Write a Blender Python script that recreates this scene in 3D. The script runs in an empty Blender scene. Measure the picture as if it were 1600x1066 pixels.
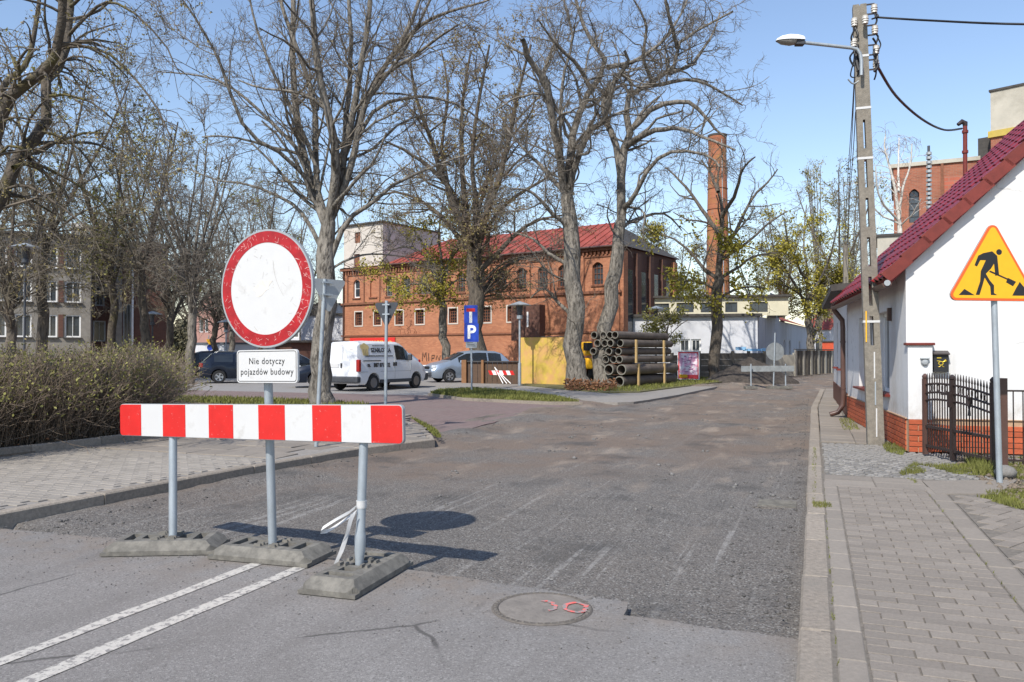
import bpy, math, random
import numpy as np
from mathutils import Vector, Matrix
random.seed(7)
sc = bpy.context.scene
COL = sc.collection
rad = math.radians

# ------------------------------------------------------------------ camera, sky, sun, exposure
F, CX, CY, H = 1225.0, 800.0, 533.0, 1.5
PITCH = math.atan(17.0 / F)
cam_data = bpy.data.cameras.new('camera')
cam_data.sensor_width = 23.5
cam_data.lens = F / 1600.0 * 23.5
cam_data.clip_start, cam_data.clip_end = 0.05, 2000
cam = bpy.data.objects.new('camera', cam_data)
COL.objects.link(cam)
cam.location = (0, 0, H)
cam.rotation_euler = (rad(90) + PITCH, 0, 0)
sc.camera = cam

SUN_EL, SUN_AZ = 46.0, math.atan2(-0.49, -0.835)      # azimuth from +Y towards +X
world = bpy.data.worlds.new('World')
sc.world = world
world.use_nodes = True
wn = world.node_tree.nodes
bg = wn['Background']
sky = wn.new('ShaderNodeTexSky')
sky.sky_type = 'NISHITA'
sky.sun_disc = False
sky.sun_elevation = rad(SUN_EL)
sky.sun_rotation = SUN_AZ
sky.air_density, sky.dust_density, sky.ozone_density = 1.30, 0.35, 2.6
tint = wn.new('ShaderNodeMixRGB')
tint.blend_type = 'MULTIPLY'
tint.inputs[0].default_value = 1.0
tint.inputs[2].default_value = (1.03, 0.99, 1.03, 1)
world.node_tree.links.new(sky.outputs[0], tint.inputs[1])
world.node_tree.links.new(tint.outputs[0], bg.inputs[0])
bg.inputs[1].default_value = 0.14
sun_data = bpy.data.lights.new('sun', 'SUN')
sun_data.energy = 4.2
sun_data.angle = rad(0.55)
sun_data.color = (1.0, 0.945, 0.855)
sun = bpy.data.objects.new('sun', sun_data)
COL.objects.link(sun)
ce = math.cos(rad(SUN_EL))
sun_dir = Vector((math.sin(SUN_AZ) * ce, math.cos(SUN_AZ) * ce, math.sin(rad(SUN_EL))))
sun.rotation_euler = (-sun_dir).to_track_quat('-Z', 'Y').to_euler()
sun.location = (0, -20, 40)
vs = sc.view_settings
vs.view_transform, vs.look, vs.gamma, vs.use_curve_mapping = 'Standard', 'None', 1.0, False
vs.exposure = 0.38
sc.cycles.max_bounces = 6
sc.cycles.transparent_max_bounces = 8
sc.cycles.use_denoising = True

# ------------------------------------------------------------------ helpers
def ray(px, py):
    u, v = (px - CX) / F, -(py - CY) / F
    c, s = math.cos(PITCH), math.sin(PITCH)
    return Vector((u, c - s * v, s + c * v))
def G(px, py, z=0.0):
    d = ray(px, py)
    t = (z - H) / d.z
    return Vector((d.x * t, d.y * t, z))
def A(px, py, Y):
    d = ray(px, py)
    t = Y / d.y
    return Vector((d.x * t, Y, H + d.z * t))
# road frame: u runs up the street, v to the right, v = 0 on the right-hand kerb
EU, EV = Vector((0.359, 0.933, 0)).normalized(), Vector((0.933, -0.359, 0)).normalized()
K0 = Vector((1.22, 3.37, 0))
ROAD_A = math.atan2(EU.y, EU.x)
def R(u, v, z=0.0):
    p = K0 + EU * u + EV * v
    return Vector((p.x, p.y, z))

class MB:
    def __init__(s): s.v, s.f, s.m = [], [], []
    def add(s, vs_, fs, mi=0):
        o = len(s.v)
        s.v += [tuple(p) for p in vs_]
        s.f += [tuple(i + o for i in f) for f in fs]
        s.m += [mi] * len(fs)
        return s
    def box(s, c, sz, rz=0, mi=0, M=None):
        x, y, z = sz[0] / 2, sz[1] / 2, sz[2] / 2
        m = M if M is not None else Matrix.Translation(c) @ Matrix.Rotation(rz, 4, 'Z')
        vv = [m @ Vector(p) for p in ((-x,-y,-z),(x,-y,-z),(x,y,-z),(-x,y,-z),(-x,-y,z),(x,-y,z),(x,y,z),(-x,y,z))]
        return s.add(vv, [(0,3,2,1),(4,5,6,7),(0,1,5,4),(1,2,6,5),(2,3,7,6),(3,0,4,7)], mi)
    def bar(s, p0, p1, w, h, up=(0,0,1), mi=0):
        p0, p1 = Vector(p0), Vector(p1)
        d = p1 - p0
        x = d.normalized()
        y = Vector(up).cross(x)
        if y.length < 1e-4: y = Vector((0, 1, 0)).cross(x)
        y.normalize()
        z = x.cross(y)
        m = Matrix((x, y, z)).transposed().to_4x4()
        m.translation = (p0 + p1) / 2
        return s.box(None, (d.length, w, h), mi=mi, M=m)
    def paver(s, c, sx, sy, h, rz=0, ch=0.006, mi=0):
        x, y = sx / 2, sy / 2
        m = Matrix.Translation(c) @ Matrix.Rotation(rz, 4, 'Z')
        q = lambda a, b, z: m @ Vector((a, b, z))
        vv = [q(-x,-y,-h),q(x,-y,-h),q(x,y,-h),q(-x,y,-h),q(-x,-y,-ch),q(x,-y,-ch),q(x,y,-ch),q(-x,y,-ch),
              q(-x+ch,-y+ch,0),q(x-ch,-y+ch,0),q(x-ch,y-ch,0),q(-x+ch,y-ch,0)]
        return s.add(vv, [(0,1,5,4),(1,2,6,5),(2,3,7,6),(3,0,4,7),(4,5,9,8),(5,6,10,9),(6,7,11,10),(7,4,8,11),(8,9,10,11)], mi)
    def tube(s, pts, r, n=8, cap=True, mi=0):
        pts = [Vector(p) for p in pts]
        rr = r if isinstance(r, (list, tuple)) else [r] * len(pts)
        vv, ff = [], []
        nrm = None
        for i, p in enumerate(pts):
            t = (pts[min(i + 1, len(pts) - 1)] - pts[max(i - 1, 0)]).normalized()
            if nrm is None: nrm = t.orthogonal().normalized()
            else:
                nrm = nrm - t * nrm.dot(t)
                nrm = nrm.normalized() if nrm.length > 1e-6 else t.orthogonal().normalized()
            b = t.cross(nrm)
            for k in range(n):
                a = 2 * math.pi * k / n
                vv.append(p + (nrm * math.cos(a) + b * math.sin(a)) * rr[i])
        for i in range(len(pts) - 1):
            for k in range(n):
                k2 = (k + 1) % n
                ff.append((i*n+k, i*n+k2, (i+1)*n+k2, (i+1)*n+k))
        if cap:
            ff.append(tuple(range(n))[::-1]); ff.append(tuple((len(pts)-1)*n + k for k in range(n)))
        return s.add(vv, ff, mi)
    def lathe(s, prof, n=16, M=None, mi=0):
        m = M or Matrix()
        vv, ff = [], []
        for r, z in prof:
            for k in range(n):
                a = 2 * math.pi * k / n
                vv.append(m @ Vector((r * math.cos(a), r * math.sin(a), z)))
        for i in range(len(prof) - 1):
            for k in range(n):
                k2 = (k + 1) % n
                ff.append((i*n+k, i*n+k2, (i+1)*n+k2, (i+1)*n+k))
        ff.append(tuple(range(n))[::-1]); ff.append(tuple((len(prof)-1)*n + k for k in range(n)))
        return s.add(vv, ff, mi)
    def prism(s, poly, z0, z1, M=None, mi=0):
        """poly in local XY extruded z0..z1"""
        m = M or Matrix()
        n = len(poly)
        vv = [m @ Vector((p[0], p[1], z0)) for p in poly] + [m @ Vector((p[0], p[1], z1)) for p in poly]
        ff = [tuple(range(n))[::-1], tuple(range(n, 2*n))] + [(i, (i+1) % n, n + (i+1) % n, n + i) for i in range(n)]
        return s.add(vv, ff, mi)
    def sheet(s, pts, z=None, mi=0):
        vv = [Vector((p[0], p[1], p[2] if z is None else z)) for p in pts]
        return s.add(vv, [tuple(range(len(vv)))], mi)
    def wall(s, x0, x1, z0, z1, holes=(), y=0.0, dep=0.2, mi=0, ri=None, topf=None):
        """wall sheet in local XZ facing -Y with real openings; holes = (xa,xb,za,zb,arch)"""
        ri = mi if ri is None else ri
        xs = sorted({x0, x1, *[h[0] for h in holes], *[h[1] for h in holes]})
        zs = sorted({z0, z1, *[h[2] for h in holes], *[h[3] for h in holes]})
        for i in range(len(xs) - 1):
            for j in range(len(zs) - 1):
                a, b, c, d = xs[i], xs[i+1], zs[j], zs[j+1]
                mx, mz = (a + b) / 2, (c + d) / 2
                if any(h[0] < mx < h[1] and h[2] < mz < h[3] for h in holes): continue
                s.add([(a,y,c),(b,y,c),(b,y,d),(a,y,d)], [(0,1,2,3)], mi)
        for h in holes:
            a, b, c, d = h[:4]
            Y = y + dep
            arch = len(h) > 4 and h[4]
            if not arch:
                s.add([(a,y,c),(b,y,c),(b,Y,c),(a,Y,c)], [(0,1,2,3)], ri)
                s.add([(a,y,d),(b,y,d),(b,Y,d),(a,Y,d)], [(3,2,1,0)], ri)
                s.add([(a,y,c),(a,y,d),(a,Y,d),(a,Y,c)], [(3,2,1,0)], ri)
                s.add([(b,y,c),(b,y,d),(b,Y,d),(b,Y,c)], [(0,1,2,3)], ri)
            else:
                rise = arch
                n = 8
                arc = [(a + (b-a)*k/n, d - rise + rise*math.sin(math.pi*k/n)) for k in range(n + 1)]
                zt = d - rise
                s.add([(a,y,c),(b,y,c),(b,Y,c),(a,Y,c)], [(0,1,2,3)], ri)
                s.add([(a,y,c),(a,y,zt),(a,Y,zt),(a,Y,c)], [(3,2,1,0)], ri)
                s.add([(b,y,c),(b,y,zt),(b,Y,zt),(b,Y,c)], [(0,1,2,3)], ri)
                for k in range(n):
                    p, q = arc[k], arc[k+1]
                    s.add([(p[0],y,p[1]),(q[0],y,q[1]),(q[0],y,d),(p[0],y,d)], [(0,1,2,3)], mi)
                    s.add([(p[0],y,p[1]),(q[0],y,q[1]),(q[0],Y,q[1]),(p[0],Y,p[1])], [(3,2,1,0)], ri)
        return s

def mesh_np(name, V, quads=None, tris=None, mats=(), smooth=False):
    me = bpy.data.meshes.new(name)
    nq = 0 if quads is None else len(quads)
    nt = 0 if tris is None else len(tris)
    me.vertices.add(len(V)); me.vertices.foreach_set('co', np.ascontiguousarray(V, dtype=np.float32).ravel())
    loops = []
    if nq: loops.append(np.asarray(quads).ravel())
    if nt: loops.append(np.asarray(tris).ravel())
    loops = np.concatenate(loops).astype(np.int32)
    me.loops.add(len(loops)); me.loops.foreach_set('vertex_index', loops)
    starts = np.concatenate([np.arange(nq) * 4, nq * 4 + np.arange(nt) * 3]).astype(np.int32)
    me.polygons.add(nq + nt)
    me.polygons.foreach_set('loop_start', starts)
    for m in mats: me.materials.append(m)
    me.update(calc_edges=True)
    if smooth: me.shade_smooth()
    return me

WM = {}
def link(name, data, parent=None, kind=None):
    o = bpy.data.objects.new(name, data)
    COL.objects.link(o)
    if parent is not None:
        o.parent = parent
        WM[o.name] = WM.get(parent.name, Matrix())
    else: WM[o.name] = Matrix()
    if kind: o['kind'] = kind
    return o
def tag(o, label, cat, group=None):
    o['label'] = label; o['category'] = cat
    if group: o['group'] = group
    return o
def thing(name, label, cat, loc=(0,0,0), rz=0.0, group=None):
    o = link(name, None)
    o.empty_display_size = 0.2
    o.location = loc; o.rotation_euler = (0, 0, rz)
    WM[o.name] = Matrix.Translation(Vector(loc)) @ Matrix.Rotation(rz, 4, 'Z')
    return tag(o, label, cat, group)
def mk(name, mb, mats, smooth=None):
    me = bpy.data.meshes.new(name)
    me.from_pydata(mb.v, [], mb.f)
    mats = mats if isinstance(mats, (list, tuple)) else [mats]
    for m in mats: me.materials.append(m)
    if len(mats) > 1: me.polygons.foreach_set('material_index', mb.m)
    me.update()
    if smooth:
        me.shade_smooth(); me.set_sharp_from_angle(angle=rad(smooth))
    return me
def ob(name, mb, mats, parent=None, smooth=None, kind=None, world=False, bev=0, label=None):
    """one mesh object; world=True: coordinates given in world space, turned into the parent's"""
    if world and parent is not None:
        inv = WM[parent.name].inverted()
        mb.v = [tuple(inv @ Vector(p)) for p in mb.v]
    o = link(name, mk(name, mb, mats, smooth), parent, kind)
    if bev:
        b = o.modifiers.new('bevel', 'BEVEL'); b.width = bev; b.segments = 2; b.limit_method = 'ANGLE'
    if label: o['label'] = label
    return o
def copy_tree(o, parent=None):
    c = o.copy(); COL.objects.link(c); c.parent = parent
    for ch in o.children: copy_tree(ch, c)
    return c
def text(body, size, M, mat, parent, sx=1.0, ext=0.002, align='CENTER', shear=0.0, off=0.0, space=1.0):
    cu = bpy.data.curves.new('lettering', 'FONT')
    cu.body, cu.size, cu.extrude, cu.align_x, cu.align_y = body, size, ext, align, 'CENTER'
    cu.shear, cu.offset, cu.space_character = shear, off, space
    cu.resolution_u = 3
    cu.materials.append(mat)
    tmp = bpy.data.objects.new('lettering', cu); COL.objects.link(tmp)
    me = bpy.data.meshes.new_from_object(tmp.evaluated_get(bpy.context.evaluated_depsgraph_get()))
    bpy.data.objects.remove(tmp); bpy.data.curves.remove(cu)
    o = link('lettering', me, parent, kind='stuff')
    o.matrix_local = M @ Matrix.Diagonal((sx, 1, 1, 1))
    return o
UPX = Matrix.Rotation(rad(90), 4, 'X')          # text / profile plane standing up, facing -Y

# ------------------------------------------------------------------ materials
def node(nt, t, **kw):
    n = nt.nodes.new(t)
    for k, v in kw.items(): setattr(n, k, v)
    return n
def mat(name, col, rough=0.8, metal=0.0, var=0.18, scale=4.0, bump=0.0, bscale=60.0, rnd=0.0, spec=0.4,
        stain=None, sscale=1.2, samt=0.5, stretch=None, slo=0.5, shi=0.7, bump2=0.0):
    m = bpy.data.materials.new(name); m.use_nodes = True
    nt = m.node_tree; L = nt.links.new
    b = nt.nodes['Principled BSDF']
    b.inputs['Roughness'].default_value = rough
    b.inputs['Metallic'].default_value = metal
    b.inputs['Specular IOR Level'].default_value = spec
    tc = node(nt, 'ShaderNodeTexCoord')
    src = tc.outputs['Object']
    if stretch:
        mp = node(nt, 'ShaderNodeMapping'); mp.inputs['Scale'].default_value = stretch
        L(src, mp.inputs[0]); src = mp.outputs[0]
    n1 = node(nt, 'ShaderNodeTexNoise'); n1.inputs['Scale'].default_value = scale
    n1.inputs['Detail'].default_value = 8; n1.inputs['Roughness'].default_value = 0.65
    L(src, n1.inputs['Vector'])
    rp = node(nt, 'ShaderNodeValToRGB')
    c = Vector(col[:3])
    rp.color_ramp.elements[0].position, rp.color_ramp.elements[1].position = 0.28, 0.72
    rp.color_ramp.elements[0].color = (*[max(0, x * (1 - var)) for x in c], 1)
    rp.color_ramp.elements[1].color = (*[min(1, x * (1 + var)) for x in c], 1)
    L(n1.outputs[0], rp.inputs[0])
    out = rp.outputs[0]
    if rnd:
        oi = node(nt, 'ShaderNodeObjectInfo')
        hs = node(nt, 'ShaderNodeHueSaturation')
        mr = node(nt, 'ShaderNodeMapRange'); mr.inputs[3].default_value, mr.inputs[4].default_value = 1 - rnd, 1 + rnd
        L(oi.outputs['Random'], mr.inputs[0]); L(mr.outputs[0], hs.inputs['Value']); L(out, hs.inputs['Color'])
        out = hs.outputs[0]
    if stain:
        n2 = node(nt, 'ShaderNodeTexNoise'); n2.inputs['Scale'].default_value = sscale
        n2.inputs['Detail'].default_value = 10; n2.inputs['Roughness'].default_value = 0.7
        L(src, n2.inputs['Vector'])
        r2 = node(nt, 'ShaderNodeMapRange'); r2.inputs[1].default_value, r2.inputs[2].default_value = slo, shi
        r2.inputs[4].default_value = samt
        L(n2.outputs[0], r2.inputs[0])
        mx = node(nt, 'ShaderNodeMixRGB'); mx.inputs[2].default_value = (*stain, 1)
        L(r2.outputs[0], mx.inputs[0]); L(out, mx.inputs[1]); out = mx.outputs[0]
    L(out, b.inputs['Base Color'])
    if bump:
        n3 = node(nt, 'ShaderNodeTexNoise'); n3.inputs['Scale'].default_value = bscale; n3.inputs['Detail'].default_value = 5
        L(src, n3.inputs['Vector'])
        bp = node(nt, 'ShaderNodeBump'); bp.inputs['Strength'].default_value = min(1, bump); bp.inputs['Distance'].default_value = 0.01 + bump2
        L(n3.outputs[0], bp.inputs['Height']); L(bp.outputs[0], b.inputs['Normal'])
    m['out'] = 0
    return m
def flat(name, col, rough=0.5, metal=0.0, spec=0.5, var=0.04):
    return mat(name, col, rough, metal, var=var, scale=12, spec=spec)

M_asph = mat('asphalt', (0.225, 0.212, 0.20), 0.9, var=0.34, scale=75, bump=0.7, bscale=200, stain=(0.165, 0.152, 0.142), sscale=0.9, samt=0.7, slo=0.42, shi=0.68)
M_kerb = mat('kerb_stone', (0.27, 0.232, 0.19), 0.9, var=0.3, scale=30, bump=0.6, bscale=90, rnd=0.12, stain=(0.2, 0.18, 0.155), sscale=3, samt=0.6)
M_paver = mat('paver', (0.222, 0.193, 0.164), 0.9, var=0.17, scale=45, bump=0.5, bscale=160, rnd=0.13, stain=(0.165, 0.145, 0.125), sscale=1.3, samt=0.6)
M_paver_l = mat('paver_left', (0.275, 0.248, 0.215), 0.9, var=0.13, scale=40, bump=0.3, bscale=150, rnd=0.1, stain=(0.19, 0.17, 0.148), sscale=0.8, samt=0.5)
M_joint = mat('joint_sand', (0.155, 0.137, 0.115), 0.95, var=0.35, scale=25)
M_slab = mat('slab', (0.232, 0.203, 0.172), 0.9, var=0.14, scale=30, bump=0.3, bscale=120, rnd=0.1, stain=(0.17, 0.15, 0.13), sscale=2, samt=0.5)
M_sett = mat('sett', (0.185, 0.175, 0.162), 0.8, var=0.25, scale=25, bump=0.5, bscale=80, rnd=0.25)
M_dirt = mat('dirt', (0.17, 0.135, 0.10), 0.95, var=0.35, scale=9, bump=0.8, bscale=40)
M_grnd = mat('ground', (0.19, 0.165, 0.13), 0.95, var=0.35, scale=0.8, bump=0.5, bscale=20, stain=(0.09, 0.11, 0.04), sscale=0.25, samt=0.8)
M_grass = mat('grass', (0.135, 0.142, 0.035), 0.75, var=0.5, scale=3, spec=0.25, stain=(0.2, 0.18, 0.06), sscale=4, samt=0.5)
M_grassb = mat('grass_base', (0.125, 0.115, 0.05), 0.95, var=0.4, scale=12, bump=0.6, bscale=60)
M_park = mat('parking', (0.25, 0.24, 0.23), 0.9, var=0.2, scale=20, bump=0.3, bscale=80, stain=(0.19, 0.18, 0.17), sscale=0.7, samt=0.6)
M_walk = mat('walk', (0.25, 0.23, 0.208), 0.9, var=0.2, scale=14, bump=0.3, bscale=60, stain=(0.21, 0.19, 0.17), sscale=0.9, samt=0.6)
M_paint = mat('road_paint', (0.46, 0.435, 0.39), 0.8, var=0.15, scale=60, stain=(0.225, 0.212, 0.20), sscale=24, samt=1.0, slo=0.515, shi=0.56)
M_galv = mat('galvanised', (0.36, 0.40, 0.43), 0.5, 0.35, var=0.14, scale=10, stretch=(1, 1, 0.4), stain=(0.27, 0.29, 0.3), sscale=14, samt=0.5)
M_rubber = mat('foot_rubber', (0.135, 0.127, 0.111), 0.85, var=0.25, scale=14, bump=0.15, bscale=120, stain=(0.225, 0.21, 0.18), sscale=7, samt=0.7, slo=0.46, shi=0.66)
M_sred = mat('sign_red', (0.56, 0.020, 0.017), 0.4, var=0.1, scale=8, stain=(0.62, 0.3, 0.28), sscale=45, samt=0.8, slo=0.63, shi=0.68)
M_sred2 = mat('sign_red_worn', (0.34, 0.010, 0.014), 0.42, var=0.28, scale=14, stain=(0.42, 0.17, 0.16), sscale=16, samt=0.8, slo=0.60, shi=0.68)
M_swhite = mat('sign_white', (0.56, 0.557, 0.55), 0.4, var=0.03, scale=6, stain=(0.40, 0.385, 0.36), sscale=6, samt=0.75, slo=0.57, shi=0.74)
M_white = flat('white', (0.78, 0.78, 0.77), 0.45)
M_black = flat('black', (0.016, 0.016, 0.018), 0.5)
M_blue = flat('sign_blue', (0.012, 0.055, 0.42), 0.4)
M_yel = flat('sign_yellow', (0.80, 0.42, 0.012), 0.42)
M_orng = flat('sign_orange', (0.80, 0.12, 0.02), 0.42)
M_sgrey = mat('sign_back', (0.36, 0.38, 0.39), 0.5, 0.3, var=0.1, scale=8)
M_sfar = mat('sign_back_far', (0.22, 0.235, 0.24), 0.6, 0.2, var=0.3, scale=5)
M_sdark = mat('sign_back_dark', (0.055, 0.06, 0.07), 0.5, 0.0, var=0.1, scale=8)
M_wall = mat('render_white', (0.66, 0.655, 0.65), 0.9, var=0.05, scale=3, bump=0.3, bscale=110, stain=(0.57, 0.56, 0.545), sscale=0.8, samt=0.5)
M_wbrick = mat('plinth_brick', (0.40, 0.088, 0.035), 0.55, var=0.18, scale=14, bump=0.2, bscale=90, rnd=0.13)
M_dbrick = mat('plinth_dark', (0.13, 0.05, 0.03), 0.7, var=0.2, scale=14)
M_mort = mat('mortar', (0.42, 0.27, 0.17), 0.9, var=0.15, scale=30)
M_tile = mat('roof_tile', (0.19, 0.014, 0.016), 0.33, var=0.2, scale=7, rnd=0.25, spec=0.28)
M_verge = mat('verge_tile', (0.16, 0.026, 0.018), 0.45, var=0.2, scale=9, rnd=0.12)
M_wood = mat('wood_dark', (0.10, 0.062, 0.04), 0.8, var=0.3, scale=8, stretch=(1, 1, 6))
M_woodl = mat('wood_light', (0.42, 0.29, 0.13), 0.8, var=0.2, scale=10)
M_brown = mat('brown_paint', (0.095, 0.052, 0.042), 0.4, var=0.15, scale=9)
M_iron = mat('iron_paint', (0.035, 0.025, 0.024), 0.35, var=0.2, scale=20)
M_conc = mat('pole_concrete', (0.215, 0.193, 0.16), 0.95, var=0.25, scale=18, bump=0.7, bscale=80, stain=(0.13, 0.12, 0.10), sscale=6, samt=0.7)
M_pipe = mat('pipe_clay', (0.115, 0.094, 0.077), 0.65, var=0.4, scale=3, rnd=0.2, bump=0.2, bscale=30)
M_pipein = mat('pipe_rim', (0.19, 0.18, 0.152), 0.8, var=0.2, scale=8)
M_yhoard = mat('hoarding_yellow', (0.52, 0.37, 0.065), 0.75, var=0.25, scale=2.0, bump=0.3, bscale=20, stain=(0.56, 0.30, 0.13), sscale=1.8, samt=0.85, slo=0.42, shi=0.62)
M_glass = flat('glass_dark', (0.02, 0.024, 0.028), 0.06, 0, 0.8)
M_glassw = mat('window_glass', (0.045, 0.055, 0.065), 0.12, var=0.5, scale=1.2, spec=0.8)
M_tyre = mat('tyre', (0.02, 0.02, 0.021), 0.85, var=0.2, scale=20)
M_rim = flat('rim', (0.42, 0.43, 0.44), 0.35, 0.7)
M_rimd = flat('hubcap', (0.16, 0.16, 0.17), 0.4, 0.5)
M_plast = mat('dark_plastic', (0.05, 0.053, 0.06), 0.6, var=0.15, scale=10)
M_vanw = flat('van_white', (0.66, 0.67, 0.69), 0.28)
M_cnavy = flat('car_navy', (0.014, 0.02, 0.035), 0.22, 0.3)
M_csilv = flat('car_silver', (0.36, 0.43, 0.52), 0.28, 0.55)
M_cblack = flat('car_black', (0.012, 0.013, 0.016), 0.2)
M_cred = flat('car_red', (0.25, 0.012, 0.015), 0.25)
M_tail = flat('tail_lamp', (0.30, 0.012, 0.012), 0.2)
M_head = flat('head_lamp', (0.62, 0.64, 0.66), 0.12)
M_bark1 = mat('bark_grey', (0.20, 0.18, 0.152), 0.9, var=0.55, scale=5, bump=1.0, bscale=16, bump2=0.06, stretch=(1, 1, 0.28), stain=(0.045, 0.038, 0.03), sscale=11, samt=0.85, slo=0.49, shi=0.60)
M_bark2 = mat('bark_dark', (0.118, 0.098, 0.076), 0.9, var=0.45, scale=7, bump=1.0, bscale=16, bump2=0.05, stretch=(1, 1, 0.3), stain=(0.035, 0.03, 0.024), sscale=11, samt=0.8, slo=0.5, shi=0.62)
M_bark3 = mat('bark_moss', (0.088, 0.072, 0.055), 0.9, var=0.5, scale=12, bump=1.0, bscale=26, bump2=0.02, stain=(0.125, 0.11, 0.02), sscale=1.3, samt=0.85, slo=0.52, shi=0.66)
M_twig1 = mat('twig_grey', (0.155, 0.132, 0.106), 0.9, var=0.3, scale=2)
M_twig2 = mat('twig_brown', (0.19, 0.162, 0.115), 0.9, var=0.3, scale=2)
M_twig3 = mat('twig_red', (0.185, 0.135, 0.10), 0.9, var=0.3, scale=2)
M_birch = mat('bark_birch', (0.55, 0.52, 0.47), 0.8, var=0.3, scale=6)
M_leafy = mat('leaf_yellow', (0.27, 0.235, 0.025), 0.6, var=0.4, scale=1.5)
M_leafg = mat('leaf_green', (0.195, 0.185, 0.035), 0.6, var=0.5, scale=1.5)
M_leafh = mat('leaf_hedge', (0.215, 0.205, 0.055), 0.65, var=0.5, scale=1.2)
M_bud = mat('bud', (0.205, 0.165, 0.062), 0.7, var=0.4, scale=1.5)
M_litter = mat('leaf_litter', (0.20, 0.095, 0.045), 0.9, var=0.5, scale=8)
def brickmat(name, c1, c2, mort, sc_=1.0, bw=0.5, rh=0.16, grime=(0.1, 0.06, 0.04), samt=0.5):
    m = mat(name, c1, 0.9)
    nt = m.node_tree; L = nt.links.new
    b = nt.nodes['Principled BSDF']
    tc = node(nt, 'ShaderNodeTexCoord'); sp = node(nt, 'ShaderNodeSeparateXYZ'); L(tc.outputs['Object'], sp.inputs[0])
    ad = node(nt, 'ShaderNodeMath', operation='ADD'); L(sp.outputs[0], ad.inputs[0]); L(sp.outputs[1], ad.inputs[1])
    cb = node(nt, 'ShaderNodeCombineXYZ'); L(ad.outputs[0], cb.inputs[0]); L(sp.outputs[2], cb.inputs[1])
    br = node(nt, 'ShaderNodeTexBrick')
    br.inputs['Scale'].default_value = sc_; br.inputs['Brick Width'].default_value = bw; br.inputs['Row Height'].default_value = rh
    br.inputs['Mortar Size'].default_value = 0.012
    br.inputs['Color1'].default_value = (*c1, 1); br.inputs['Color2'].default_value = (*c2, 1); br.inputs['Mortar'].default_value = (*mort, 1)
    L(cb.outputs[0], br.inputs['Vector'])
    n2 = node(nt, 'ShaderNodeTexNoise'); n2.inputs['Scale'].default_value = 0.6; n2.inputs['Detail'].default_value = 10; n2.inputs['Roughness'].default_value = 0.7
    L(tc.outputs['Object'], n2.inputs['Vector'])
    r2 = node(nt, 'ShaderNodeMapRange'); r2.inputs[1].default_value, r2.inputs[2].default_value, r2.inputs[4].default_value = 0.45, 0.75, samt
    L(n2.outputs[0], r2.inputs[0])
    mx = node(nt, 'ShaderNodeMixRGB'); mx.inputs[2].default_value = (*grime, 1)
    L(r2.outputs[0], mx.inputs[0]); L(br.outputs[0], mx.inputs[1]); L(mx.outputs[0], b.inputs['Base Color'])
    return m
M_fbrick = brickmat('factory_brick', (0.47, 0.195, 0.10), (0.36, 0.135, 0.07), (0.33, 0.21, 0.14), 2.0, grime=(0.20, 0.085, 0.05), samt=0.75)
M_fbrickd = brickmat('brick_dark_and_shaded', (0.135, 0.060, 0.042), (0.10, 0.046, 0.034), (0.13, 0.09, 0.075), 2.0)  # dark brown brick; also paints shade into the factory end wall and set-back wing
M_rbrick = brickmat('tower_brick', (0.36, 0.13, 0.075), (0.29, 0.095, 0.055), (0.28, 0.2, 0.15), 2.0)
M_ftrim = mat('factory_trim', (0.20, 0.085, 0.05), 0.9, var=0.3, scale=6)
M_froof = mat('factory_roof', (0.27, 0.055, 0.038), 0.7, var=0.25, scale=1.2, stain=(0.30, 0.10, 0.07), sscale=0.8, samt=0.6)
M_cream = mat('cream_render', (0.56, 0.51, 0.45), 0.9, var=0.1, scale=1.2, stain=(0.40, 0.36, 0.32), sscale=0.8, samt=0.6)
M_concw = mat('concrete_wall', (0.46, 0.43, 0.36), 0.9, var=0.15, scale=1.5, stain=(0.27, 0.25, 0.2), sscale=0.6, samt=0.7)
M_grend = mat('grey_render', (0.235, 0.217, 0.192), 0.95, var=0.2, scale=3, bump=0.3, bscale=30, stain=(0.165, 0.145, 0.122), sscale=0.8, samt=0.7)
M_wrend = mat('white_render_far', (0.58, 0.59, 0.62), 0.9, var=0.06, scale=1, stain=(0.48, 0.48, 0.5), sscale=0.7, samt=0.6)
M_brend = mat('blue_grey_render', (0.46, 0.49, 0.55), 0.9, var=0.12, scale=1.5, stretch=(1, 1, 0.15), stain=(0.3, 0.32, 0.36), sscale=1.3, samt=0.6)
M_fence = mat('fence_concrete', (0.13, 0.115, 0.095), 0.95, var=0.35, scale=3, stain=(0.06, 0.055, 0.045), sscale=2, samt=0.8)
M_dkroof = mat('dark_roof', (0.06, 0.055, 0.05), 0.8, var=0.3, scale=6)
M_pinkw = mat('pink_render', (0.36, 0.20, 0.165), 0.9, var=0.1, scale=2)
M_redw = mat('red_boards', (0.55, 0.09, 0.04), 0.8, var=0.1, scale=2)

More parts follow.
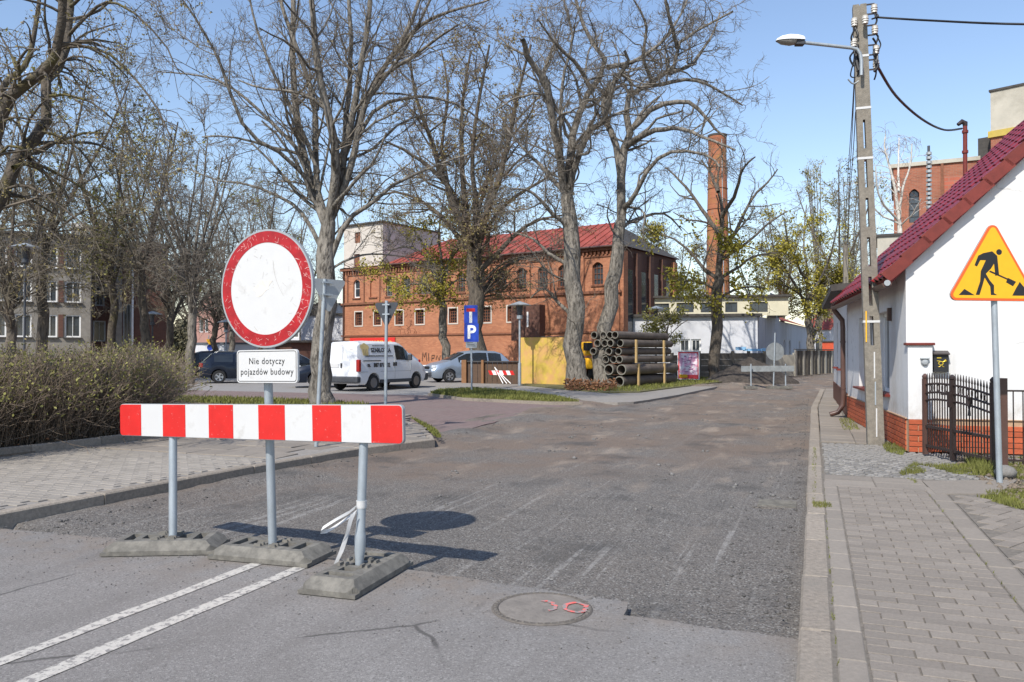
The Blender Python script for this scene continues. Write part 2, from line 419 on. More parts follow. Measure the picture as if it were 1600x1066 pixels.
# asphalt: specks, oil spots, tyre-worn bands and dust towards the cut
def extend_asphalt(m):
    nt = m.node_tree; L = nt.links.new; b = nt.nodes['Principled BSDF']
    src = b.inputs['Base Color'].links[0].from_socket
    tc = node(nt, 'ShaderNodeTexCoord'); mp = node(nt, 'ShaderNodeMapping'); mp.vector_type = 'TEXTURE'
    mp.inputs['Location'].default_value = K0; mp.inputs['Rotation'].default_value = (0, 0, ROAD_A)
    L(tc.outputs['Object'], mp.inputs[0]); P = mp.outputs[0]
    def noise(scale, det=6, st=None):
        n = node(nt, 'ShaderNodeTexNoise'); n.inputs['Scale'].default_value = scale; n.inputs['Detail'].default_value = det; n.inputs['Roughness'].default_value = 0.65
        if st:
            q = node(nt, 'ShaderNodeMapping'); q.inputs['Scale'].default_value = st; L(P, q.inputs[0]); L(q.outputs[0], n.inputs['Vector'])
        else: L(P, n.inputs['Vector'])
        return n.outputs[0]
    def rg(s_, a, c, d=0, e=1):
        r = node(nt, 'ShaderNodeMapRange')
        for i, x in zip((1,2,3,4), (a,c,d,e)): r.inputs[i].default_value = x
        L(s_, r.inputs[0]); return r.outputs[0]
    def mix(f, a, c):
        x = node(nt, 'ShaderNodeMixRGB'); L(f, x.inputs[0]); L(a, x.inputs[1]); x.inputs[2].default_value = (*c, 1); return x.outputs[0]
    def mul(a, c):
        x = node(nt, 'ShaderNodeMath', operation='MULTIPLY'); L(a, x.inputs[0])
        if isinstance(c, float): x.inputs[1].default_value = c
        else: L(c, x.inputs[1])
        return x.outputs[0]
    col = src
    vo = node(nt, 'ShaderNodeTexVoronoi'); vo.inputs['Scale'].default_value = 110; L(P, vo.inputs['Vector'])
    se = node(nt, 'ShaderNodeSeparateColor'); L(vo.outputs['Color'], se.inputs[0])
    col = mix(rg(se.outputs[0], 0.80, 0.95, 0, 0.55), col, (0.10, 0.095, 0.09))
    col = mix(rg(se.outputs[1], 0.82, 0.95, 0, 0.5), col, (0.36, 0.345, 0.325))
    col = mix(rg(noise(1.0, 5, (0.25, 1.6, 1)), 0.50, 0.68, 0, 0.5), col, (0.15, 0.137, 0.126))
    v3 = node(nt, 'ShaderNodeTexVoronoi'); v3.inputs['Scale'].default_value = 2.6; L(P, v3.inputs['Vector'])
    col = mix(mul(rg(v3.outputs['Distance'], 0.02, 0.045, 1, 0), rg(noise(2, 2), 0.5, 0.55)), col, (0.05, 0.047, 0.045))
    sx = node(nt, 'ShaderNodeSeparateXYZ'); L(P, sx.inputs[0])
    col = mix(mul(rg(sx.outputs[0], 0.2, 1.15, 0, 0.75), rg(noise(2.2, 9), 0.42, 0.60)), col, (0.21, 0.17, 0.135))
    ve = node(nt, 'ShaderNodeTexVoronoi'); ve.feature = 'DISTANCE_TO_EDGE'; ve.inputs['Scale'].default_value = 0.42
    nz = node(nt, 'ShaderNodeTexNoise'); nz.inputs['Scale'].default_value = 3; nz.inputs['Detail'].default_value = 6; L(P, nz.inputs['Vector'])
    mx = node(nt, 'ShaderNodeMixRGB'); mx.inputs[0].default_value = 0.12; L(P, mx.inputs[1]); L(nz.outputs['Color'], mx.inputs[2]); L(mx.outputs[0], ve.inputs['Vector'])
    col = mix(mul(rg(ve.outputs['Distance'], 0.002, 0.006, 0.75, 0), rg(noise(0.8, 2), 0.48, 0.54)), col, (0.06, 0.056, 0.052))
    L(col, b.inputs['Base Color'])
extend_asphalt(M_asph)
# house render: rain streaks below the eaves and splash dirt above the plinth
def extend_wall(m):
    nt = m.node_tree; L = nt.links.new; b = nt.nodes['Principled BSDF']
    src = b.inputs['Base Color'].links[0].from_socket
    tc = node(nt, 'ShaderNodeTexCoord'); P = tc.outputs['Object']
    def noise(scale, st=(1,1,1), det=8):
        n = node(nt, 'ShaderNodeTexNoise'); n.inputs['Scale'].default_value = scale; n.inputs['Detail'].default_value = det; n.inputs['Roughness'].default_value = 0.7
        q = node(nt, 'ShaderNodeMapping'); q.inputs['Scale'].default_value = st; L(P, q.inputs[0]); L(q.outputs[0], n.inputs['Vector']); return n.outputs[0]
    def rg(s_, a, c, d=0, e=1):
        r = node(nt, 'ShaderNodeMapRange')
        for i, x in zip((1,2,3,4), (a,c,d,e)): r.inputs[i].default_value = x
        L(s_, r.inputs[0]); return r.outputs[0]
    def mul(a, c): x = node(nt, 'ShaderNodeMath', operation='MULTIPLY'); L(a, x.inputs[0]); L(c, x.inputs[1]); return x.outputs[0]
    def mix(f, a, c): x = node(nt, 'ShaderNodeMixRGB'); L(f, x.inputs[0]); L(a, x.inputs[1]); x.inputs[2].default_value = (*c, 1); return x.outputs[0]
    sx = node(nt, 'ShaderNodeSeparateXYZ'); L(P, sx.inputs[0])
    col = mix(rg(noise(2.5, (2.2, 2.2, 0.16)), 0.50, 0.75, 0, 0.42), src, (0.47, 0.46, 0.43))
    col = mix(mul(rg(sx.outputs[2], 0.36, 0.95, 0.75, 0), rg(noise(6), 0.40, 0.65)), col, (0.36, 0.31, 0.25))
    ve = node(nt, 'ShaderNodeTexVoronoi'); ve.feature = 'DISTANCE_TO_EDGE'; ve.inputs['Scale'].default_value = 0.5
    nz = node(nt, 'ShaderNodeTexNoise'); nz.inputs['Scale'].default_value = 2.5; nz.inputs['Detail'].default_value = 8; L(P, nz.inputs['Vector'])
    mx = node(nt, 'ShaderNodeMixRGB'); mx.inputs[0].default_value = 0.25; L(P, mx.inputs[1]); L(nz.outputs['Color'], mx.inputs[2]); L(mx.outputs[0], ve.inputs['Vector'])
    col = mix(mul(rg(ve.outputs['Distance'], 0.001, 0.0035, 0.5, 0), rg(noise(0.9), 0.5, 0.56)), col, (0.30, 0.28, 0.26))
    L(col, b.inputs['Base Color'])
extend_wall(M_wall)
# ------------------------------------------------------------------ ground and road surfaces
rng = np.random.RandomState(11)
def vnoise(x, y, seed):
    r = np.random.RandomState(seed).rand(64, 64)
    xi, yi = np.floor(x).astype(int), np.floor(y).astype(int)
    fx, fy = x - xi, y - yi
    fx, fy = fx*fx*(3-2*fx), fy*fy*(3-2*fy)
    g = lambda a, b: r[a % 64, b % 64]
    return (g(xi,yi)*(1-fx) + g(xi+1,yi)*fx)*(1-fy) + (g(xi,yi+1)*(1-fx) + g(xi+1,yi+1)*fx)*fy
def road_z(u, v):
    z = -0.062 + 0.030*(vnoise(u*1.3, v*1.3, 1)-.5) + 0.013*(vnoise(u*5, v*5, 2)-.5) + 0.008*(vnoise(u*14, v*14, 3)-.5)
    z += 0.010*(vnoise(u*0.5, v*9+50, 4)-.5)
    z += np.clip((u-4)/8, 0, 1)*0.055*(vnoise(u*1.1, v*2.4, 5)-.45)
    edge = np.exp(-((v+0.18)/0.22)**2)*0.03*vnoise(u*3, v*3, 6) + np.exp(-((v+6.0)/0.35)**2)*0.05*vnoise(u*2.2, v*3, 7)*(u > 1.4)
    rise = 0.058*np.exp(-((v+6.5)/0.75)**2)*(u > 1.3) + 0.028*np.exp(-((v-0.05)/0.35)**2)
    return z + edge*0.7 + rise
mb = MB(); mb.sheet([(-500,-120,0),(500,-120,0),(500,900,0),(-500,900,0)], -0.14)
ob('ground', mb, M_grnd, kind='structure')

# milled carriageway: one displaced sheet with its own material
us = [0.55]
while us[-1] < 75: us.append(us[-1] + 0.045 + max(0, us[-1]) * 0.011)
us = np.array(us); vs_ = np.arange(-9.4, 1.9, 0.075)
UU, VV = np.meshgrid(us, vs_, indexing='ij')
ZZ = road_z(UU, VV)
bendv = np.where(UU > 26, 0.0018*(UU-26)**2, 0)
XX = K0.x + EU.x*UU + EV.x*(VV + bendv); YY = K0.y + EU.y*UU + EV.y*(VV + bendv)
Vn = np.stack([XX, YY, ZZ], -1).reshape(-1, 3)
nu, nv = len(us), len(vs_)
ii = (np.arange(nu-1)[:,None]*nv + np.arange(nv-1)[None,:]).ravel()
Qd = np.stack([ii, ii+nv, ii+nv+1, ii+1], -1)[:, ::-1]
def mill_mat():
    m = mat('milled_asphalt', (0.13, 0.125, 0.12), 0.95)
    nt = m.node_tree; L = nt.links.new; b = nt.nodes['Principled BSDF']
    tc = node(nt, 'ShaderNodeTexCoord'); mp = node(nt, 'ShaderNodeMapping'); mp.vector_type = 'TEXTURE'
    mp.inputs['Location'].default_value = K0; mp.inputs['Rotation'].default_value = (0, 0, ROAD_A)
    L(tc.outputs['Object'], mp.inputs[0]); P = mp.outputs[0]
    def noise(scale, det=6, st=None, rgh=0.6):
        n = node(nt, 'ShaderNodeTexNoise'); n.inputs['Scale'].default_value = scale; n.inputs['Detail'].default_value = det; n.inputs['Roughness'].default_value = rgh
        if st:
            q = node(nt, 'ShaderNodeMapping'); q.inputs['Scale'].default_value = st; L(P, q.inputs[0]); L(q.outputs[0], n.inputs['Vector'])
        else: L(P, n.inputs['Vector'])
        return n.outputs[0]
    def rng_(s, a, b_, c=0, d=1):
        r = node(nt, 'ShaderNodeMapRange'); 
        for i, x in zip((1,2,3,4), (a,b_,c,d)): r.inputs[i].default_value = x
        L(s, r.inputs[0]); return r.outputs[0]
    def mix(f, a, c):
        x = node(nt, 'ShaderNodeMixRGB'); L(f, x.inputs[0])
        if isinstance(a, tuple): x.inputs[1].default_value = (*a, 1)
        else: L(a, x.inputs[1])
        if isinstance(c, tuple): x.inputs[2].default_value = (*c, 1)
        else: L(c, x.inputs[2])
        return x.outputs[0]
    def mul(a, c):
        x = node(nt, 'ShaderNodeMath', operation='MULTIPLY'); L(a, x.inputs[0])
        if isinstance(c, float): x.inputs[1].default_value = c
        else: L(c, x.inputs[1])
        return x.outputs[0]
    col = mix(rng_(noise(70, 4), 0.35, 0.65), (0.088, 0.080, 0.072), (0.228, 0.208, 0.188))
    vo = node(nt, 'ShaderNodeTexVoronoi'); vo.inputs['Scale'].default_value = 85; L(P, vo.inputs['Vector'])
    sp_ = node(nt, 'ShaderNodeSeparateColor'); L(vo.outputs['Color'], sp_.inputs[0])
    col = mix(rng_(sp_.outputs[0], 0.86, 0.93, 0, 0.75), col, (0.33, 0.32, 0.30))
    col = mix(rng_(sp_.outputs[1], 0.90, 0.95, 0, 0.8), col, (0.035, 0.035, 0.036))
    # soil and dust spread over the far part of the street
    sx = node(nt, 'ShaderNodeSeparateXYZ'); L(P, sx.inputs[0])
    sk = node(nt, 'ShaderNodeMath', operation='MULTIPLY_ADD'); L(sx.outputs[1], sk.inputs[0]); sk.inputs[1].default_value = 0.85; L(sx.outputs[0], sk.inputs[2])
    wob = node(nt, 'ShaderNodeMath', operation='MULTIPLY_ADD'); L(noise(0.7, 5), wob.inputs[0]); wob.inputs[1].default_value = 3.2; L(sk.outputs[0], wob.inputs[2])
    far = rng_(wob.outputs[0], 8.6, 11.6, 0.06, 0.86)
    soil = mul(rng_(noise(0.55, 8), 0.34, 0.56), far)
    col = mix(soil, col, (0.19, 0.143, 0.110))
    pale = mul(rng_(noise(1.1, 9, (0.6, 1.6, 1)), 0.55, 0.70), rng_(sx.outputs[0], 3, 8, 0.12, 0.75))
    col = mix(pale, col, (0.34, 0.275, 0.215))
    dark = rng_(noise(0.9, 9), 0.54, 0.68, 0, 0.62)
    col = mix(dark, col, (0.062, 0.06, 0.058))
    # scraped lines left by the milling drum, running with the street
    st1 = mul(rng_(noise(1.0, 3, (0.22, 9.5, 1)), 0.575, 0.63, 0, 1), rng_(noise(14, 5), 0.36, 0.58))
    fade = rng_(wob.outputs[0], 8.0, 11.5, 0.62, 0.16)
    st1 = mul(st1, mul(fade, 0.75))
    col = mix(mul(st1, rng_(noise(0.5, 3), 0.40, 0.55, 0, 1)), col, (0.40, 0.385, 0.36))
    st2 = mul(rng_(noise(1.0, 3, (0.5, 26, 1)), 0.57, 0.63, 0, 1), rng_(noise(20, 5), 0.40, 0.58))
    st2 = mul(st2, fade)
    col = mix(mul(st2, rng_(noise(0.45, 2), 0.44, 0.58, 0, 0.6)), col, (0.36, 0.35, 0.335))
    col = mix(mul(rng_(noise(3.2, 8), 0.60, 0.70), 0.55), col, (0.085, 0.08, 0.075))
    L(col, b.inputs['Base Color'])
    bp = node(nt, 'ShaderNodeBump'); bp.inputs['Strength'].default_value = 1; bp.inputs['Distance'].default_value = 0.018
    L(noise(75, 4), bp.inputs['Height'])
    bp2 = node(nt, 'ShaderNodeBump'); bp2.inputs['Strength'].default_value = 0.7; bp2.inputs['Distance'].default_value = 0.03
    L(noise(22, 5), bp2.inputs['Height']); L(bp.outputs[0], bp2.inputs['Normal'])
    L(bp2.outputs[0], b.inputs['Normal'])
    return m
M_mill = mill_mat()
o = link('road', mesh_np('road', Vn, Qd, mats=[M_mill], smooth=True), kind='structure')

# loose chippings on the milled street
def stones(name, n, ulo, uhi, vlo, vhi, slo, shi, m, seed, zf=None, power=1.6, pts=None):
    r = np.random.RandomState(seed)
    if pts is None:
        u = ulo + (uhi-ulo)*r.rand(n)**power; v = vlo + (vhi-vlo)*r.rand(n)
        z = zf(u, v)
        C = np.stack([K0.x + EU.x*u + EV.x*v, K0.y + EU.y*u + EV.y*v, z], -1)
    else: C = pts; n = len(C)
    s = (slo + (shi-slo)*r.rand(n)**3)[:, None, None]
    base = np.array([[1,0,0],[-1,0,0],[0,1,0],[0,-1,0],[0,0,1],[0,0,-1]], float)
    Vs = base[None]*(0.6 + 0.7*r.rand(n,6,1))*s*np.array([1,1,.65])
    a = r.rand(n)*6.28; ca, sa = np.cos(a), np.sin(a)
    X = Vs[...,0]*ca[:,None]-Vs[...,1]*sa[:,None]; Y = Vs[...,0]*sa[:,None]+Vs[...,1]*ca[:,None]
    Vs = np.stack([X, Y, Vs[...,2]], -1) + C[:,None,:]
    T = np.array([[0,2,4],[2,1,4],[1,3,4],[3,0,4],[2,0,5],[1,2,5],[3,1,5],[0,3,5]])
    tr = (np.arange(n)*6)[:,None,None] + T[None]
    return link(name, mesh_np(name, Vs.reshape(-1,3), tris=tr.reshape(-1,3), mats=[m]), kind='stuff')
M_chip = mat('chippings', (0.15, 0.143, 0.135), 0.9, var=0.55, scale=7)
o = stones('loose_chippings', 17000, 0.8, 30, -6.3, -0.03, 0.003, 0.012, M_chip, 5, road_z)
tag(o, 'loose grey asphalt chippings lying over the milled street', 'chippings')
r_ = np.random.RandomState(8); n_ = 1500
ue = 1.2 + 22*r_.rand(n_)**1.5; ve = np.where(r_.rand(n_) < 0.6, -0.08 - 0.5*r_.rand(n_)**1.8, -6.15 + 0.5*r_.rand(n_)**1.8)
ce_ = np.stack([K0.x + EU.x*ue + EV.x*ve, K0.y + EU.y*ue + EV.y*ve, road_z(ue, ve) + 0.004], -1)
o = stones('asphalt_crumbs', 0, 0, 0, 0, 0, 0.004, 0.021, mat('crumbs', (0.10, 0.095, 0.09), 0.95, var=0.5, scale=6), 9, pts=ce_)
tag(o, 'dark asphalt crumbs gathered along both kerbs of the milled street', 'crumbs')

r_ = np.random.RandomState(18); n_ = 2600
ue = 1.15 - 1.1*r_.rand(n_)**2.6; ve = -6.4*r_.rand(n_)
ce_ = np.stack([K0.x + EU.x*ue + EV.x*ve, K0.y + EU.y*ue + EV.y*ve, 0*ue + 0.003], -1)
o = stones('stray_grit', 0, 0, 0, 0, 0, 0.002, 0.009, M_chip, 19, pts=ce_)
tag(o, 'fine grit strayed onto the smooth asphalt along its cut edge', 'grit')
# unmilled asphalt in front, with its ragged cut edge
def jag(pts, amp, seed, step=0.12):
    r = random.Random(seed); out = []
    for (u0, v0), (u1, v1) in zip(pts[:-1], pts[1:]):
        n = max(1, int(math.hypot(u1-u0, v1-v0)/step))
        for k in range(n):
            out.append((u0+(u1-u0)*k/n + r.uniform(-amp, amp), v0+(v1-v0)*k/n + r.uniform(-amp, amp)*0.5))
    out.append(pts[-1]); return out
edge = jag([(0.80,-0.0),(0.83,-0.94),(1.07,-0.98),(1.22,-2.5),(1.28,-4.2),(1.05,-6.7)], 0.018, 3)
poly = [R(-9, -6.7), R(-9, 0.0)] + [R(u, v) for u, v in edge]
mb = MB(); mb.prism([(p.x, p.y) for p in poly], -0.12, 0.0)
ob('asphalt_road', mb, M_asph, kind='structure')
mb = MB()                                              # thin dusty film along the cut edge
M_dust = mat('edge_dust', (0.20, 0.165, 0.13), 0.95, var=0.3, scale=9)
# worn double centre line
for v0, v1 in ((-3.65, -3.56), (-3.32, -3.215)):
    pts = [R(-9 + 10.05*k/24, v0 + random.uniform(-.011,.011)) for k in range(25)] + [R(1.05 - 10.05*k/24, v1 + random.uniform(-.006,.006)) for k in range(25)]
    mb = MB()
    n = 25
    vv = [(p.x, p.y, 0.004) for p in pts]
    mb.add(vv, [(k, k+1, 2*n-2-k, 2*n-1-k) for k in range(n-1)][::1])
    mb.f = [f[::-1] for f in mb.f]
    tag(ob('centre_line', mb, M_paint), 'worn white centre line on the asphalt, the %s of the two' % ('one nearer the left kerb' if v0 < -3.5 else 'one nearer the manhole'), 'road marking', 'double centre line on the asphalt')

# side street of red pavers and parking lot
M_redpav = brickmat('red_paving', (0.225, 0.158, 0.145), (0.185, 0.13, 0.12), (0.12, 0.095, 0.088), 1.0, 0.2, 0.1, grime=(0.185, 0.155, 0.142), samt=0.6)
nt = M_redpav.node_tree
for l in list(nt.links):
    if l.from_node.type == 'SEPXYZ' and l.to_node.type in ('MATH', 'COMBXYZ'): nt.links.remove(l)
cbn = [x for x in nt.nodes if x.type == 'COMBXYZ'][0]; tcn = [x for x in nt.nodes if x.type == 'TEX_COORD'][-1]
brn = [x for x in nt.nodes if x.type == 'TEX_BRICK'][0]
mpn = node(nt, 'ShaderNodeMapping'); mpn.inputs['Rotation'].default_value = (0, 0, -ROAD_A)
nt.links.new(tcn.outputs['Object'], mpn.inputs[0]); nt.links.new(mpn.outputs[0], brn.inputs['Vector'])
edge = jag([(6.9,-6.25),(9,-6.15),(13,-6.35),(17,-6.4),(20.6,-6.3)], 0.06, 4, 0.3)
poly = [R(20.6,-45), R(6.9,-45)] + [R(u, v) for u, v in edge]
mb = MB(); mb.prism([(p.x, p.y) for p in poly], -0.13, 0.0)
ob('side_street', mb, M_redpav, kind='structure')
mb = MB(); mb.prism([(p.x, p.y) for p in (R(20.6,-6.8), R(60,-7), R(60,-75), R(20.6,-75))][::-1], -0.13, -0.002)
ob('parking_lot', mb, M_park, kind='structure')

def strip_prism(name, pts, z, m, z0=-0.12, kind='structure', label=None):
    mb = MB()
    P2 = [(p.x, p.y) for p in pts]
    area = sum(P2[i][0]*P2[(i+1)%len(P2)][1]-P2[(i+1)%len(P2)][0]*P2[i][1] for i in range(len(P2)))
    if area < 0: P2 = P2[::-1]
    mb.prism(P2, z0, z)
    return ob(name, mb, m, kind=kind)
# left pavement: paver field, slab field, kerbs
LK = [(-6,-6.5),(1.15,-6.5),(4.27,-6.33),(6.28,-6.10),(7.75,-5.62)]
RET = [(8.35,-5.95),(10.3,-7.3),(12.6,-9.9),(13.0,-13.5)]
pav = strip_prism('left_pavement', [R(u, v-0.13) for u, v in LK] + [R(u-0.1, v-0.1) for u, v in RET] + [R(12,-14), R(6.4,-10.0), R(-6,-10.15)], 0.088, M_walk)
def lkv(u):
    for (a, b), (c, d) in zip(LK[:-1], LK[1:]):
        if a <= u <= c: return b + (d-b)*(u-a)/(c-a)
    return -5.62
def kerb_run(parent, pts, w, z, m, name='kerb_stone', ln=1.0, left=True, zb=-0.12, gap=0.008):
    """row of kerb stones along uv points; body lies left (v smaller) of the line"""
    acc = []
    for (u0, v0), (u1, v1) in zip(pts[:-1], pts[1:]):
        d = math.hypot(u1-u0, v1-v0); n = max(1, round(d/ln))
        for k in range(n): acc.append(((u0+(u1-u0)*k/n, v0+(v1-v0)*k/n), (u0+(u1-u0)*(k+1)/n, v0+(v1-v0)*(k+1)/n)))
    for a, b in acc:
        p, q = R(*a), R(*b)
        d = (q-p).normalized(); nrm = Vector((-d.y, d.x, 0)) * (1 if left else -1)
        jit = random.uniform(-0.006, 0.006)
        mb = MB(); c = (p+q)/2 + nrm*(w/2 + jit)
        mb.paver((c.x, c.y, z + random.uniform(-0.004, 0.004)), (q-p).length - gap, w, z-zb, math.atan2(d.y, d.x) + random.uniform(-.004,.004), 0.014)
        ob(name, mb, m, parent)
kb = link('kerb', None, kind='structure'); kb['kind'] = 'structure'
kerb_run(kb, [(-2.5,-6.5)] + LK[1:], 0.15, 0.105, M_kerb)
kerb_run(kb, [LK[-1]] + RET, 0.12, 0.09, M_kerb, ln=0.9)
kb2 = link('bed_kerb', None, kind='structure'); kb2['kind'] = 'structure'
kerb_run(kb2, [(-6,-10.15),(2,-10.2),(6.4,-9.95),(7.6,-10.6)], 0.08, 0.21, M_kerb)
cells = []
for i in range(int((5.0+4)/0.105)):
    for j in range(17):
        u = -3.6 + i*0.105; v = -10.02 + (j + (0.5 if i % 2 else 0))*0.206
        if v + 0.1 > lkv(u) - 0.16 or u > 4.9: continue
        cells.append((u, v))
cells.sort(key=lambda c: (R(*c)-Vector((0,0,0))).length)
pm = MB(); pm.paver((0,0,0), 0.197, 0.097, 0.02, 0, 0.005); pme = mk('paver', pm, M_paver_l)
def lay(parent, cells, me, mst, sx, sy, z, rz, limit=300, tag_name='paver_field', name='paver', jit=0.0025, inframe=True):
    stuff = MB(); k = 0
    for c in cells:
        u, v = c[:2]; ra = rz - (c[2] if len(c) > 2 else 0)
        p = R(u, v, z + random.uniform(-jit, jit)); a = ra + random.uniform(-.012, .012)
        vis = p.y > 0.5 and abs(p.x/p.y) < 0.69 and (H-p.z)/p.y < 0.475
        if k < limit and vis:
            o = link(name, me, parent); o.location = p; o.rotation_euler = (random.uniform(-.006,.006), random.uniform(-.006,.006), a); k += 1
        else: stuff.paver(p, sx, sy, 0.02, a, 0.005)
    if stuff.v: ob(tag_name, stuff, mst, parent, kind='stuff')
ACROSS = math.atan2(EV.y, EV.x)
lay(pav, cells, pme, M_paver_l, 0.197, 0.097, 0.1, ACROSS)
sm = MB(); sm.paver((0,0,0), 0.49, 0.49, 0.03, 0, 0.006); sme = mk('slab', sm, M_slab)
k = 0
for i in range(15):
    for j in range(9):
        u, v = 5.2 + i*0.5, -9.8 + j*0.5 + (0.25 if i % 2 else 0)
        if v + 0.25 > lkv(min(u, 7.7)) - 0.15 or (u > 7.9 and v > -5.75 - (u-7.9)*0.72) or v < -10: continue
        o = link('slab', sme, pav); o.location = R(u, v, 0.1 + random.uniform(-.008,.008)); o.rotation_euler = (random.uniform(-.02,.02), random.uniform(-.02,.02), ROAD_A)

# right pavement
rp = strip_prism('right_pavement', [R(-5,0.1), R(6.15,0.1), R(6.15,2.2), R(5.9,1.3), R(-5,1.3)], 0.0935, M_joint)
drv = strip_prism('driveway', [R(-5,1.305), R(5.95,1.305), R(4.43,1.85), R(2.4,2.75), R(0.4,4.0), R(-3,7), R(-5,7)], 0.0935, M_joint)
kb3 = link('street_kerb', None, kind='structure'); kb3['kind'] = 'structure'
kerb_run(kb3, [(-3.4, 0.0), (18, 0.0), (28.3, 0.30)], 0.16, 0.098, M_kerb, left=False)
cells = []
for i in range(68):
    u = -1.6 + i*0.105
    if u > 5.35: break
    for j in range(4):
        if i % 2 == 0: cells.append((u, 0.40 + j*0.206 - 0.0))
        else: cells.append((u, 0.40 + j*0.206 + 0.1 if j < 3 else 0.40 + j*0.206 + 0.055))
    if i % 2: cells.append((u, 0.30))
cells = [(u, v) for u, v in cells if 0.29 < v < 1.09]
cells.sort(key=lambda c: R(*c).length)
pm = MB(); pm.paver((0,0,0), 0.199, 0.0995, 0.02, 0, 0.0025); pme = mk('paver', pm, M_paver)
full = [c for c in cells if c[1] > 0.31 and c[1] < 1.07]; half = [c for c in cells if c not in full]
hm = MB(); hm.paver((0,0,0), 0.095, 0.098, 0.02, 0, 0.005); hme = mk('half_paver', hm, M_paver)
lay(rp, full, pme, M_paver, 0.198, 0.098, 0.1, ACROSS, limit=300)
for u, v in half:
    o = link('half_paver', hme, rp); o.location = R(u, 0.350 if v < .5 else 1.066, 0.1 + random.uniform(-.003,.003)); o.rotation_euler = (0, 0, ACROSS)
em = MB(); em.paver((0,0,0), 0.395, 0.125, 0.02, 0, 0.006); eme = mk('edging_stone', em, M_slab)
for k in range(18):
    o = link('edging_stone', eme, rp); o.location = R(-1.5 + k*0.403, 0.228, 0.101); o.rotation_euler = (random.uniform(-.01,.01), 0, ROAD_A + random.uniform(-.006,.006))
    o = link('edging_stone', eme, rp); o.location = R(-1.5 + k*0.403, 1.205, 0.102 + random.uniform(-.003,.003)); o.rotation_euler = (0, 0, ROAD_A + random.uniform(-.006,.006)); o.scale = (1, 1.25, 1)
sm = MB(); sm.paver((0,0,0), 0.49, 0.36, 0.03, 0, 0.006); sme2 = mk('slab', sm, M_slab)
for j, v in enumerate((0.42, 0.92)):
    for q, u in enumerate((5.52, 5.89)):
        o = link('slab', sme2, rp); o.location = R(u, v, 0.1); o.rotation_euler = (0, 0, ACROSS); o['label'] = 'wide grey slab between the pavers and the setts' if 0 else ''
        del o['label']
# herringbone driveway
cells = []
A45 = rad(32)
for i in range(-40, 60):
    for j in range(-40, 60):
        a, b = i*0.105 , j*0.105
        m4 = (i - j) % 4
        if m4 == 0: ca, cb, ra = a+0.0525, b, 0.0
        elif m4 == 2: ca, cb, ra = a, b-0.0525, rad(90)
        else: continue
        u, v = 2.0 + ca*math.cos(A45) - cb*math.sin(A45), 2.2 + ca*math.sin(A45) + cb*math.cos(A45)
        if u < -1.2 or v < 1.37 or v > 4.6: continue
        lim = 1.32 + (5.75-u)*0.42 if u > 2.3 else 2.75 + (2.4-u)*0.6
        if v > lim - 0.09 or u > 5.7: continue
        cells.append((u, v, ra + A45))
def vkey(c):
    p = R(*c[:2]); 
    return p.length + (50 if abs(p.x/p.y) > 0.68 else 0)
cells.sort(key=vkey)
lay(drv, cells, pme, M_paver, 0.198, 0.098, 0.1, ROAD_A, limit=300)
# setts in front of the gate, then slabs up the street
st = strip_prism('sett_paving', [R(6.12,0.16), R(9.6,0.16), R(9.6,1.25), R(8.75,1.25), R(8.7,1.75), R(8.1,2.75), R(6.9,2.75), R(6.1,1.9)], 0.075, M_joint)
pts = []
for i in range(34):
    for j in range(26):
        u, v = 6.2 + i*0.102 + random.uniform(-.014,.014), 0.23 + (j + (0.5 if i % 2 else 0))*0.102 + random.uniform(-.014,.014)
        if u > 9.55 or (u > 8.7 and v > 1.2) or v > 2.7 or (v > 1.9 and u < 6.9) : continue
        pts.append((u, v))
pts.sort(key=lambda c: R(*c).length)
smes = []
for q in range(5):
    mb = MB(); w, h = random.uniform(.080,.092), random.uniform(.080,.092)
    poly = [(-w/2+random.uniform(0,.012),-h/2+random.uniform(0,.01)),(w/2-random.uniform(0,.012),-h/2+random.uniform(0,.01)),(w/2-random.uniform(0,.01),h/2),(-w/2+random.uniform(0,.01),h/2)]
    mb.add([(x,y,-0.04) for x,y in poly] + [(x,y,-0.012) for x,y in poly] + [(x*.72,y*.72,0) for x,y in poly],
           [(0,1,5,4),(1,2,6,5),(2,3,7,6),(3,0,4,7),(4,5,9,8),(5,6,10,9),(6,7,11,10),(7,4,8,11),(8,9,10,11)])
    smes.append((mk('sett', mb, M_sett, 60), mb))
stf = MB()
for k, (u, v) in enumerate(pts):
    p = R(u, v, 0.098 + random.uniform(-.006,.006)); a = ROAD_A + random.uniform(-.12,.12)
    if k < 300:
        o = link('sett', random.choice(smes)[0], st); o.location = p; o.rotation_euler = (random.uniform(-.05,.05), random.uniform(-.05,.05), a)
    else:
        src = random.choice(smes)[1]; m4 = Matrix.Translation(p) @ Matrix.Rotation(a, 4, 'Z')
        stf.add([m4 @ Vector(q) for q in src.v], src.f)
ob('sett_field', stf, M_sett, st, kind='stuff')
fp = strip_prism('far_pavement', [R(9.55,0.14), R(28.5,0.44), R(28.5,1.2), R(22,0.9), R(14.7,0.95), R(9.55,1.4)], 0.088, M_joint)
for i in range(38):
    for j in range(3):
        u, v = 9.85 + i*0.5, 0.42 + j*0.5
        if v > (1.3 - max(0, u-9)*0.075 if u < 15 else 0.8): continue
        o = link('slab', sme, fp); o.location = R(u, v + (0.3*max(0, u-18)/10), 0.1 + random.uniform(-.008,.008)); o.rotation_euler = (random.uniform(-.02,.02), random.uniform(-.02,.02), ROAD_A)

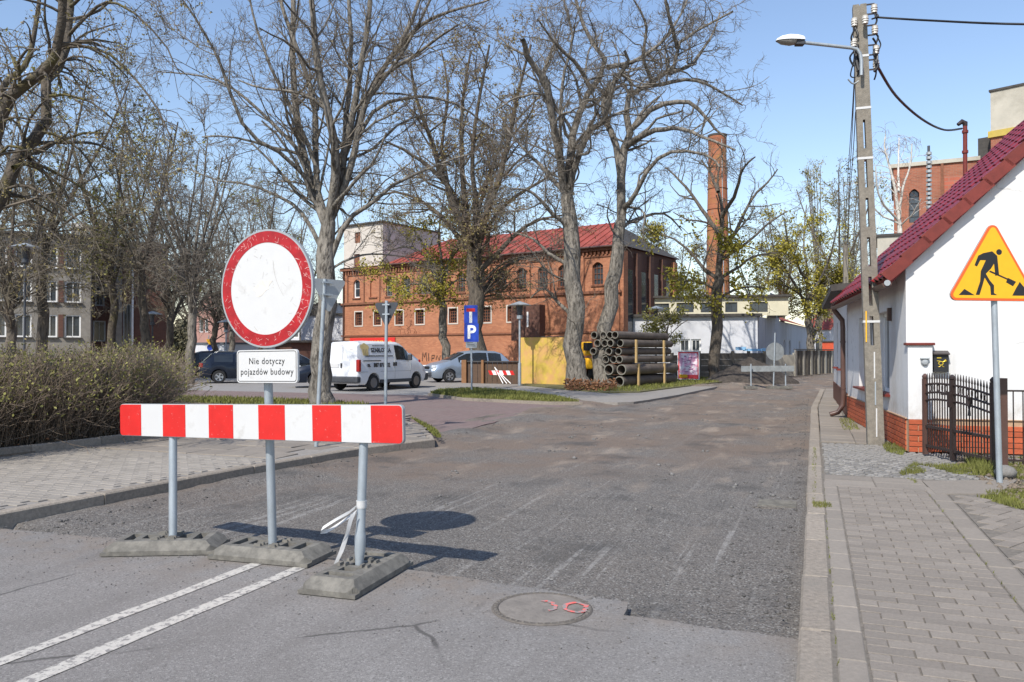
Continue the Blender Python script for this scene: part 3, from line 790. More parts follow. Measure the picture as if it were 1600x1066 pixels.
# a few raised clods of broken surface along the street
r_ = np.random.RandomState(28); n_ = 420
cu, cv = 3 + 18*r_.rand(60), -5.6 + 5.3*r_.rand(60); q_ = r_.randint(0, 60, n_)
ue, ve = cu[q_] + .16*r_.randn(n_), cv[q_] + .10*r_.randn(n_); ve = np.clip(ve, -6.1, -.05)
o = stones('broken_clods', 0, 0, 0, 0, 0, .008, .042, M_chip, 29, pts=np.stack([K0.x + EU.x*ue + EV.x*ve, K0.y + EU.y*ue + EV.y*ve, road_z(ue, ve) + .006], -1))
tag(o, 'small clods of broken surface scattered in patches over the street', 'rubble')
# strips of grass, kerbed island, far left walk
def GP(pts, z): return [G(x, y, z) for x, y in pts]
isl = GP([(905,627),(860,627),(790,624),(725,621),(672,614),(686,609.5),(740,607),(800,611),(870,620)], 0.1)
cen = sum(isl, Vector())/len(isl)
strip_prism('island_kerb', [cen + (p-cen)*1.035 for p in isl], 0.085, M_kerb)
strip_prism('grass_island', isl, 0.1, M_grassb)
strip_prism('far_walk', GP([(560,602),(815,605.5),(880,614),(909,625),(935,628),(965,629),(990,628),(1012,625),(1060,617),(1136,601),(1116,598),(1050,604),(1000,611),(900,608),(820,601),(700,598),(560,597)], 0.02), 0.02, M_walk)
strip_prism('pipe_verge', GP([(815,601),(885,608),(950,613),(1000,612),(1110,598.5),(1180,590),(1090,583),(940,586),(860,585)], 0.06), 0.06, M_grassb)
strip_prism('tree_strip', [R(13.0,-10.6), R(14.9,-11.2), R(15.7,-15), R(15.7,-27), R(13.2,-27), R(13.0,-14)], 0.1, M_grassb)
strip_prism('hedge_bed', [R(-6,-10.24), R(6.4,-10.04), R(7.6,-10.7), R(13.0,-13.5), R(14,-20), R(14,-30), R(-6,-30)], 0.12, M_dirt)
strip_prism('verge', [R(5.98,1.34), R(6.1,1.95), R(6.9,2.78), R(8.1,2.78), R(8.4,1.9), R(8.6,4.5), R(8,9), R(-2,9), R(0.5,4.1), R(2.45,2.82), R(4.45,1.93)], 0.09, M_grassb)
strip_prism('yard', [R(8.0,2.3), R(12.5,2.0), R(14,9), R(9,9)], 0.085, M_walk)
sl = strip_prism('slab_patch', [G(1441,752,.1), G(1590,750,.1), G(1560,772,.1), G(1462,772,.1)], 0.104, M_slab, z0=0.05)

def blades(name, pts, h, m, seed, w=0.006, label=None, parent=None):
    r = np.random.RandomState(seed); n = len(pts)
    C = np.array(pts); a = r.rand(n)*6.28; hh = h*(0.4+0.8*r.rand(n)); lean = (r.rand(n,2)-.5)*hh[:,None]*1.0
    dx, dy = np.cos(a)*w, np.sin(a)*w
    v0 = C + np.stack([dx,dy,0*dx],-1); v1 = C - np.stack([dx,dy,0*dx],-1)
    v2 = C + np.stack([lean[:,0], lean[:,1], hh],-1)
    V = np.stack([v0,v1,v2],1).reshape(-1,3)
    o = link(name, mesh_np(name, V, tris=np.arange(n*3).reshape(-1,3), mats=[m]), parent, kind='stuff')
    if label: tag(o, label, 'grass')
    return o
def inpoly(poly, n, seed, z, clump=0.0):
    r = np.random.RandomState(seed); P = [(p.x, p.y) for p in poly]
    xs, ys = [p[0] for p in P], [p[1] for p in P]; out = []
    while len(out) < n:
        x, y = r.uniform(min(xs), max(xs)), r.uniform(min(ys), max(ys))
        ins = False
        for i in range(len(P)):
            (x0,y0),(x1,y1) = P[i], P[i-1]
            if (y0 > y) != (y1 > y) and x < (x1-x0)*(y-y0)/(y1-y0)+x0: ins = not ins
        if ins and (clump == 0 or vnoise(np.array([x*2.2]), np.array([y*2.2]), 77)[0] > clump): out.append((x, y, z))
    return out
blades('island_grass', inpoly(isl, 9000, 1, 0.1), 0.09, M_grass, 1, 0.018, 'short green grass on the kerbed island below the blue signs')
blades('strip_grass', inpoly([R(13.0,-10.6), R(14.9,-11.2), R(15.7,-15), R(15.7,-27), R(13.2,-27)], 9000, 2, 0.1), 0.10, M_grass, 2, 0.018, 'grass strip around the big forked tree behind the barrier')
blades('verge_grass', inpoly(GP([(1405,740),(1440,716),(1600,716),(1600,800),(1520,775),(1430,757)], 0.09), 6500, 3, 0.09, 0.56) + inpoly([R(6.9,3.0), R(8.1,2.9), R(8.4,4.5), R(6,8), R(-1,8), R(0.6,4.3), R(2.5,3.0), R(4.5,2.2)], 9000, 33, 0.09, 0.4) + inpoly(GP([(1520,705),(1560,735),(1530,742),(1500,730)],.09), 1500, 9, 0.09), 0.042, M_grass, 3, 0.005, 'patchy grass and weeds around the foot of the warning sign')
blades('verge_tuft', inpoly(GP([(1515,725),(1545,725),(1552,745),(1520,742)], 0.09), 700, 31, 0.09), 0.15, M_grass, 31, 0.005, 'taller green tuft of grass at the foot of the gate post')
blades('pipe_grass', inpoly(GP([(885,607),(950,612),(1000,611),(1110,598),(1170,590),(1090,588),(940,596)], 0.06), 6000, 4, 0.06), 0.12, M_grass, 4, 0.02, 'grass growing round the stacked pipes')
blades('kerb_weeds', inpoly(GP([(1268,785),(1296,786),(1300,793),(1272,794)], 0.1), 260, 5, 0.1) + inpoly(GP([(1270,700),(1276,700),(1275,790),(1269,790)], 0.1), 120, 15, 0.1) + [tuple(R(u_, 1.125 + random.uniform(-.006,.006), .095)) for u_ in np.random.RandomState(6).choice(np.linspace(-1,5,24), 60) + np.random.RandomState(7).randn(60)*.03] + [tuple(R(u_, .165 + random.uniform(-.006,.006), .095)) for u_ in np.random.RandomState(8).choice(np.linspace(-1,5,20), 70) + np.random.RandomState(9).randn(70)*.03], 0.028, M_grass, 5, 0.004, 'small green weeds sprouting behind the right kerb')
blades('wall_weeds', inpoly(GP([(1310,655),(1330,655),(1345,672),(1318,672)], 0.1), 400, 6, 0.1) + inpoly(GP([(1375,690),(1420,700),(1410,712),(1385,706)], 0.1), 700, 7, 0.1), 0.05, M_grass, 6, 0.006, 'weeds along the foot of the white house wall')
blades('pavement_weeds', inpoly(GP([(640,652),(662,662),(680,672),(690,684),(682,684),(664,668)], 0.09), 900, 8, 0.09), 0.06, M_grass, 8, 0.012, 'weeds in the rounded corner of the pavement behind the barrier')
pts = [(p[0], p[1], 0.10) for p in inpoly(GP([(1480,715),(1600,715),(1600,790),(1560,770)], 0.09), 400, 12, 0.09)]
o = stones('soil_clods', 0, 0, 0, 0, 0, 0.012, 0.05, M_dirt, 12, pts=np.array(pts)); tag(o, 'brown soil clods and rubble around the warning sign post', 'soil')
mb = MB(); mb.lathe([(0.02,0),(0.10,0.03),(0.115,0.08),(0.08,0.13),(0.02,0.15)], 9, Matrix.Translation(G(1571,748,.09)) @ Matrix.Scale(1.0,4))
tag(ob('field_stone', mb, M_sett, smooth=60), 'rounded pinkish stone beside the warning sign post', 'stone')

# manhole with sprayed marks, gully
mh = thing('manhole_cover', 'round concrete filled manhole cover with pink sprayed marks', 'manhole cover', G(847,951,0))
mb = MB(); mb.lathe([(0.255,0.002),(0.255,0.006),(0.001,0.0065)], 40)
ob('lid', mb, mat('lid_concrete', (0.20, 0.178, 0.155), 0.9, var=0.25, scale=14, bump=0.4, bscale=60, stain=(0.10, 0.09, 0.08), sscale=7, samt=0.8, slo=0.52, shi=0.66), mh)
mb = MB(); mb.lathe([(0.256,0.002),(0.262,0.008),(0.288,0.008),(0.296,0.002)], 48); ob('frame_ring', mb, mat('cast_iron', (0.12,0.105,0.09), 0.8, var=0.3, scale=20), mh)
mb = MB()
for k in range(44):
    a = k*math.pi*2/44; mb.box((0.276*math.cos(a), 0.276*math.sin(a), 0.009), (0.014,0.012,0.005), a)
ob('frame_teeth', mb, mat('worn_iron', (0.17, 0.152, 0.13), 0.7, var=0.3, scale=30), mh, kind='stuff')
M_spray = mat('spray_pink', (0.72, 0.13, 0.11), 0.8, var=0.15, scale=20, stain=(0.25,0.23,0.22), sscale=26, samt=1.0, slo=0.44, shi=0.52)
def stroke(pts, w, z):
    mb = MB(); n = len(pts); L_, R_ = [], []
    for i in range(n):
        a, b = Vector(pts[max(0,i-1)]), Vector(pts[min(n-1,i+1)]); d = (b-a).normalized(); nn = Vector((-d.y, d.x))
        p = Vector(pts[i]); q = w*(0.8+0.4*random.random())
        L_.append((*(p+nn*q), z)); R_.append((*(p-nn*q), z))
    mb.add(L_+R_, [(i+n, i+1+n, i+1, i) for i in range(n-1)]); return mb
arc = [(0.02+0.06*math.cos(t)+random.uniform(-.012,.012), 0.02+0.085*math.sin(t)+random.uniform(-.006,.006)) for t in [1.9-0.33*k for k in range(11)]]
ob('sprayed_mark', stroke(arc, 0.014, 0.011), M_spray, mh)
rg = [(0.195+0.06*math.cos(t)+random.uniform(-.012,.012), -0.01+0.085*math.sin(t)+random.uniform(-.006,.006)) for t in [k*2*math.pi/16 for k in range(17)]]
ob('sprayed_mark', stroke(rg, 0.014, 0.0115), M_spray, mh)
gl = thing('gully', 'sunken dark gully grate against the right kerb', 'gully', R(6.1-1.3, -0.28, -0.05), ROAD_A)
mb = MB(); mb.box((0,0,-0.01), (0.42,0.44,0.04)); ob('frame', mb, M_mill, gl)
for k in range(6): mb = MB(); mb.box((-0.15+k*0.06,0,0.018), (0.03,0.36,0.015)); ob('grate_bar', mb, M_rubber, gl)
# big crumbs of asphalt
for k, (px, py, s) in enumerate(((1340,560,0),)): pass
# ------------------------------------------------------------------ barrier, its sign and feet
FOOT = []
def foot(name, label, c, ang, seed):
    """rubber sign foot as a height field: bevelled slab, raised middle, real slots"""
    if FOOT:
        o = link(name, FOOT[0]); o.location = c; o.rotation_euler = (0, 0, ang)
        return tag(o, label, 'sign foot', 'rubber feet of the road barrier')
    nx, ny = 165, 81
    xs = np.linspace(-0.41, 0.41, nx); ys = np.linspace(-0.2, 0.2, ny)
    X, Y = np.meshgrid(xs, ys, indexing='ij')
    ex, ey = 0.41-np.abs(X), 0.2-np.abs(Y)
    Z = np.minimum(0.04 + np.minimum(ex*0.75, ey*1.1), 0.10)
    cut = (ex + ey) < 0.06
    def rect(cx, cy, w, d, z):
        m = (np.abs(X-cx) < w/2) & (np.abs(Y-cy) < d/2); Z[m] = z
    for s in (-1, 1):
        rect(s*0.25, 0, 0.065, 0.19, 0.008)
        rect(s*0.13, 0.0, 0.075, 0.11, 0.03)
        for q in (-0.1, -0.06, 0.06, 0.1): rect(0.04*s+s*0.02, q, 0.055, 0.02, 0.118)
    rect(0, 0, 0.075, 0.075, 0.06)
    Z[cut] = 0.03
    V = np.stack([X, Y, Z], -1).reshape(-1, 3)
    ii = (np.arange(nx-1)[:,None]*ny + np.arange(ny-1)[None,:]).ravel()
    Q = np.stack([ii, ii+ny, ii+ny+1, ii+1], -1)
    # skirt
    per = [i*ny for i in range(nx)] + [(nx-1)*ny+j for j in range(1,ny)] + [i*ny+ny-1 for i in range(nx-2,-1,-1)] + [j for j in range(ny-2,0,-1)]
    n0 = len(V); low = V[per].copy(); low[:,2] = 0.006
    V = np.concatenate([V, low]); k = len(per)
    S = np.array([[per[i], n0+i, n0+(i+1)%k, per[(i+1)%k]] for i in range(k)])
    me = mesh_np('sign_foot', V, np.concatenate([Q, S]), mats=[M_rubber], smooth=True)
    me.set_sharp_from_angle(angle=rad(14)); FOOT.append(me)
    o = link(name, me); o.location = c; o.rotation_euler = (0, 0, ang)
    tag(o, label, 'sign foot', 'rubber feet of the road barrier')
    return o
PB = [Vector((-2.565,5.95,0)), Vector((-1.75,5.755,0)), Vector((-1.01,5.20,0))]
foot('sign_foot', 'grey rubber foot under the first barrier post, nearest the left pavement', PB[0]+Vector((-.05,.02,0)), rad(4), 1)
foot('sign_foot', 'grey rubber foot under the round sign, set askew on the centre line', PB[1], rad(-17), 2)
foot('sign_foot', 'grey rubber foot under the taped barrier post, turned end on', PB[2], rad(72), 3)
b0, b1 = A(188, 656, 6.27), A(629, 663.5, 5.02)
bd = (b1-b0); bl = bd.length; bx = bd.normalized(); bn = Vector((bx.y, -bx.x, 0)).normalized(); bz = bx.cross(-bn).normalized()
if bz.z < 0: bz = -bz
BM = Matrix((bx, -bn, bz)).transposed().to_4x4(); BM.translation = (b0+b1)/2
rb = thing('road_barrier', 'red and white striped barrier board across the street on grey posts', 'road barrier', ((b0+b1)/2).to_3d() * 1.0)
def rrect(w, h, r, n=5):
    out = []
    for cx, cy, a0 in ((w/2-r,h/2-r,0),(-w/2+r,h/2-r,90),(-w/2+r,-h/2+r,180),(w/2-r,-h/2+r,270)):
        for k in range(n+1):
            a = rad(a0+90*k/n); out.append((cx+r*math.cos(a), cy+r*math.sin(a)))
    return out
XZ = BM @ UPX
hb = 0.247
mb = MB(); mb.prism(rrect(bl, hb, 0.03), -0.022, 0.0, XZ)
ob('board', mb, M_swhite, rb, world=True)
mb = MB(); mb.prism(rrect(bl+0.006, hb+0.006, 0.033), -0.028, -0.003, XZ); ob('board_rim', mb, M_sgrey, rb, world=True)
sw = bl/11
for k in range(0, 11, 2):
    x0, x1 = -bl/2 + sw*k, -bl/2 + sw*(k+1)
    mb = MB()
    if k == 0 or k == 10:
        full = rrect(bl-0.004, hb-0.004, 0.028)
        pl = [p for p in full if (p[0] < x1 if k == 0 else p[0] > x0)]
        if k == 0: i = max(range(len(pl)), key=lambda q: -pl[q][0]); pl = [(x1, hb/2-0.002)] + [p for p in pl] + [(x1, -hb/2+0.002)]
        else:
            top = [p for p in pl if p[1] > 0]; bot = [p for p in pl if p[1] <= 0]
            pl = bot + top; pl = [(x0, -hb/2+0.002)] + pl + [(x0, hb/2-0.002)]
    else: pl = [(x0,-hb/2+0.002),(x1,-hb/2+0.002),(x1,hb/2-0.002),(x0,hb/2-0.002)]
    mb.prism(pl, 0.0, 0.0025, XZ)
    ob('red_stripe', mb, M_sred, rb, world=True)
def postpx(px, py, off): 
    d = ray(px, py); 
    # hit the board plane, then step behind it
    t = (((b0+b1)/2 - Vector((0,0,H))).dot(bn)) / d.dot(bn)
    return Vector((0,0,H)) + d*t - bn*off
p0t = postpx(261, 640, 0.055); p2t = postpx(562, 640, 0.055); p1t = postpx(420.5, 640, 0.055)
def post(pa, pb, r=0.03, flat_=False):
    mb = MB()
    if not flat_: mb.tube([pa, pb], r, 14)
    else:
        d = pb-pa; L_ = d.length
        mb.tube([pa, pa+d*0.09, pa+d*0.13, pa+d*0.22, pa+d*0.26, pb], [0.026,0.03,0.037,0.037,0.03,0.03], 14)
    return mb
ob('post', post(PB[0]+Vector((0,0,0.05)), p0t), M_galv, rb, smooth=40, world=True)
ob('post', post(PB[2]+Vector((0,0,0.05)), p2t, flat_=True), M_galv, rb, smooth=40, world=True)
for pt in (p0t, p2t):
    mb = MB(); q = pt + bn*0.02 - Vector((0,0,0.1)); mb.box(q, (0.10,0.03,0.05), math.atan2(bx.y,bx.x)); ob('bracket', mb, M_sgrey, rb, world=True)
# sign over the middle post
sgc = A(415.5, 451, 5.60)
ts = thing('traffic_sign', 'round white sign with scratched red border and text plate above the barrier', 'road sign', PB[1])
ptop = A(414, 400, 5.66)
ob('post', post(PB[1]+Vector((0,0,0.05)), ptop, 0.031), M_galv, ts, smooth=40, world=True)
sa = math.atan2(bx.y, bx.x) + rad(2)
SX = Matrix.Translation(sgc) @ Matrix.Rotation(sa, 4, 'Z') @ Matrix.Rotation(rad(-1.0), 4, 'Y') @ UPX
Rr = 0.418
def ring(r0, r1, n, z0, z1, M):
    mb = MB(); vv = []
    for r, z in ((r0,z0),(r0,z1),(r1,z1),(r1,z0)):
        vv += [M @ Vector((r*math.cos(2*math.pi*k/n), r*math.sin(2*math.pi*k/n), z)) for k in range(n)]
    ff = []
    for j in range(4):
        for k in range(n): ff.append((j*n+k, j*n+(k+1)%n, ((j+1)%4)*n+(k+1)%n, ((j+1)%4)*n+k))
    return mb.add(vv, [f[::-1] for f in ff])
mb = MB(); mb.prism([(Rr*math.cos(2*math.pi*k/64), Rr*math.sin(2*math.pi*k/64)) for k in range(64)], -0.02, 0.0, SX); ob('disc', mb, M_swhite, ts, smooth=30, world=True)
ob('red_border', ring(Rr*0.79, Rr*0.985, 64, 0.0, 0.002, SX), M_sred2, ts, smooth=30, world=True)
ob('rim', ring(Rr*0.985, Rr*1.015, 64, -0.022, 0.003, SX), M_sgrey, ts, smooth=30, world=True)
# the scuff and scratches on its white face
mb = MB(); mb.prism([(-0.03+0.075*math.cos(t)*(1+.25*math.sin(5*t)), 0.01+0.05*math.sin(t)*(1+.3*math.cos(3*t))+0.4*0.06*math.cos(t)) for t in [2*math.pi*k/22 for k in range(22)]], 0.0005, 0.0012, SX)
ob('scuff', mb, mat('scuff', (0.62,0.585,0.53), 0.6, var=0.1, scale=20, stain=(0.8,0.79,0.77), sscale=25, samt=0.9), ts, world=True)
mb = MB()
r_ = random.Random(4)
for k in range(26):
    a, rr = r_.uniform(0, 6.28), Rr*0.76*math.sqrt(r_.random()); x, y = rr*math.cos(a), rr*math.sin(a)
    ln, th = r_.uniform(0.008, 0.05), r_.uniform(0, 3.14); w = r_.uniform(0.0006, 0.0014)
    dx, dy = math.cos(th)*ln/2, math.sin(th)*ln/2; nx_, ny_ = -math.sin(th)*w, math.cos(th)*w
    mb.add([SX @ Vector(p) for p in ((x-dx-nx_,y-dy-ny_,.001),(x+dx-nx_,y+dy-ny_,.001),(x+dx+nx_,y+dy+ny_,.001),(x-dx+nx_,y-dy+ny_,.001))], [(0,1,2,3)])
pts = [(0.07+0.16*t*t, 0.19-0.33*t, ) for t in (0,.15,.3,.45,.6,.75)]
for a, b in zip(pts[:-1], pts[1:]): mb.add([SX @ Vector(p) for p in ((a[0]-.0012,a[1],.001),(b[0]-.0012,b[1],.001),(b[0]+.0012,b[1],.001),(a[0]+.0012,a[1],.001))], [(0,1,2,3)])
ob('scratches', mb, mat('scratch', (0.38,0.36,0.33), 0.7), ts, world=True)
mb = MB()
for k in range(120):
    a, rr = r_.uniform(0, 6.28), Rr*r_.uniform(0.80, 0.97); x, y = rr*math.cos(a), rr*math.sin(a)
    ln, th = r_.uniform(0.006, 0.04), r_.uniform(0, 3.14); w = r_.uniform(0.0005, 0.0013)
    dx, dy = math.cos(th)*ln/2, math.sin(th)*ln/2; nx_, ny_ = -math.sin(th)*w, math.cos(th)*w
    mb.add([SX @ Vector(p) for p in ((x-dx-nx_,y-dy-ny_,.0026),(x+dx-nx_,y+dy-ny_,.0026),(x+dx+nx_,y+dy+ny_,.0026),(x-dx+nx_,y-dy+ny_,.0026))], [(0,1,2,3)])
ob('border_scratches', mb, mat('border_scratch', (0.72,0.45,0.42), 0.6), ts, world=True)
plc = A(416.5, 572.5, 5.60)
PX = Matrix.Translation(plc) @ Matrix.Rotation(sa, 4, 'Z') @ Matrix.Rotation(rad(-0.8), 4, 'Y') @ UPX
pw, ph = 0.56, 0.236
mb = MB(); mb.prism(rrect(pw, ph, 0.025), -0.02, 0.0, PX); ob('plate', mb, M_swhite, ts, world=True)
outer, inner = rrect(pw-0.018, ph-0.018, 0.02), rrect(pw-0.026, ph-0.026, 0.017)
mb = MB(); n = len(outer)
mb.add([PX @ Vector((p[0],p[1],0.0015)) for p in outer] + [PX @ Vector((p[0],p[1],0.0015)) for p in inner], [(k,(k+1)%n,n+(k+1)%n,n+k) for k in range(n)])
ob('plate_border', mb, M_black, ts, world=True)
inv = WM[ts.name].inverted()
text('Nie dotyczy', 0.066, inv @ PX @ Matrix.Translation((0.0, 0.036, 0.001)), M_black, ts, sx=0.92, ext=0.0006, off=0.0, space=1.12)
text('pojazdów budowy', 0.066, inv @ PX @ Matrix.Translation((0.0, -0.040, 0.001)), M_black, ts, sx=0.90, ext=0.0006, off=0.0, space=1.12)
for dz in (-0.1, 0.1):
    mb = MB(); mb.box(sgc - Vector((0,0,dz)) + Vector((0,0.035,0)), (0.10,0.04,0.03), sa); ob('clamp', mb, M_sgrey, ts, world=True)
# white tape tied to the right post
tp = thing('tape', 'white plastic tape knotted round the post and hanging loose', 'tape', PB[2])
kz = PB[2].lerp(p2t, 0.0); d_ = (p2t-PB[2]); q0 = PB[2] + d_*((0.49)/p2t.z)
mb = MB(); mb.tube([q0-Vector((0,0,0.024)), q0-Vector((0,0,0.01)), q0+Vector((0,0,0.012)), q0+Vector((0,0,0.026))], [0.033,0.0355,0.034,0.036], 14); ob('knot', mb, M_swhite, tp, smooth=50, world=True)
def ribbon(pts, w, wid):
    mb = MB(); n = len(pts); L_, R_ = [], []
    for i, p in enumerate(pts):
        L_.append(Vector(p) + wid[i]*w/2); R_.append(Vector(p) - wid[i]*w/2)
    th = Vector((0.001, 0.002, 0))
    mb.add([*L_, *R_, *[p+th for p in L_], *[p+th for p in R_]], [(i,i+1,n+i+1,n+i) for i in range(n-1)] + [(2*n+i,3*n+i,3*n+i+1,2*n+i+1) for i in range(n-1)])
    return mb
Z1 = Vector((0,0,1))
def at(px, py, dy=0.0): return A(px, py, 5.17+dy)
pts = [at(556,792), at(545,801,-.03), at(530,809,-.06), at(515,818,-.08), at(503,826,-.08), at(502,831,-.07), at(512,830,-.05), at(528,820,-.03), at(545,808,-.02), at(556,800)]
ob('loop', ribbon(pts, 0.03, [(Z1*0.8+Vector((0.35,0.3,0))).normalized()]*10), M_swhite, tp, smooth=60, world=True)
pts = [at(552,803,-.03), at(547,815,-.04), at(543,832,-.05), at(538,848,-.05), at(533,862,-.06), at(525,880,-.06)]
ob('tail', ribbon(pts, 0.032, [Vector((1,0.2,0.2)).normalized(),Vector((.8,.5,.2)).normalized(),Vector((.6,.8,.1)).normalized(),Vector((.9,.2,.2)).normalized(),Vector((1,0,.2)).normalized(),Vector((.7,.5,.3)).normalized()]), M_swhite, tp, smooth=60, world=True)

# ------------------------------------------------------------------ other signs
def tri(s, r, up=True, n=5):
    h = s*math.sqrt(3)/2; c = [(-s/2,-h/3),(s/2,-h/3),(0,2*h/3)]
    out = []
    for k in range(3):
        a, b, cc = Vector(c[k-1]), Vector(c[k]), Vector(c[(k+1)%3])
        da, dc = (a-b).normalized(), (cc-b).normalized(); d = (da+dc).normalized(); ctr = b + d*(r/math.sin(rad(30)))
        s0 = -(dc - da*da.dot(dc)).normalized(); e0 = -(da - dc*dc.dot(da)).normalized()
        a0, a1 = math.atan2(s0.y, s0.x), math.atan2(e0.y, e0.x)
        while a1 < a0: a1 += 2*math.pi
        for q in range(n+1):
            t = a0+(a1-a0)*q/n; out.append((ctr.x+r*math.cos(t), ctr.y+r*math.sin(t)))
    return out if up else [(-x,-y) for x, y in out]
WB = G(1562, 756, 0.09); WB.z = 0.09
ws = thing('warning_sign', 'yellow triangular roadworks sign with digging man on grey post', 'road sign', WB)
wt = A(1552, 430, WB.y - 0.0)
mb = MB(); mb.tube([WB, wt], 0.03, 14); ob('post', mb, M_galv, ws, smooth=40, world=True)
wc = A(1551.5, 427.5, WB.y-0.06)
WX = Matrix.Translation(wc) @ Matrix.Rotation(rad(2), 4, 'Z') @ Matrix.Rotation(rad(0.5), 4, 'Y') @ UPX
sd = 1.0
def planar(name, poly, z0, z1, m, par, MX):
    mb = MB(); mb.prism(poly, z0, z1, MX); return ob(name, mb, m, par, world=True)
planar('panel', tri(sd, 0.06), -0.02, 0.0, M_orng, ws, WX)
planar('yellow_face', tri(sd-0.085, 0.035), 0.0, 0.0015, M_yel, ws, WX)
planar('rim', tri(sd+0.012, 0.064), -0.024, -0.012, M_sgrey, ws, WX)
def pic(polys, par, MX, z=0.003, m=None, name='digging_man', sx=1.0, oy=0.0):
    mb = MB()
    for p in polys:
        q = [(x*sx, y+oy) for x, y in p]
        ar = sum(q[i][0]*q[(i+1)%len(q)][1]-q[(i+1)%len(q)][0]*q[i][1] for i in range(len(q)))
        if ar < 0: q = q[::-1]
        mb.prism(q, 0.001, z, MX)
    return ob(name, mb, m or M_black, par, world=True)
def U(px, py):          # photo pixel -> face plane of the warning sign
    k = WB.y/F; return ((px-1551.5)*k*1.0, (427.5-py)*k*1.0)
man = [[U(*p) for p in q] for q in (
    [(1536,396),(1550,393),(1558,400),(1561,430),(1555,431),(1553,412),(1548,420),(1540,428),(1546,438),(1553,446),(1553,458),(1558,461),(1548,461),(1547,448),(1538,434),(1535,445),(1530,461),(1524,461),(1531,440),(1532,424),(1540,407),(1531,407),(1526,417),(1522,415),(1528,400)],
    [(1545,425),(1547,423),(1577,436),(1576,438)], [(1575,434),(1588,440),(1583,447),(1572,441)])]
pic(man, ws, WX)
cx_, cy_ = U(1561,394); pic([[(cx_+0.031*math.cos(t), cy_+0.031*math.sin(t)) for t in [2*math.pi*k/14 for k in range(14)]]], ws, WX, name='head')
pic([[U(1497,461.5),U(1522,461.5),U(1511,455),U(1506,452)]], ws, WX, name='heap_small')
pic([[U(1582,461.5),U(1606,461.5),U(1604,452),U(1597,444),U(1594,440),U(1588,450)]], ws, WX, name='heap_large')
for dz in (-0.12, 0.14):
    mb = MB(); mb.box(wc + Vector((0,0.045,dz)), (0.09,0.05,0.03)); ob('clamp', mb, M_sgrey, ws, world=True)

def back_tri(label, basepx, z, top, cpx, Y, s, ry, m):
    p0 = G(*basepx, z); tt = A(*top, p0.y)
    t = thing('give_way_sign', label, 'road sign', p0, group='triangular signs seen from behind')
    mb = MB(); mb.tube([p0, tt], 0.03, 12); ob('post', mb, M_galv, t, smooth=40, world=True)
    c = A(*cpx, p0.y-0.04); MX = Matrix.Translation(c + Vector((0,0.09,0))) @ Matrix.Rotation(ry, 4, 'Z') @ UPX
    planar('panel', tri(s, 0.04, False), 0.0, 0.012, m, t, MX)
    planar('face', tri(s-0.01, 0.04, False), -0.002, 0.0, M_sred, t, MX)
    for dz in (-0.06, 0.12):
        mb = MB(); mb.box(tuple(c + Vector((0,0.03,dz))), (0.16,0.03,0.025), ry); ob('clamp', mb, M_galv, t, world=True)
    return t
back_tri('pale grey back of a triangular sign on leaning post beside the big tree', (494,698), 0.1, (507.5,436), (511,454), 11.6, 0.60, rad(42), M_sgrey)
back_tri('dark back of a triangular sign on straight post before the van', (602,667), 0.1, (604,470), (603,486), 14.6, 0.56, rad(-25), M_sdark)

bs = G(737, 611, 0.1)
t = thing('parking_sign_post', 'post with blue dead end sign above blue parking sign', 'road sign', bs)
mb = MB(); mb.tube([bs, A(736,477,bs.y)], 0.032, 10); ob('post', mb, M_galv, t, smooth=40, world=True)
q_ = bs.y/F; ry = rad(-14)
def plate(name, px, py, w, h, m, par, dy=0.05):
    MX = Matrix.Translation(A(px,py,bs.y-dy)) @ Matrix.Rotation(ry, 4, 'Z') @ UPX
    planar(name, rrect(w, h, 0.03), -0.015, 0.0, m, par, MX); return MX
M1 = plate('dead_end_plate', 735.5, 491.5, 0.50, 0.66, M_blue, t)
planar('white_bar', [(-0.055,-0.30),(0.055,-0.30),(0.055,0.14),(-0.055,0.14)], 0.001, 0.003, M_white, t, M1)
planar('red_bar', [(-0.16,0.10),(0.16,0.10),(0.16,0.22),(-0.16,0.22)], 0.003, 0.005, M_sred, t, M1)
M2 = plate('parking_plate', 736.5, 520, 0.54, 0.66, M_blue, t)
iv = WM[t.name].inverted()
text('P', 0.66, iv @ M2 @ Matrix.Translation((0,0,0.002)), M_white, t, ext=0.001, off=0.018)
M3 = plate('small_plate', 736.5, 538.5, 0.42, 0.24, M_sgrey, t)
for k in range(3): planar('small_line', [(-0.15,-0.06+k*0.06),(0.15-0.04*k,-0.06+k*0.06),(0.15-0.04*k,-0.045+k*0.06),(-0.15,-0.045+k*0.06)], 0.001, 0.002, M_black, t, M3)

# far barrier seen from behind
fy = G(1200, 606, 0).y
fb0, fb1 = A(1158,576.5,fy+0.3), A(1241,576,fy-0.3)
t = thing('far_barrier', 'grey back of a distant barrier with round sign across the street', 'road barrier', (fb0+fb1)/2 - Vector((0,0,1)))
mb = MB(); mb.bar(fb0, fb1, 0.02, 0.24); ob('board', mb, M_sfar, t, world=True)
for x in (1173, 1227):
    mb = MB(); p = A(x, 606, fy); mb.tube([(p.x,p.y-0.04,-0.05),(p.x,p.y-0.04,1.0)], 0.03, 10); ob('post', mb, M_galv, t, smooth=40, world=True)
t2 = thing('far_round_sign', 'grey back of a round sign on its post behind the distant barrier', 'road sign', (A(1208,606,fy).x, fy, -0.05))
mb = MB(); p = A(1208,602,fy); mb.tube([(p.x,p.y-0.03,-0.05),(p.x+0.08,p.y-0.03,2.3)], 0.03, 10); ob('post', mb, M_galv, t2, smooth=40, world=True)
c = A(1211,549.5,fy); mb = MB(); mb.prism([(0.38*math.cos(2*math.pi*k/28),0.38*math.sin(2*math.pi*k/28)) for k in range(28)], -0.012, 0.0, Matrix.Translation(c) @ UPX); ob('disc', mb, M_sfar, t2, world=True)
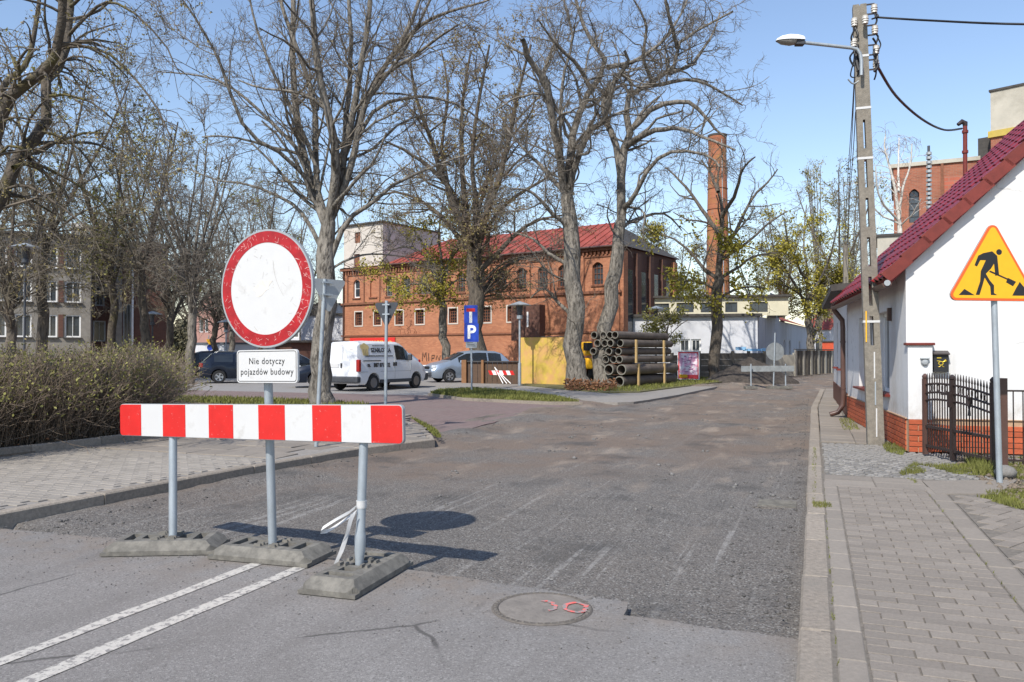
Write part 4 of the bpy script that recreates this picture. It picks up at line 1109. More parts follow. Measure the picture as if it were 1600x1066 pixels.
for x in (1173, 1208, 1227):
    p = A(x, 606, fy); mb = MB(); mb.box((p.x,p.y,0.01), (0.5,0.35,0.1)); mb.box((p.x,p.y,0.07), (0.3,0.22,0.03))
    tag(ob('sign_foot', mb, M_rubber), 'dark rubber foot of the distant barrier, %s' % {1173:'under its post nearest the big pipes',1208:'under its round sign',1227:'under its post nearest the white house'}[x], 'sign foot', 'rubber feet of the distant barrier')
# small signs by the parked cars
p = A(326, 560, 52); t = thing('small_road_sign', 'yellow triangle over a blue disc beyond the dark estate car', 'road sign', (p.x, p.y, 0))
mb = MB(); mb.tube([(p.x,p.y,0),(p.x,p.y,2.6)], 0.035, 8); ob('post', mb, M_galv, t, world=True)
c = A(328, 534, 51.9); planar('triangle', tri(0.55, 0.03, False), -0.02, 0.0, M_yel, t, Matrix.Translation(c) @ UPX)
c = A(328, 543, 51.9); mb = MB(); mb.prism([(0.2*math.cos(2*math.pi*k/20),0.2*math.sin(2*math.pi*k/20)) for k in range(20)], -0.02, 0.0, Matrix.Translation(c) @ UPX); ob('blue_disc', mb, M_blue, t, world=True)

# ------------------------------------------------------------------ street lamps
def park_lamp(label, px, py0, Y, top_py, dark=False):
    p = A(px, py0, Y); zt = A(px, top_py, Y).z
    t = thing('park_lamp', label, 'street lamp', (p.x, p.y, 0), group='hat lamps along the parking lot')
    m = M_sdark if dark else M_galv
    mb = MB(); mb.tube([(0,0,0),(0,0,1.0),(0,0,1.02),(0,0,zt-0.75)], [0.075,0.075,0.045,0.045], 10); ob('pole', mb, m, t, smooth=40)
    mb = MB(); mb.lathe([(0.03,zt-0.78),(0.13,zt-0.74),(0.13,zt-0.6),(0.09,zt-0.58)], 14); ob('socket', mb, m, t, smooth=40)
    mb = MB(); mb.lathe([(0.10,zt-0.6),(0.16,zt-0.2),(0.16,zt-0.14)], 12); ob('lens', mb, M_glassw, t, smooth=40)
    mb = MB(); mb.lathe([(0.52,zt-0.16),(0.53,zt-0.14),(0.3,zt-0.06),(0.12,zt),(0.02,zt+0.03)], 20); ob('hat', mb, M_sgrey if not dark else M_galv, t, smooth=40)
    return t
lp = park_lamp('tall grey hat lamp standing behind the hedge before the grey building', 38, 545, 30.5, 381, True)
park_lamp('pale hat lamp standing before the yellow hoarding', 812, 601, 34.6, 472)
park_lamp('small hat lamp behind the pipe stack', 1025, 560, 46, 479, True)
park_lamp('thin hat lamp between the trees at the dark wing', 238, 552, 44, 487, True)
park_lamp('hat lamp just beyond the dark estate car', 353, 560, 47, 500)
# ------------------------------------------------------------------ white house with red roof
HC, HD, HE = G(1417,705,.1), G(1325,652,.1), G(1303,621.5,.1)
hdir = (HD-HC).normalized(); HL = (HD-HC).length; hrz = math.atan2(hdir.y, hdir.x)
# local frame: x along the street wall away from the corner; +y = out to the street; gable runs towards -y
GW = 9.0
EZ, BZ = 2.62, 0.46                     # eave, plinth height above pavement (local z, base 0.1)
hs = thing('white_house', 'white rendered house with red tiled roof and brick plinth', 'house', (HC.x, HC.y, 0.1), hrz)
tw = [(1389,1367.5),(1365.5,1342)]
def along(px):
    k = (px-CX)/F; return (k*HC.y-HC.x)/(hdir.x-k*hdir.y)
w1 = (along(1389.5), along(1368)); w2 = (along(1363), along(1342))
holes = [(w1[0],w1[1],0.73,2.05),(w2[0],w2[1],0.73,2.05)]
mb = MB()
# street wall: built facing -Y then turned to face +y
tmp = MB(); tmp.wall(0, HL, BZ, EZ, holes, 0.0, 0.19)
mb.add([(x, -y, z) for x, y, z in tmp.v], [f[::-1] for f in tmp.f])
# gables
apex = EZ + GW/2*1.0
for x, s in ((0.0, 1), (HL, -1)):
    pl = [(x,0,BZ),(x,-GW,BZ),(x,-GW,EZ),(x,-GW/2,apex),(x,0,EZ)]
    mb.add(pl, [(0,1,2,3,4) if s < 0 else (4,3,2,1,0)])
mb.add([(0,-GW,BZ),(HL,-GW,BZ),(HL,-GW,EZ),(0,-GW,EZ)], [(0,1,2,3)])
ob('wall', mb, M_wall, hs)
for (a, b), lab in ((w1, 0), (w2, 1)):
    fr = MB()
    for x0, x1, z0, z1 in ((a,a+.06,.73,2.05),(b-.06,b,.73,2.05),(a,b,.73,.79),(a,b,1.99,2.05),((a+b)/2-.03,(a+b)/2+.03,.73,2.05)):
        fr.box(((x0+x1)/2, -0.16, (z0+z1)/2), (x1-x0, 0.05, z1-z0))
    wob = ob('window', fr, M_white, hs)
    pn = MB(); pn.sheet([(a,-0.175,.73),(a,-0.175,2.05),(b,-0.175,2.05),(b,-0.175,.73)]); ob('pane', pn, M_glassw, wob)
    sl_ = MB(); sl_.box(((a+b)/2, -0.06, 0.715), (b-a+0.1, 0.34, 0.035)); ob('sill', sl_, M_verge, wob)
# plinth of bricks
mb = MB(); mb.box((HL/2, -GW/2, BZ/2), (HL+0.004, GW+0.004, BZ)); mb.box((HL/2, -GW/2, BZ+0.004), (HL+0.05, GW+0.05, 0.012)) ; ob('plinth', mb, M_mort, hs)
bm_ = MB(); bm_.paver((0,0,0), 0.238, 0.066, 0.018, 0, 0.004); bme = mk('brick', bm_, M_wbrick)
hm_ = MB(); hm_.paver((0,0,0), 0.117, 0.066, 0.018, 0, 0.004); bhe = mk('brick', hm_, M_wbrick)
def bricks(parent, M, w, h, row=0.0765, step=0.25):
    """M maps local XY (x along, y up) with +z outwards"""
    n = int(round(h/row))
    for j in range(n):
        x = 0.0 if j % 2 else -0.125
        while x < w - 0.02:
            x0, x1 = max(0, x), min(w, x+step)
            if x1-x0 > 0.05:
                o = link('brick', bme if x1-x0 > 0.2 else bhe, parent)
                sx = (x1-x0-0.012)/(0.238 if x1-x0 > 0.2 else 0.117)
                o.matrix_local = M @ Matrix.Translation(((x0+x1)/2, (j+0.5)*row, 0.018)) @ Matrix.Diagonal((sx, 1, 1, 1))
            x += step
MS = Matrix.Translation((HL,0.002,0)) @ Matrix.Rotation(rad(180),4,'Z') @ UPX
bricks(hs, MS, HL, BZ)
MG = Matrix.Translation((-0.002,0,0)) @ Matrix.Rotation(rad(-90),4,'Z') @ UPX
bricks(hs, Matrix.Translation((-0.002,-0.32,0)) @ Matrix.Rotation(rad(-90),4,'Z') @ UPX, 3.0, 0.385)
# corner pier with its tiled cap
mb = MB(); mb.box((-0.055,-0.155,(BZ+1.49)/2), (0.11,0.31,1.49-BZ)); ob('pier', mb, M_wall, hs)
mb = MB(); mb.box((-0.055,-0.155,BZ/2), (0.10,0.30,BZ)); ob('pier_plinth', mb, M_mort, hs)
bricks(hs, Matrix.Translation((-0.106,0,0)) @ Matrix.Rotation(rad(-90),4,'Z') @ UPX, 0.31, BZ)
mb = MB(); mb.box((-0.06,-0.155,1.51), (0.17,0.37,0.035)); ob('pier_cap', mb, M_verge, hs, bev=0.006)
# roof
pitch = rad(45); cp, sp_ = math.cos(pitch), math.sin(pitch)
ov, gv = 0.28, 0.10                      # eave and verge overhang
def RP(x, s, h=0.0):                      # point on the street slope: s up the slope from the eave edge
    return (x, ov - s*cp + h*sp_, EZ - ov*sp_/cp + 0.10 + s*sp_ + h*cp)
SL = (GW/2 + ov)/cp
mb = MB()
mb.add([RP(-gv,0),RP(HL+gv,0),RP(HL+gv,SL),RP(-gv,SL),RP(-gv,0,-.1),RP(HL+gv,0,-.1),RP(HL+gv,SL,-.1),RP(-gv,SL,-.1)],
       [(0,1,2,3)[::-1],(4,5,6,7),(0,4,5,1)[::-1],(3,2,6,7)[::-1],(0,3,7,4)[::-1],(1,5,6,2)[::-1]])
def RB(x, s, h=0.0): q = RP(x, s, h); return (q[0], -GW - q[1], q[2])
mb.add([RB(-gv,0),RB(HL+gv,0),RB(HL+gv,SL),RB(-gv,SL)], [(0,1,2,3)])
ob('roof', mb, M_tile, hs)
NC, NR = 20, 15
cw, rh_ = (HL+2*gv)/NC, 0.335
prof = [(-.5,0.0),(-.36,0.030),(-.18,0.042),(0.0,0.030),(0.14,0.004),(0.32,0.0),(0.5,0.0)]
tm = MB()
for i, (fx, fh) in enumerate(prof): tm.v += [(fx*cw*1.02, -0.02, fh+0.030), (fx*cw*1.02, rh_+0.015, fh+0.006)]
for i in range(len(prof)-1): tm.add([], []); tm.f.append((2*i, 2*i+2, 2*i+3, 2*i+1)); tm.m.append(0)
b0_ = len(tm.v)
for i, (fx, fh) in enumerate(prof): tm.v.append((fx*cw*1.02, -0.02, fh+0.004))
for i in range(len(prof)-1): tm.f.append((b0_+i, b0_+i+1, 2*i+2, 2*i)); tm.m.append(0)
tme = mk('roof_tile', tm, M_tile, 50)
# slope frame: x along, y up the slope, z = normal
RM = Matrix(((1,0,0,0),(0,-cp,sp_,0),(0,sp_,cp,0),(0,0,0,1)))
RM = Matrix(((-1,0,0,0),(0,-cp,sp_,0),(0,sp_,cp,0),(0,0,0,1)))
for j in range(NR):
    for i in range(NC):
        o = link('roof_tile', tme, hs)
        q = RP(-gv + (i+0.5)*cw, j*rh_, 0.004)
        m4 = RM.copy(); m4.translation = q
        o.matrix_local = m4 @ Matrix.Rotation(random.uniform(-.006,.006), 4, 'Z')
for j in range(15):                         # verge pieces along the near gable
    s0, s1 = j*0.36, j*0.36+0.40
    mb = MB(); a, b = Vector(RP(-gv-0.02, s0, 0.075)), Vector(RP(-gv-0.02, s1, 0.045))
    up = Vector((0, sp_, cp))
    vv = []
    for p in (a, b):
        for dx, dh in ((-0.025,-0.145),(0.0,-0.145),(0.0,-0.01),(0.12,-0.01),(0.12,0.015),(-0.025,0.015)): vv.append(p + Vector((dx,0,0)) + up*dh)
    mb.add(vv, [(k,(k+1)%6,6+(k+1)%6,6+k) for k in range(6)] + [(5,4,3,2,1,0),(6,7,8,9,10,11)])
    ob('verge_tile', mb, M_verge, hs)
mb = MB()
for a, b in ((HL+gv, -gv-0.02),):
    pr = [(0.065*math.cos(t), 0.065*math.sin(t)) for t in [math.pi + math.pi*k/8 for k in range(9)]]
    q0, q1 = Vector(RP(-gv-0.04, -0.04, -0.06)), Vector(RP(HL+gv, -0.04, -0.06))
    vv = [q0 + Vector((0,x,z)) for x, z in pr] + [q1 + Vector((0,x,z)) for x, z in pr]
    mb.add(vv, [(k,k+1,10+k-1+1-1+0, 9+k) for k in range(8)][:0] + [(k,k+1,9+k+1,9+k) for k in range(8)] + [(8,7,6,5,4,3,2,1,0)])
ob('gutter', mb, M_brown, hs)
mb = MB(); mb.lathe([(0.002,0),(0.042,0.002),(0.042,0.02)], 14, Matrix.Translation(Vector(RP(-gv-0.045, -0.04, -0.06))) @ Matrix.Rotation(rad(-90),4,'Y')); ob('gutter_cap', mb, M_sgrey, hs)
mb = MB(); ex = HL+0.02
gz = EZ-0.2
mb.tube([(ex,ov+0.0,gz),(ex,ov-0.02,gz-0.12),(ex,0.10,gz-0.34),(ex,0.09,gz-0.5),(ex,0.09,0.42),(ex,0.10,0.25),(ex-0.02,0.2,0.10),(ex-0.03,0.36,0.05)], 0.052, 12); ob('downpipe', mb, M_brown, hs, smooth=50)
for z in (0.6, 1.6): mb = MB(); mb.lathe([(0.06,z),(0.06,z+0.03)], 12, Matrix.Translation((ex,0.09,0))); ob('pipe_clip', mb, M_brown, hs)
mb = MB(); mb.box((along(1393), 0.03, 1.98), (0.10,0.05,0.20)); tag(ob('wall_plaque', mb, M_brown, None), 'small dark plaque on the shaded street wall of the white house', 'plaque'); 
wp = bpy.data.objects['wall_plaque']; wp.matrix_world = WM[hs.name]
# service mast on the roof
mt_b, mt_t = A(1508,287,17.6), A(1508,197,17.6)
mtb = thing('service_mast', 'red painted service mast with cable head rising from the house roof', 'mast', mt_b)
mb = MB(); mb.tube([mt_b - Vector((0,0,.3)), mt_t], 0.045, 10); ob('tube', mb, M_verge, mtb, smooth=40, world=True)
for f in (0.02, 0.55, 0.9):
    p = mt_b.lerp(mt_t, f); mb = MB(); mb.lathe([(0.065,-0.03),(0.065,0.03)], 10, Matrix.Translation(p)); ob('collar', mb, M_verge, mtb, world=True)
mb = MB(); mb.tube([mt_t, mt_t+Vector((0,0,.06)), mt_t+Vector((-.07,0,.10)), mt_t+Vector((-.16,0,.03))], [0.05,0.06,0.055,0.04], 10); ob('cable_head', mb, M_iron, mtb, smooth=50, world=True)
an_b = A(1452, 345, 30); ant = thing('aerial_mast', 'thin ribbed aerial mast standing before the brick tower', 'mast', an_b)
mb = MB(); mb.tube([an_b-Vector((0,0,4)), A(1451,228,30)], 0.05, 8); ob('tube', mb, M_sdark, ant, world=True)
for k in range(14): p = A(1451.5, 240+k*7, 30); mb = MB(); mb.lathe([(0.10,-.05),(0.10,.05)], 8, Matrix.Translation(p)); ob('rib', mb, M_sgrey, ant, world=True)

# second, farther white house along the street
d2 = (HE-HD).normalized(); L2 = (HE-HD).length; r2 = math.atan2(d2.y, d2.x)
h2 = thing('far_white_house', 'low white house beyond the brown downpipe with dark eave', 'house', (HD.x, HD.y, 0.1), r2)
mb = MB(); tmp = MB(); hl2 = [(2.2,2.9,1.0,2.2),(4.6,5.3,1.0,2.2)]
tmp.wall(0.05, L2, 0.5, 2.75, hl2, 0, 0.12); mb.add([(x,-y,z) for x,y,z in tmp.v], [f[::-1] for f in tmp.f])
mb.add([(L2,0,.5),(L2,-6,.5),(L2,-6,2.75),(L2,0,2.75)], [(0,1,2,3)])
ob('wall', mb, M_wall, h2)
for a,b,c,d in hl2: 
    mb = MB(); mb.box(((a+b)/2,-0.11,(c+d)/2),(b-a,0.02,d-c)); wo = ob('window', mb, M_glassw, h2)
    mb = MB(); mb.box(((a+b)/2,0.02,c-0.03),(b-a+0.1,0.2,0.04)); ob('sill', mb, M_verge, wo)
mb = MB(); mb.box((L2/2+0.02,-2.98,0.25),(L2,6,0.5)); ob('plinth', mb, M_dbrick, h2)
mb = MB()
mb.add([(0.05,0.32,2.72),(L2+.3,0.32,2.72),(L2+.3,-6,3.25),(0.05,-6,3.25),(0.05,0.32,2.86),(L2+.3,0.32,2.86),(L2+.3,-6,3.39),(0.05,-6,3.39)],[(0,3,2,1),(4,5,6,7),(0,1,5,4),(1,2,6,5),(2,3,7,6),(3,0,4,7)][::1])
mb.f = [f[::-1] for f in mb.f]
ob('roof', mb, M_dkroof, h2)
# cream rear block behind the roof
p0 = A(1371, 412, 25); p1 = p0 + Vector((2.0, -0.93, 0))
cb_ = thing('cream_block', 'cream plastered block rising behind the red tiled roof', 'building', (p0.x, p0.y, 0), math.atan2(p1.y-p0.y, p1.x-p0.x))
mb = MB(); zt = A(1372,370.5,25).z; w = (p1-p0).length; mb.box((w/2, 1.5, zt/2), (w, 3, zt)); ob('wall', mb, M_concw, cb_)
mb = MB(); mb.box((w/2, 1.5, zt+0.04), (w+0.1, 3.1, 0.08)); ob('roof', mb, M_dkroof, cb_)

# letter box, bell lamp, gate, railings
def gable(s, out, z):      # point on the gable wall plane: s metres from the corner, 'out' towards the viewer
    return WM[hs.name] @ Vector((-out, -s, z-0.1))
def gable_s(px):
    e = Vector((math.sin(hrz), -math.cos(hrz), 0)); k = (px-CX)/F
    return (k*HC.y-HC.x)/(e.x-k*e.y)
GR = hrz - rad(90)
s_ = gable_s(1468); p = gable(s_, 0, 0); zt, zb = A(1468,548,p.y).z, A(1468,581,p.y).z
hgt = zt-zb
mbx = thing('letter_box', 'black letter box with golden post horn on the white gable', 'letter box', gable(s_,0,zb), GR)
pr = [(0,0),(-0.09,0.0),(-0.09,hgt*0.86),(-0.12,hgt*0.84),(-0.12,hgt*0.90),(0,hgt)]
bw_ = 0.185
body = MB(); body.add([(x,y,z) for x in (-bw_/2,bw_/2) for y,z in ((0,0),(-0.09,0),(-0.09,hgt*.82),(0,hgt*.82))], [(0,1,2,3),(7,6,5,4),(0,4,5,1),(1,5,6,2),(2,6,7,3)]); body.f=[f[::-1] for f in body.f]; ob('body', body, M_black, mbx)
mb = MB(); mb.add([(x,y,z) for x in (-bw_/2-.01,bw_/2+.01) for y,z in ((0,hgt*.80),(-0.125,hgt*.80),(-0.125,hgt*.86),(0,hgt))], [(0,1,2,3)[::-1],(7,6,5,4)[::-1],(0,4,5,1)[::-1],(1,5,6,2)[::-1],(2,6,7,3)[::-1]]); mb.f=[f[::-1] for f in mb.f]; ob('lid', mb, M_iron, mbx)
M_gold = flat('gold', (0.70,0.52,0.06), 0.35, 0.4)
hx = Matrix.Translation((0.0,-0.092,hgt*0.40)) @ UPX
mb = MB(); hp = [hx @ Vector((0.028*math.cos(t)-0.005, 0.024*math.sin(t), 0.0)) for t in [2*math.pi*k/14 for k in range(15)]]
mb.tube(hp, 0.006, 6); ob('post_horn', mb, M_gold, mbx)
mb = MB(); mb.tube([hx @ Vector(q) for q in ((-0.055,0.035,0),(-0.02,0.03,0),(0.02,0.02,0),(0.045,0.03,0),(0.06,0.045,0))], [0.004,0.006,0.007,0.012,0.02], 8); ob('horn_bell', mb, M_gold, mbx)
mb = MB()
for sx in (-1, 1): mb.tube([hx @ Vector(q) for q in ((0,-0.02,0),(0.02*sx,-0.045,0),(0.035*sx,-0.05,0))], 0.004, 6)
ob('horn_tassel', mb, M_gold, mbx)
mb = MB(); mb.prism([(-.055,.07),(0.0,.07),(0.0,.082),(-.055,.082)], 0, 0.003, hx); ob('name_plate', mb, M_gold, mbx)
s_ = gable_s(1441.5); p = gable(s_,0.11,1.36)
bl_ = thing('bell_lamp', 'small round chrome lamp on the corner pier of the white house', 'lamp', p, GR)
mb = MB(); mb.lathe([(0.002,0.0),(0.05,0.0),(0.05,0.02),(0.035,0.045),(0.002,0.05)], 16, Matrix.Rotation(rad(90),4,'X')); ob('housing', mb, M_sgrey, bl_, smooth=50)
mb = MB(); mb.box((0,-0.02,0.05),(0.11,0.07,0.02)); ob('hood', mb, M_sgrey, bl_)

ga, gb = G(1446,712,.09), G(1553,737,.09)
gdir = (gb-ga).normalized(); gl_ = (gb-ga).length
gt = thing('iron_gate', 'dark wrought iron gate with spear tips and arched top band', 'gate', (ga.x,ga.y,.09), math.atan2(gdir.y,gdir.x))
gm = (G(1480,722,.09)-ga).length
TH = 1.13
def archz(x):        # top band arch: high at the mullion side
    f = x/gl_
    return 1.01 - 0.10*((f-.25)/.75)**2 if f > .25 else 1.01 - 0.03*((.25-f)/.25)**2
spear = MB(); 
for x_, nm in ((0.0,'gate_post'),(gm,'mullion'),(gl_,'gate_post')):
    mb = MB(); hp_ = 1.03 if nm == 'gate_post' else archz(x_)+0.03
    mb.box((x_,0,hp_/2+0.02),(0.055,0.055,hp_)); mb.lathe([(0.01,hp_+0.01),(0.036,hp_+0.03),(0.036,hp_+0.055),(0.012,hp_+0.085)], 10, Matrix.Translation((x_,0,0))); ob(nm, mb, M_iron if x_ else M_brown, gt)
nb = 25
for k in range(1, nb):
    x_ = gl_*k/nb
    if abs(x_-gm) < 0.03: continue
    z1 = archz(x_)+0.045
    mb = MB(); mb.box((x_,0,(0.10+z1)/2),(0.012,0.012,z1-0.10))
    mb.lathe([(0.004,z1-0.02),(0.013,z1+0.01),(0.003,z1+0.085)], 6, Matrix.Translation((x_,0,0)))
    mb.lathe([(0.008,z1-0.62),(0.012,z1-0.60),(0.008,z1-0.58)], 6, Matrix.Translation((x_,0,0)))
    ob('gate_bar', mb, M_iron, gt)
for x0, x1 in ((0.03,gm-.03),(gm+.03,gl_-.03)):
    for z in (0.14, 0.40): mb = MB(); mb.bar((x0,0,z),(x1,0,z),0.03,0.035); ob('rail', mb, M_iron, gt)
    for dz in (0.0, -0.115, -0.21):
        n = 10; pts = [(x0+(x1-x0)*q/n,0,archz(x0+(x1-x0)*q/n)-0.02+dz) for q in range(n+1)]
        mb = MB(); mb.tube(pts, 0.015, 6); ob('arched_rail', mb, M_iron, gt)
n = 16
for k in range(n):
    x_ = gl_*(k+0.5)/n
    if abs(x_-gm) < 0.03: continue
    zc = archz(x_)-0.075
    mb = MB(); mb.tube([(x_+0.016*math.cos(t),0,zc+0.045*math.sin(t)) for t in [2*math.pi*q/10 for q in range(11)]], 0.005, 5, cap=False); ob('band_ring', mb, M_iron, gt)
mb = MB(); xc = gm+(gl_-gm)*0.45; mb.tube([(xc,-.01,.62),(xc,-.01,.70),(xc-.03,-.01,.78),(xc-.035,-.01,.85),(xc,-.01,.83),(xc+.035,-.01,.85),(xc+.03,-.01,.78),(xc,-.01,.70)],[.02,.012,.010,.012,.014,.012,.010,.01],8); ob('ornament', mb, M_iron, gt, smooth=60)
mb = MB(); mb.box((gm+0.01,-0.045,0.80),(0.05,0.04,0.20)); mb.tube([(gm,-0.06,0.86),(gm-0.12,-0.075,0.86)],0.009,6); ob('lock', mb, M_iron, gt)
for p_, lab in ((gb + gdir*0.03, 0),):
    q = p_ + Vector((0.10,0.05,0)); mb = MB(); mb.box((q.x,q.y,.62),(0.10,0.10,1.14)); tag(ob('fence_post', mb, M_brown), 'brown wooden post behind the gate beside the sign pole', 'post')
fa, fb_ = A(1566,722,9.75), A(1760,722,9.45)
fd = fb_-fa; fr = thing('railing', 'plain dark iron railing running from the gate post to the picture edge', 'fence', (fa.x,fa.y,.09), math.atan2(fd.y,fd.x))
fl = fd.length; zt_ = A(1580,611,9.7).z-.09; zb_ = A(1580,720,9.7).z-.09
for z in (zt_, max(0.03, zb_)): mb = MB(); mb.bar((0,0,z),(fl,0,z),0.025,0.022); ob('rail', mb, M_iron, fr)
k = 0
while k*0.108 < fl: mb = MB(); mb.box((0.02+k*0.108,0,(zt_)/2+.01),(0.012,0.012,zt_)); ob('bar', mb, M_iron, fr); k += 1
mb = MB(); mb.box((0.01,0,zt_/2),(0.035,0.035,zt_)); ob('end_post', mb, M_iron, fr)

# ------------------------------------------------------------------ concrete pole with lamp, insulators and wires
PBs = G(1368, 694, 0.1)
def concrete_pole(label, base, height, lean, facing, group):
    t = thing('utility_pole', label, 'utility pole', base, facing, group)
    W0, W1, D0, D1 = 0.235, 0.19, 0.2, 0.16
    def W(z): f = z/height; return W0+(W1-W0)*f, D0+(D1-D0)*f, lean*f
    slots = []
    z = 1.5
    while z < height*0.74: slots.append((z, z+0.44)); z += 0.60
    mb = MB()
    fl = 0.085
    def seg(x0f, x1f, z0, z1):
        w0,d0,l0 = W(z0); w1,d1,l1 = W(z1)
        vv = []
        for (w,d,l,z) in ((w0,d0,l0,z0),(w1,d1,l1,z1)):
            xa, xb = l + x0f(w), l + x1f(w)
            vv += [(xa,-d/2,z),(xb,-d/2,z),(xb,d/2,z),(xa,d/2,z)]
        mb.add(vv, [(3,2,1,0),(4,5,6,7),(0,1,5,4),(1,2,6,5),(2,3,7,6),(3,0,4,7)])
    seg(lambda w: -w/2, lambda w: -w/2+fl, -0.3, height)
    seg(lambda w: w/2-fl, lambda w: w/2, -0.3, height)
    zs_ = -0.3
    for a, b in slots + [(height, height)]:
        seg(lambda w: -w/2+fl, lambda w: w/2-fl, zs_, a-0.0 if a < height else height-0.02); zs_ = b
    ob('shaft', mb, M_conc, t)
    return t, W
pole, PW = concrete_pole('slotted concrete utility pole with street lamp beside the white house', PBs, 6.72, -0.19, rad(-19), 'concrete poles along the street')
iv = WM[pole.name].inverted()
for z in (1.86, 4.35, 5.12, 5.92):
    w, d, l = PW(z); mb = MB(); mb.box((l,0,z),(w+0.012,d+0.012,0.035)); ob('band', mb, M_swhite, pole)
def PP(px, py, dy=0.0): return iv @ A(px, py, PBs.y + dy)
ins = [(1335,35,1),(1334,67,1),(1366,14,1),(1367,47,1),(1369,78,1),(1352,31,0),(1369,101,1)]
M_porc = flat('porcelain', (0.50,0.47,0.42), 0.25)
for k, (px, py, side) in enumerate(ins):
    c = PP(px, py, 0.0 if side else -0.16)
    mb = MB(); mb.lathe([(0.02,-0.065),(0.045,-0.06),(0.038,-0.03),(0.05,-0.025),(0.04,0.005),(0.05,0.01),(0.042,0.04),(0.045,0.06),(0.02,0.065)], 12, Matrix.Translation(c)); io = ob('insulator', mb, M_porc, pole, smooth=50)
    w, d, l = PW(c.z)
    mb = MB(); xe = l + (-w/2 if c.x < l else w/2)
    if side: 
        for dz in (-0.075, 0.075): mb.bar((xe,0,c.z+dz),(c.x,0,c.z+dz),0.02,0.02)
        mb.tube([(c.x,0,c.z-0.08),(c.x,0,c.z+0.08)],0.009,6)
    else: mb.box((c.x,-0.1,c.z),(0.03,0.16,0.03))
    ob('insulator_arm', mb, M_iron, io)
def cable(name, pts, r, m=M_black, parent=pole):
    mb = MB(); P3 = [Vector(p) for p in pts]
    # Catmull-Rom smoothing
    out = []
    for i in range(len(P3)-1):
        a, b, c, d = P3[max(0,i-1)], P3[i], P3[i+1], P3[min(len(P3)-1,i+2)]
        for q in range(6):
            t = q/6; out.append(0.5*((2*b)+(c-a)*t+(2*a-5*b+4*c-d)*t*t+(3*b-a-3*c+d)*t**3))
    out.append(P3[-1]); mb.tube(out, r, 6); return ob(name, mb, m, parent, smooth=60)
for pts, r in (([(1336,45),(1330,60),(1337,75),(1328,90),(1334,104)],.014),([(1336,75),(1334,95),(1329,118),(1338,120),(1345,108)],.010),([(1340,70),(1338,90),(1342,110)],.022),
               ([(1366,20),(1370,32),(1364,48),(1372,58),(1366,75),(1371,88),(1369,100)],.014),([(1362,30),(1372,26),(1368,20)],.012),([(1370,84),(1368,96),(1372,104),(1366,112)],.022),([(1365,72),(1366,88),(1369,112),(1366,125)],.012),([(1335,40),(1341,55),(1335,60)],.012),([(1372,60),(1376,70),(1372,80)],.010),([(1338,78),(1343,95),(1340,112)],.02),([(1364,60),(1369,70),(1365,84),(1370,92)],.016)):
    cable('jumper_cable', [PP(x,y,random.uniform(-.08,.02)) for x,y in pts], r)
cable('grey_loop', [PP(1325,124),PP(1333,131),PP(1342,126),PP(1347,118),PP(1347,85)], .012, M_galv)
# street lamp on its arm
la = thing('street_lamp', 'white street lamp head on a bent arm clamped to the concrete pole', 'street lamp', A(1346,118,PBs.y-0.13))
lv = WM[la.name].inverted()
def LP(px, py, dy=-0.14): return lv @ A(px, py, PBs.y+dy)
mb = MB(); mb.tube([LP(1346,118),LP(1346,95),LP(1344,84),LP(1339,77),LP(1330,75),LP(1295,71),LP(1250,66)], 0.026, 10); ob('arm', mb, M_galv, la, smooth=50)
hc_ = LP(1234,62); mb = MB()
n = 12; prof_l = [(-0.215,0.004,0.0),(-0.19,0.05,0.035),(-0.12,0.085,0.075),(0.0,0.095,0.10),(0.12,0.085,0.095),(0.20,0.07,0.075),(0.215,0.06,0.06)]
vv, ff = [], []
for x, w, h in prof_l:
    for k in range(n+1):
        a = math.pi*k/n; vv.append(hc_ + Vector((x, -w*math.cos(a), -0.02 + 0.25*x*0 + h*math.sin(a))))
m_ = n+1
for i in range(len(prof_l)-1):
    for k in range(n): ff.append((i*m_+k, (i+1)*m_+k, (i+1)*m_+k+1, i*m_+k+1))
ff.append(tuple((len(prof_l)-1)*m_+k for k in range(m_))); ff.append(tuple(range(m_))[::-1])
mb.add(vv, ff); ob('hood', mb, M_white, la, smooth=50)
mb = MB(); vv = []
for x, w, h in ((-0.19,0.04,0.01),(-0.12,0.075,0.05),(0.0,0.08,0.07),(0.08,0.07,0.055)):
    for k in range(n+1):
        a = math.pi*k/n; vv.append(hc_ + Vector((x, -w*math.cos(a), -0.022 - h*math.sin(a))))
ff = []
for i in range(3):
    for k in range(n): ff.append((i*m_+k, i*m_+k+1, (i+1)*m_+k+1, (i+1)*m_+k))
mb.add(vv, ff + [tuple(3*m_+k for k in range(m_))[::-1]]); ob('lens', mb, mat('lamp_lens', (0.25,0.24,0.22), 0.2, var=0.2), la, smooth=50)
mb = MB(); mb.box(hc_+Vector((0.15,0,-0.055)),(0.13,0.11,0.07)); ob('ballast_box', mb, M_plast, la, bev=0.01)
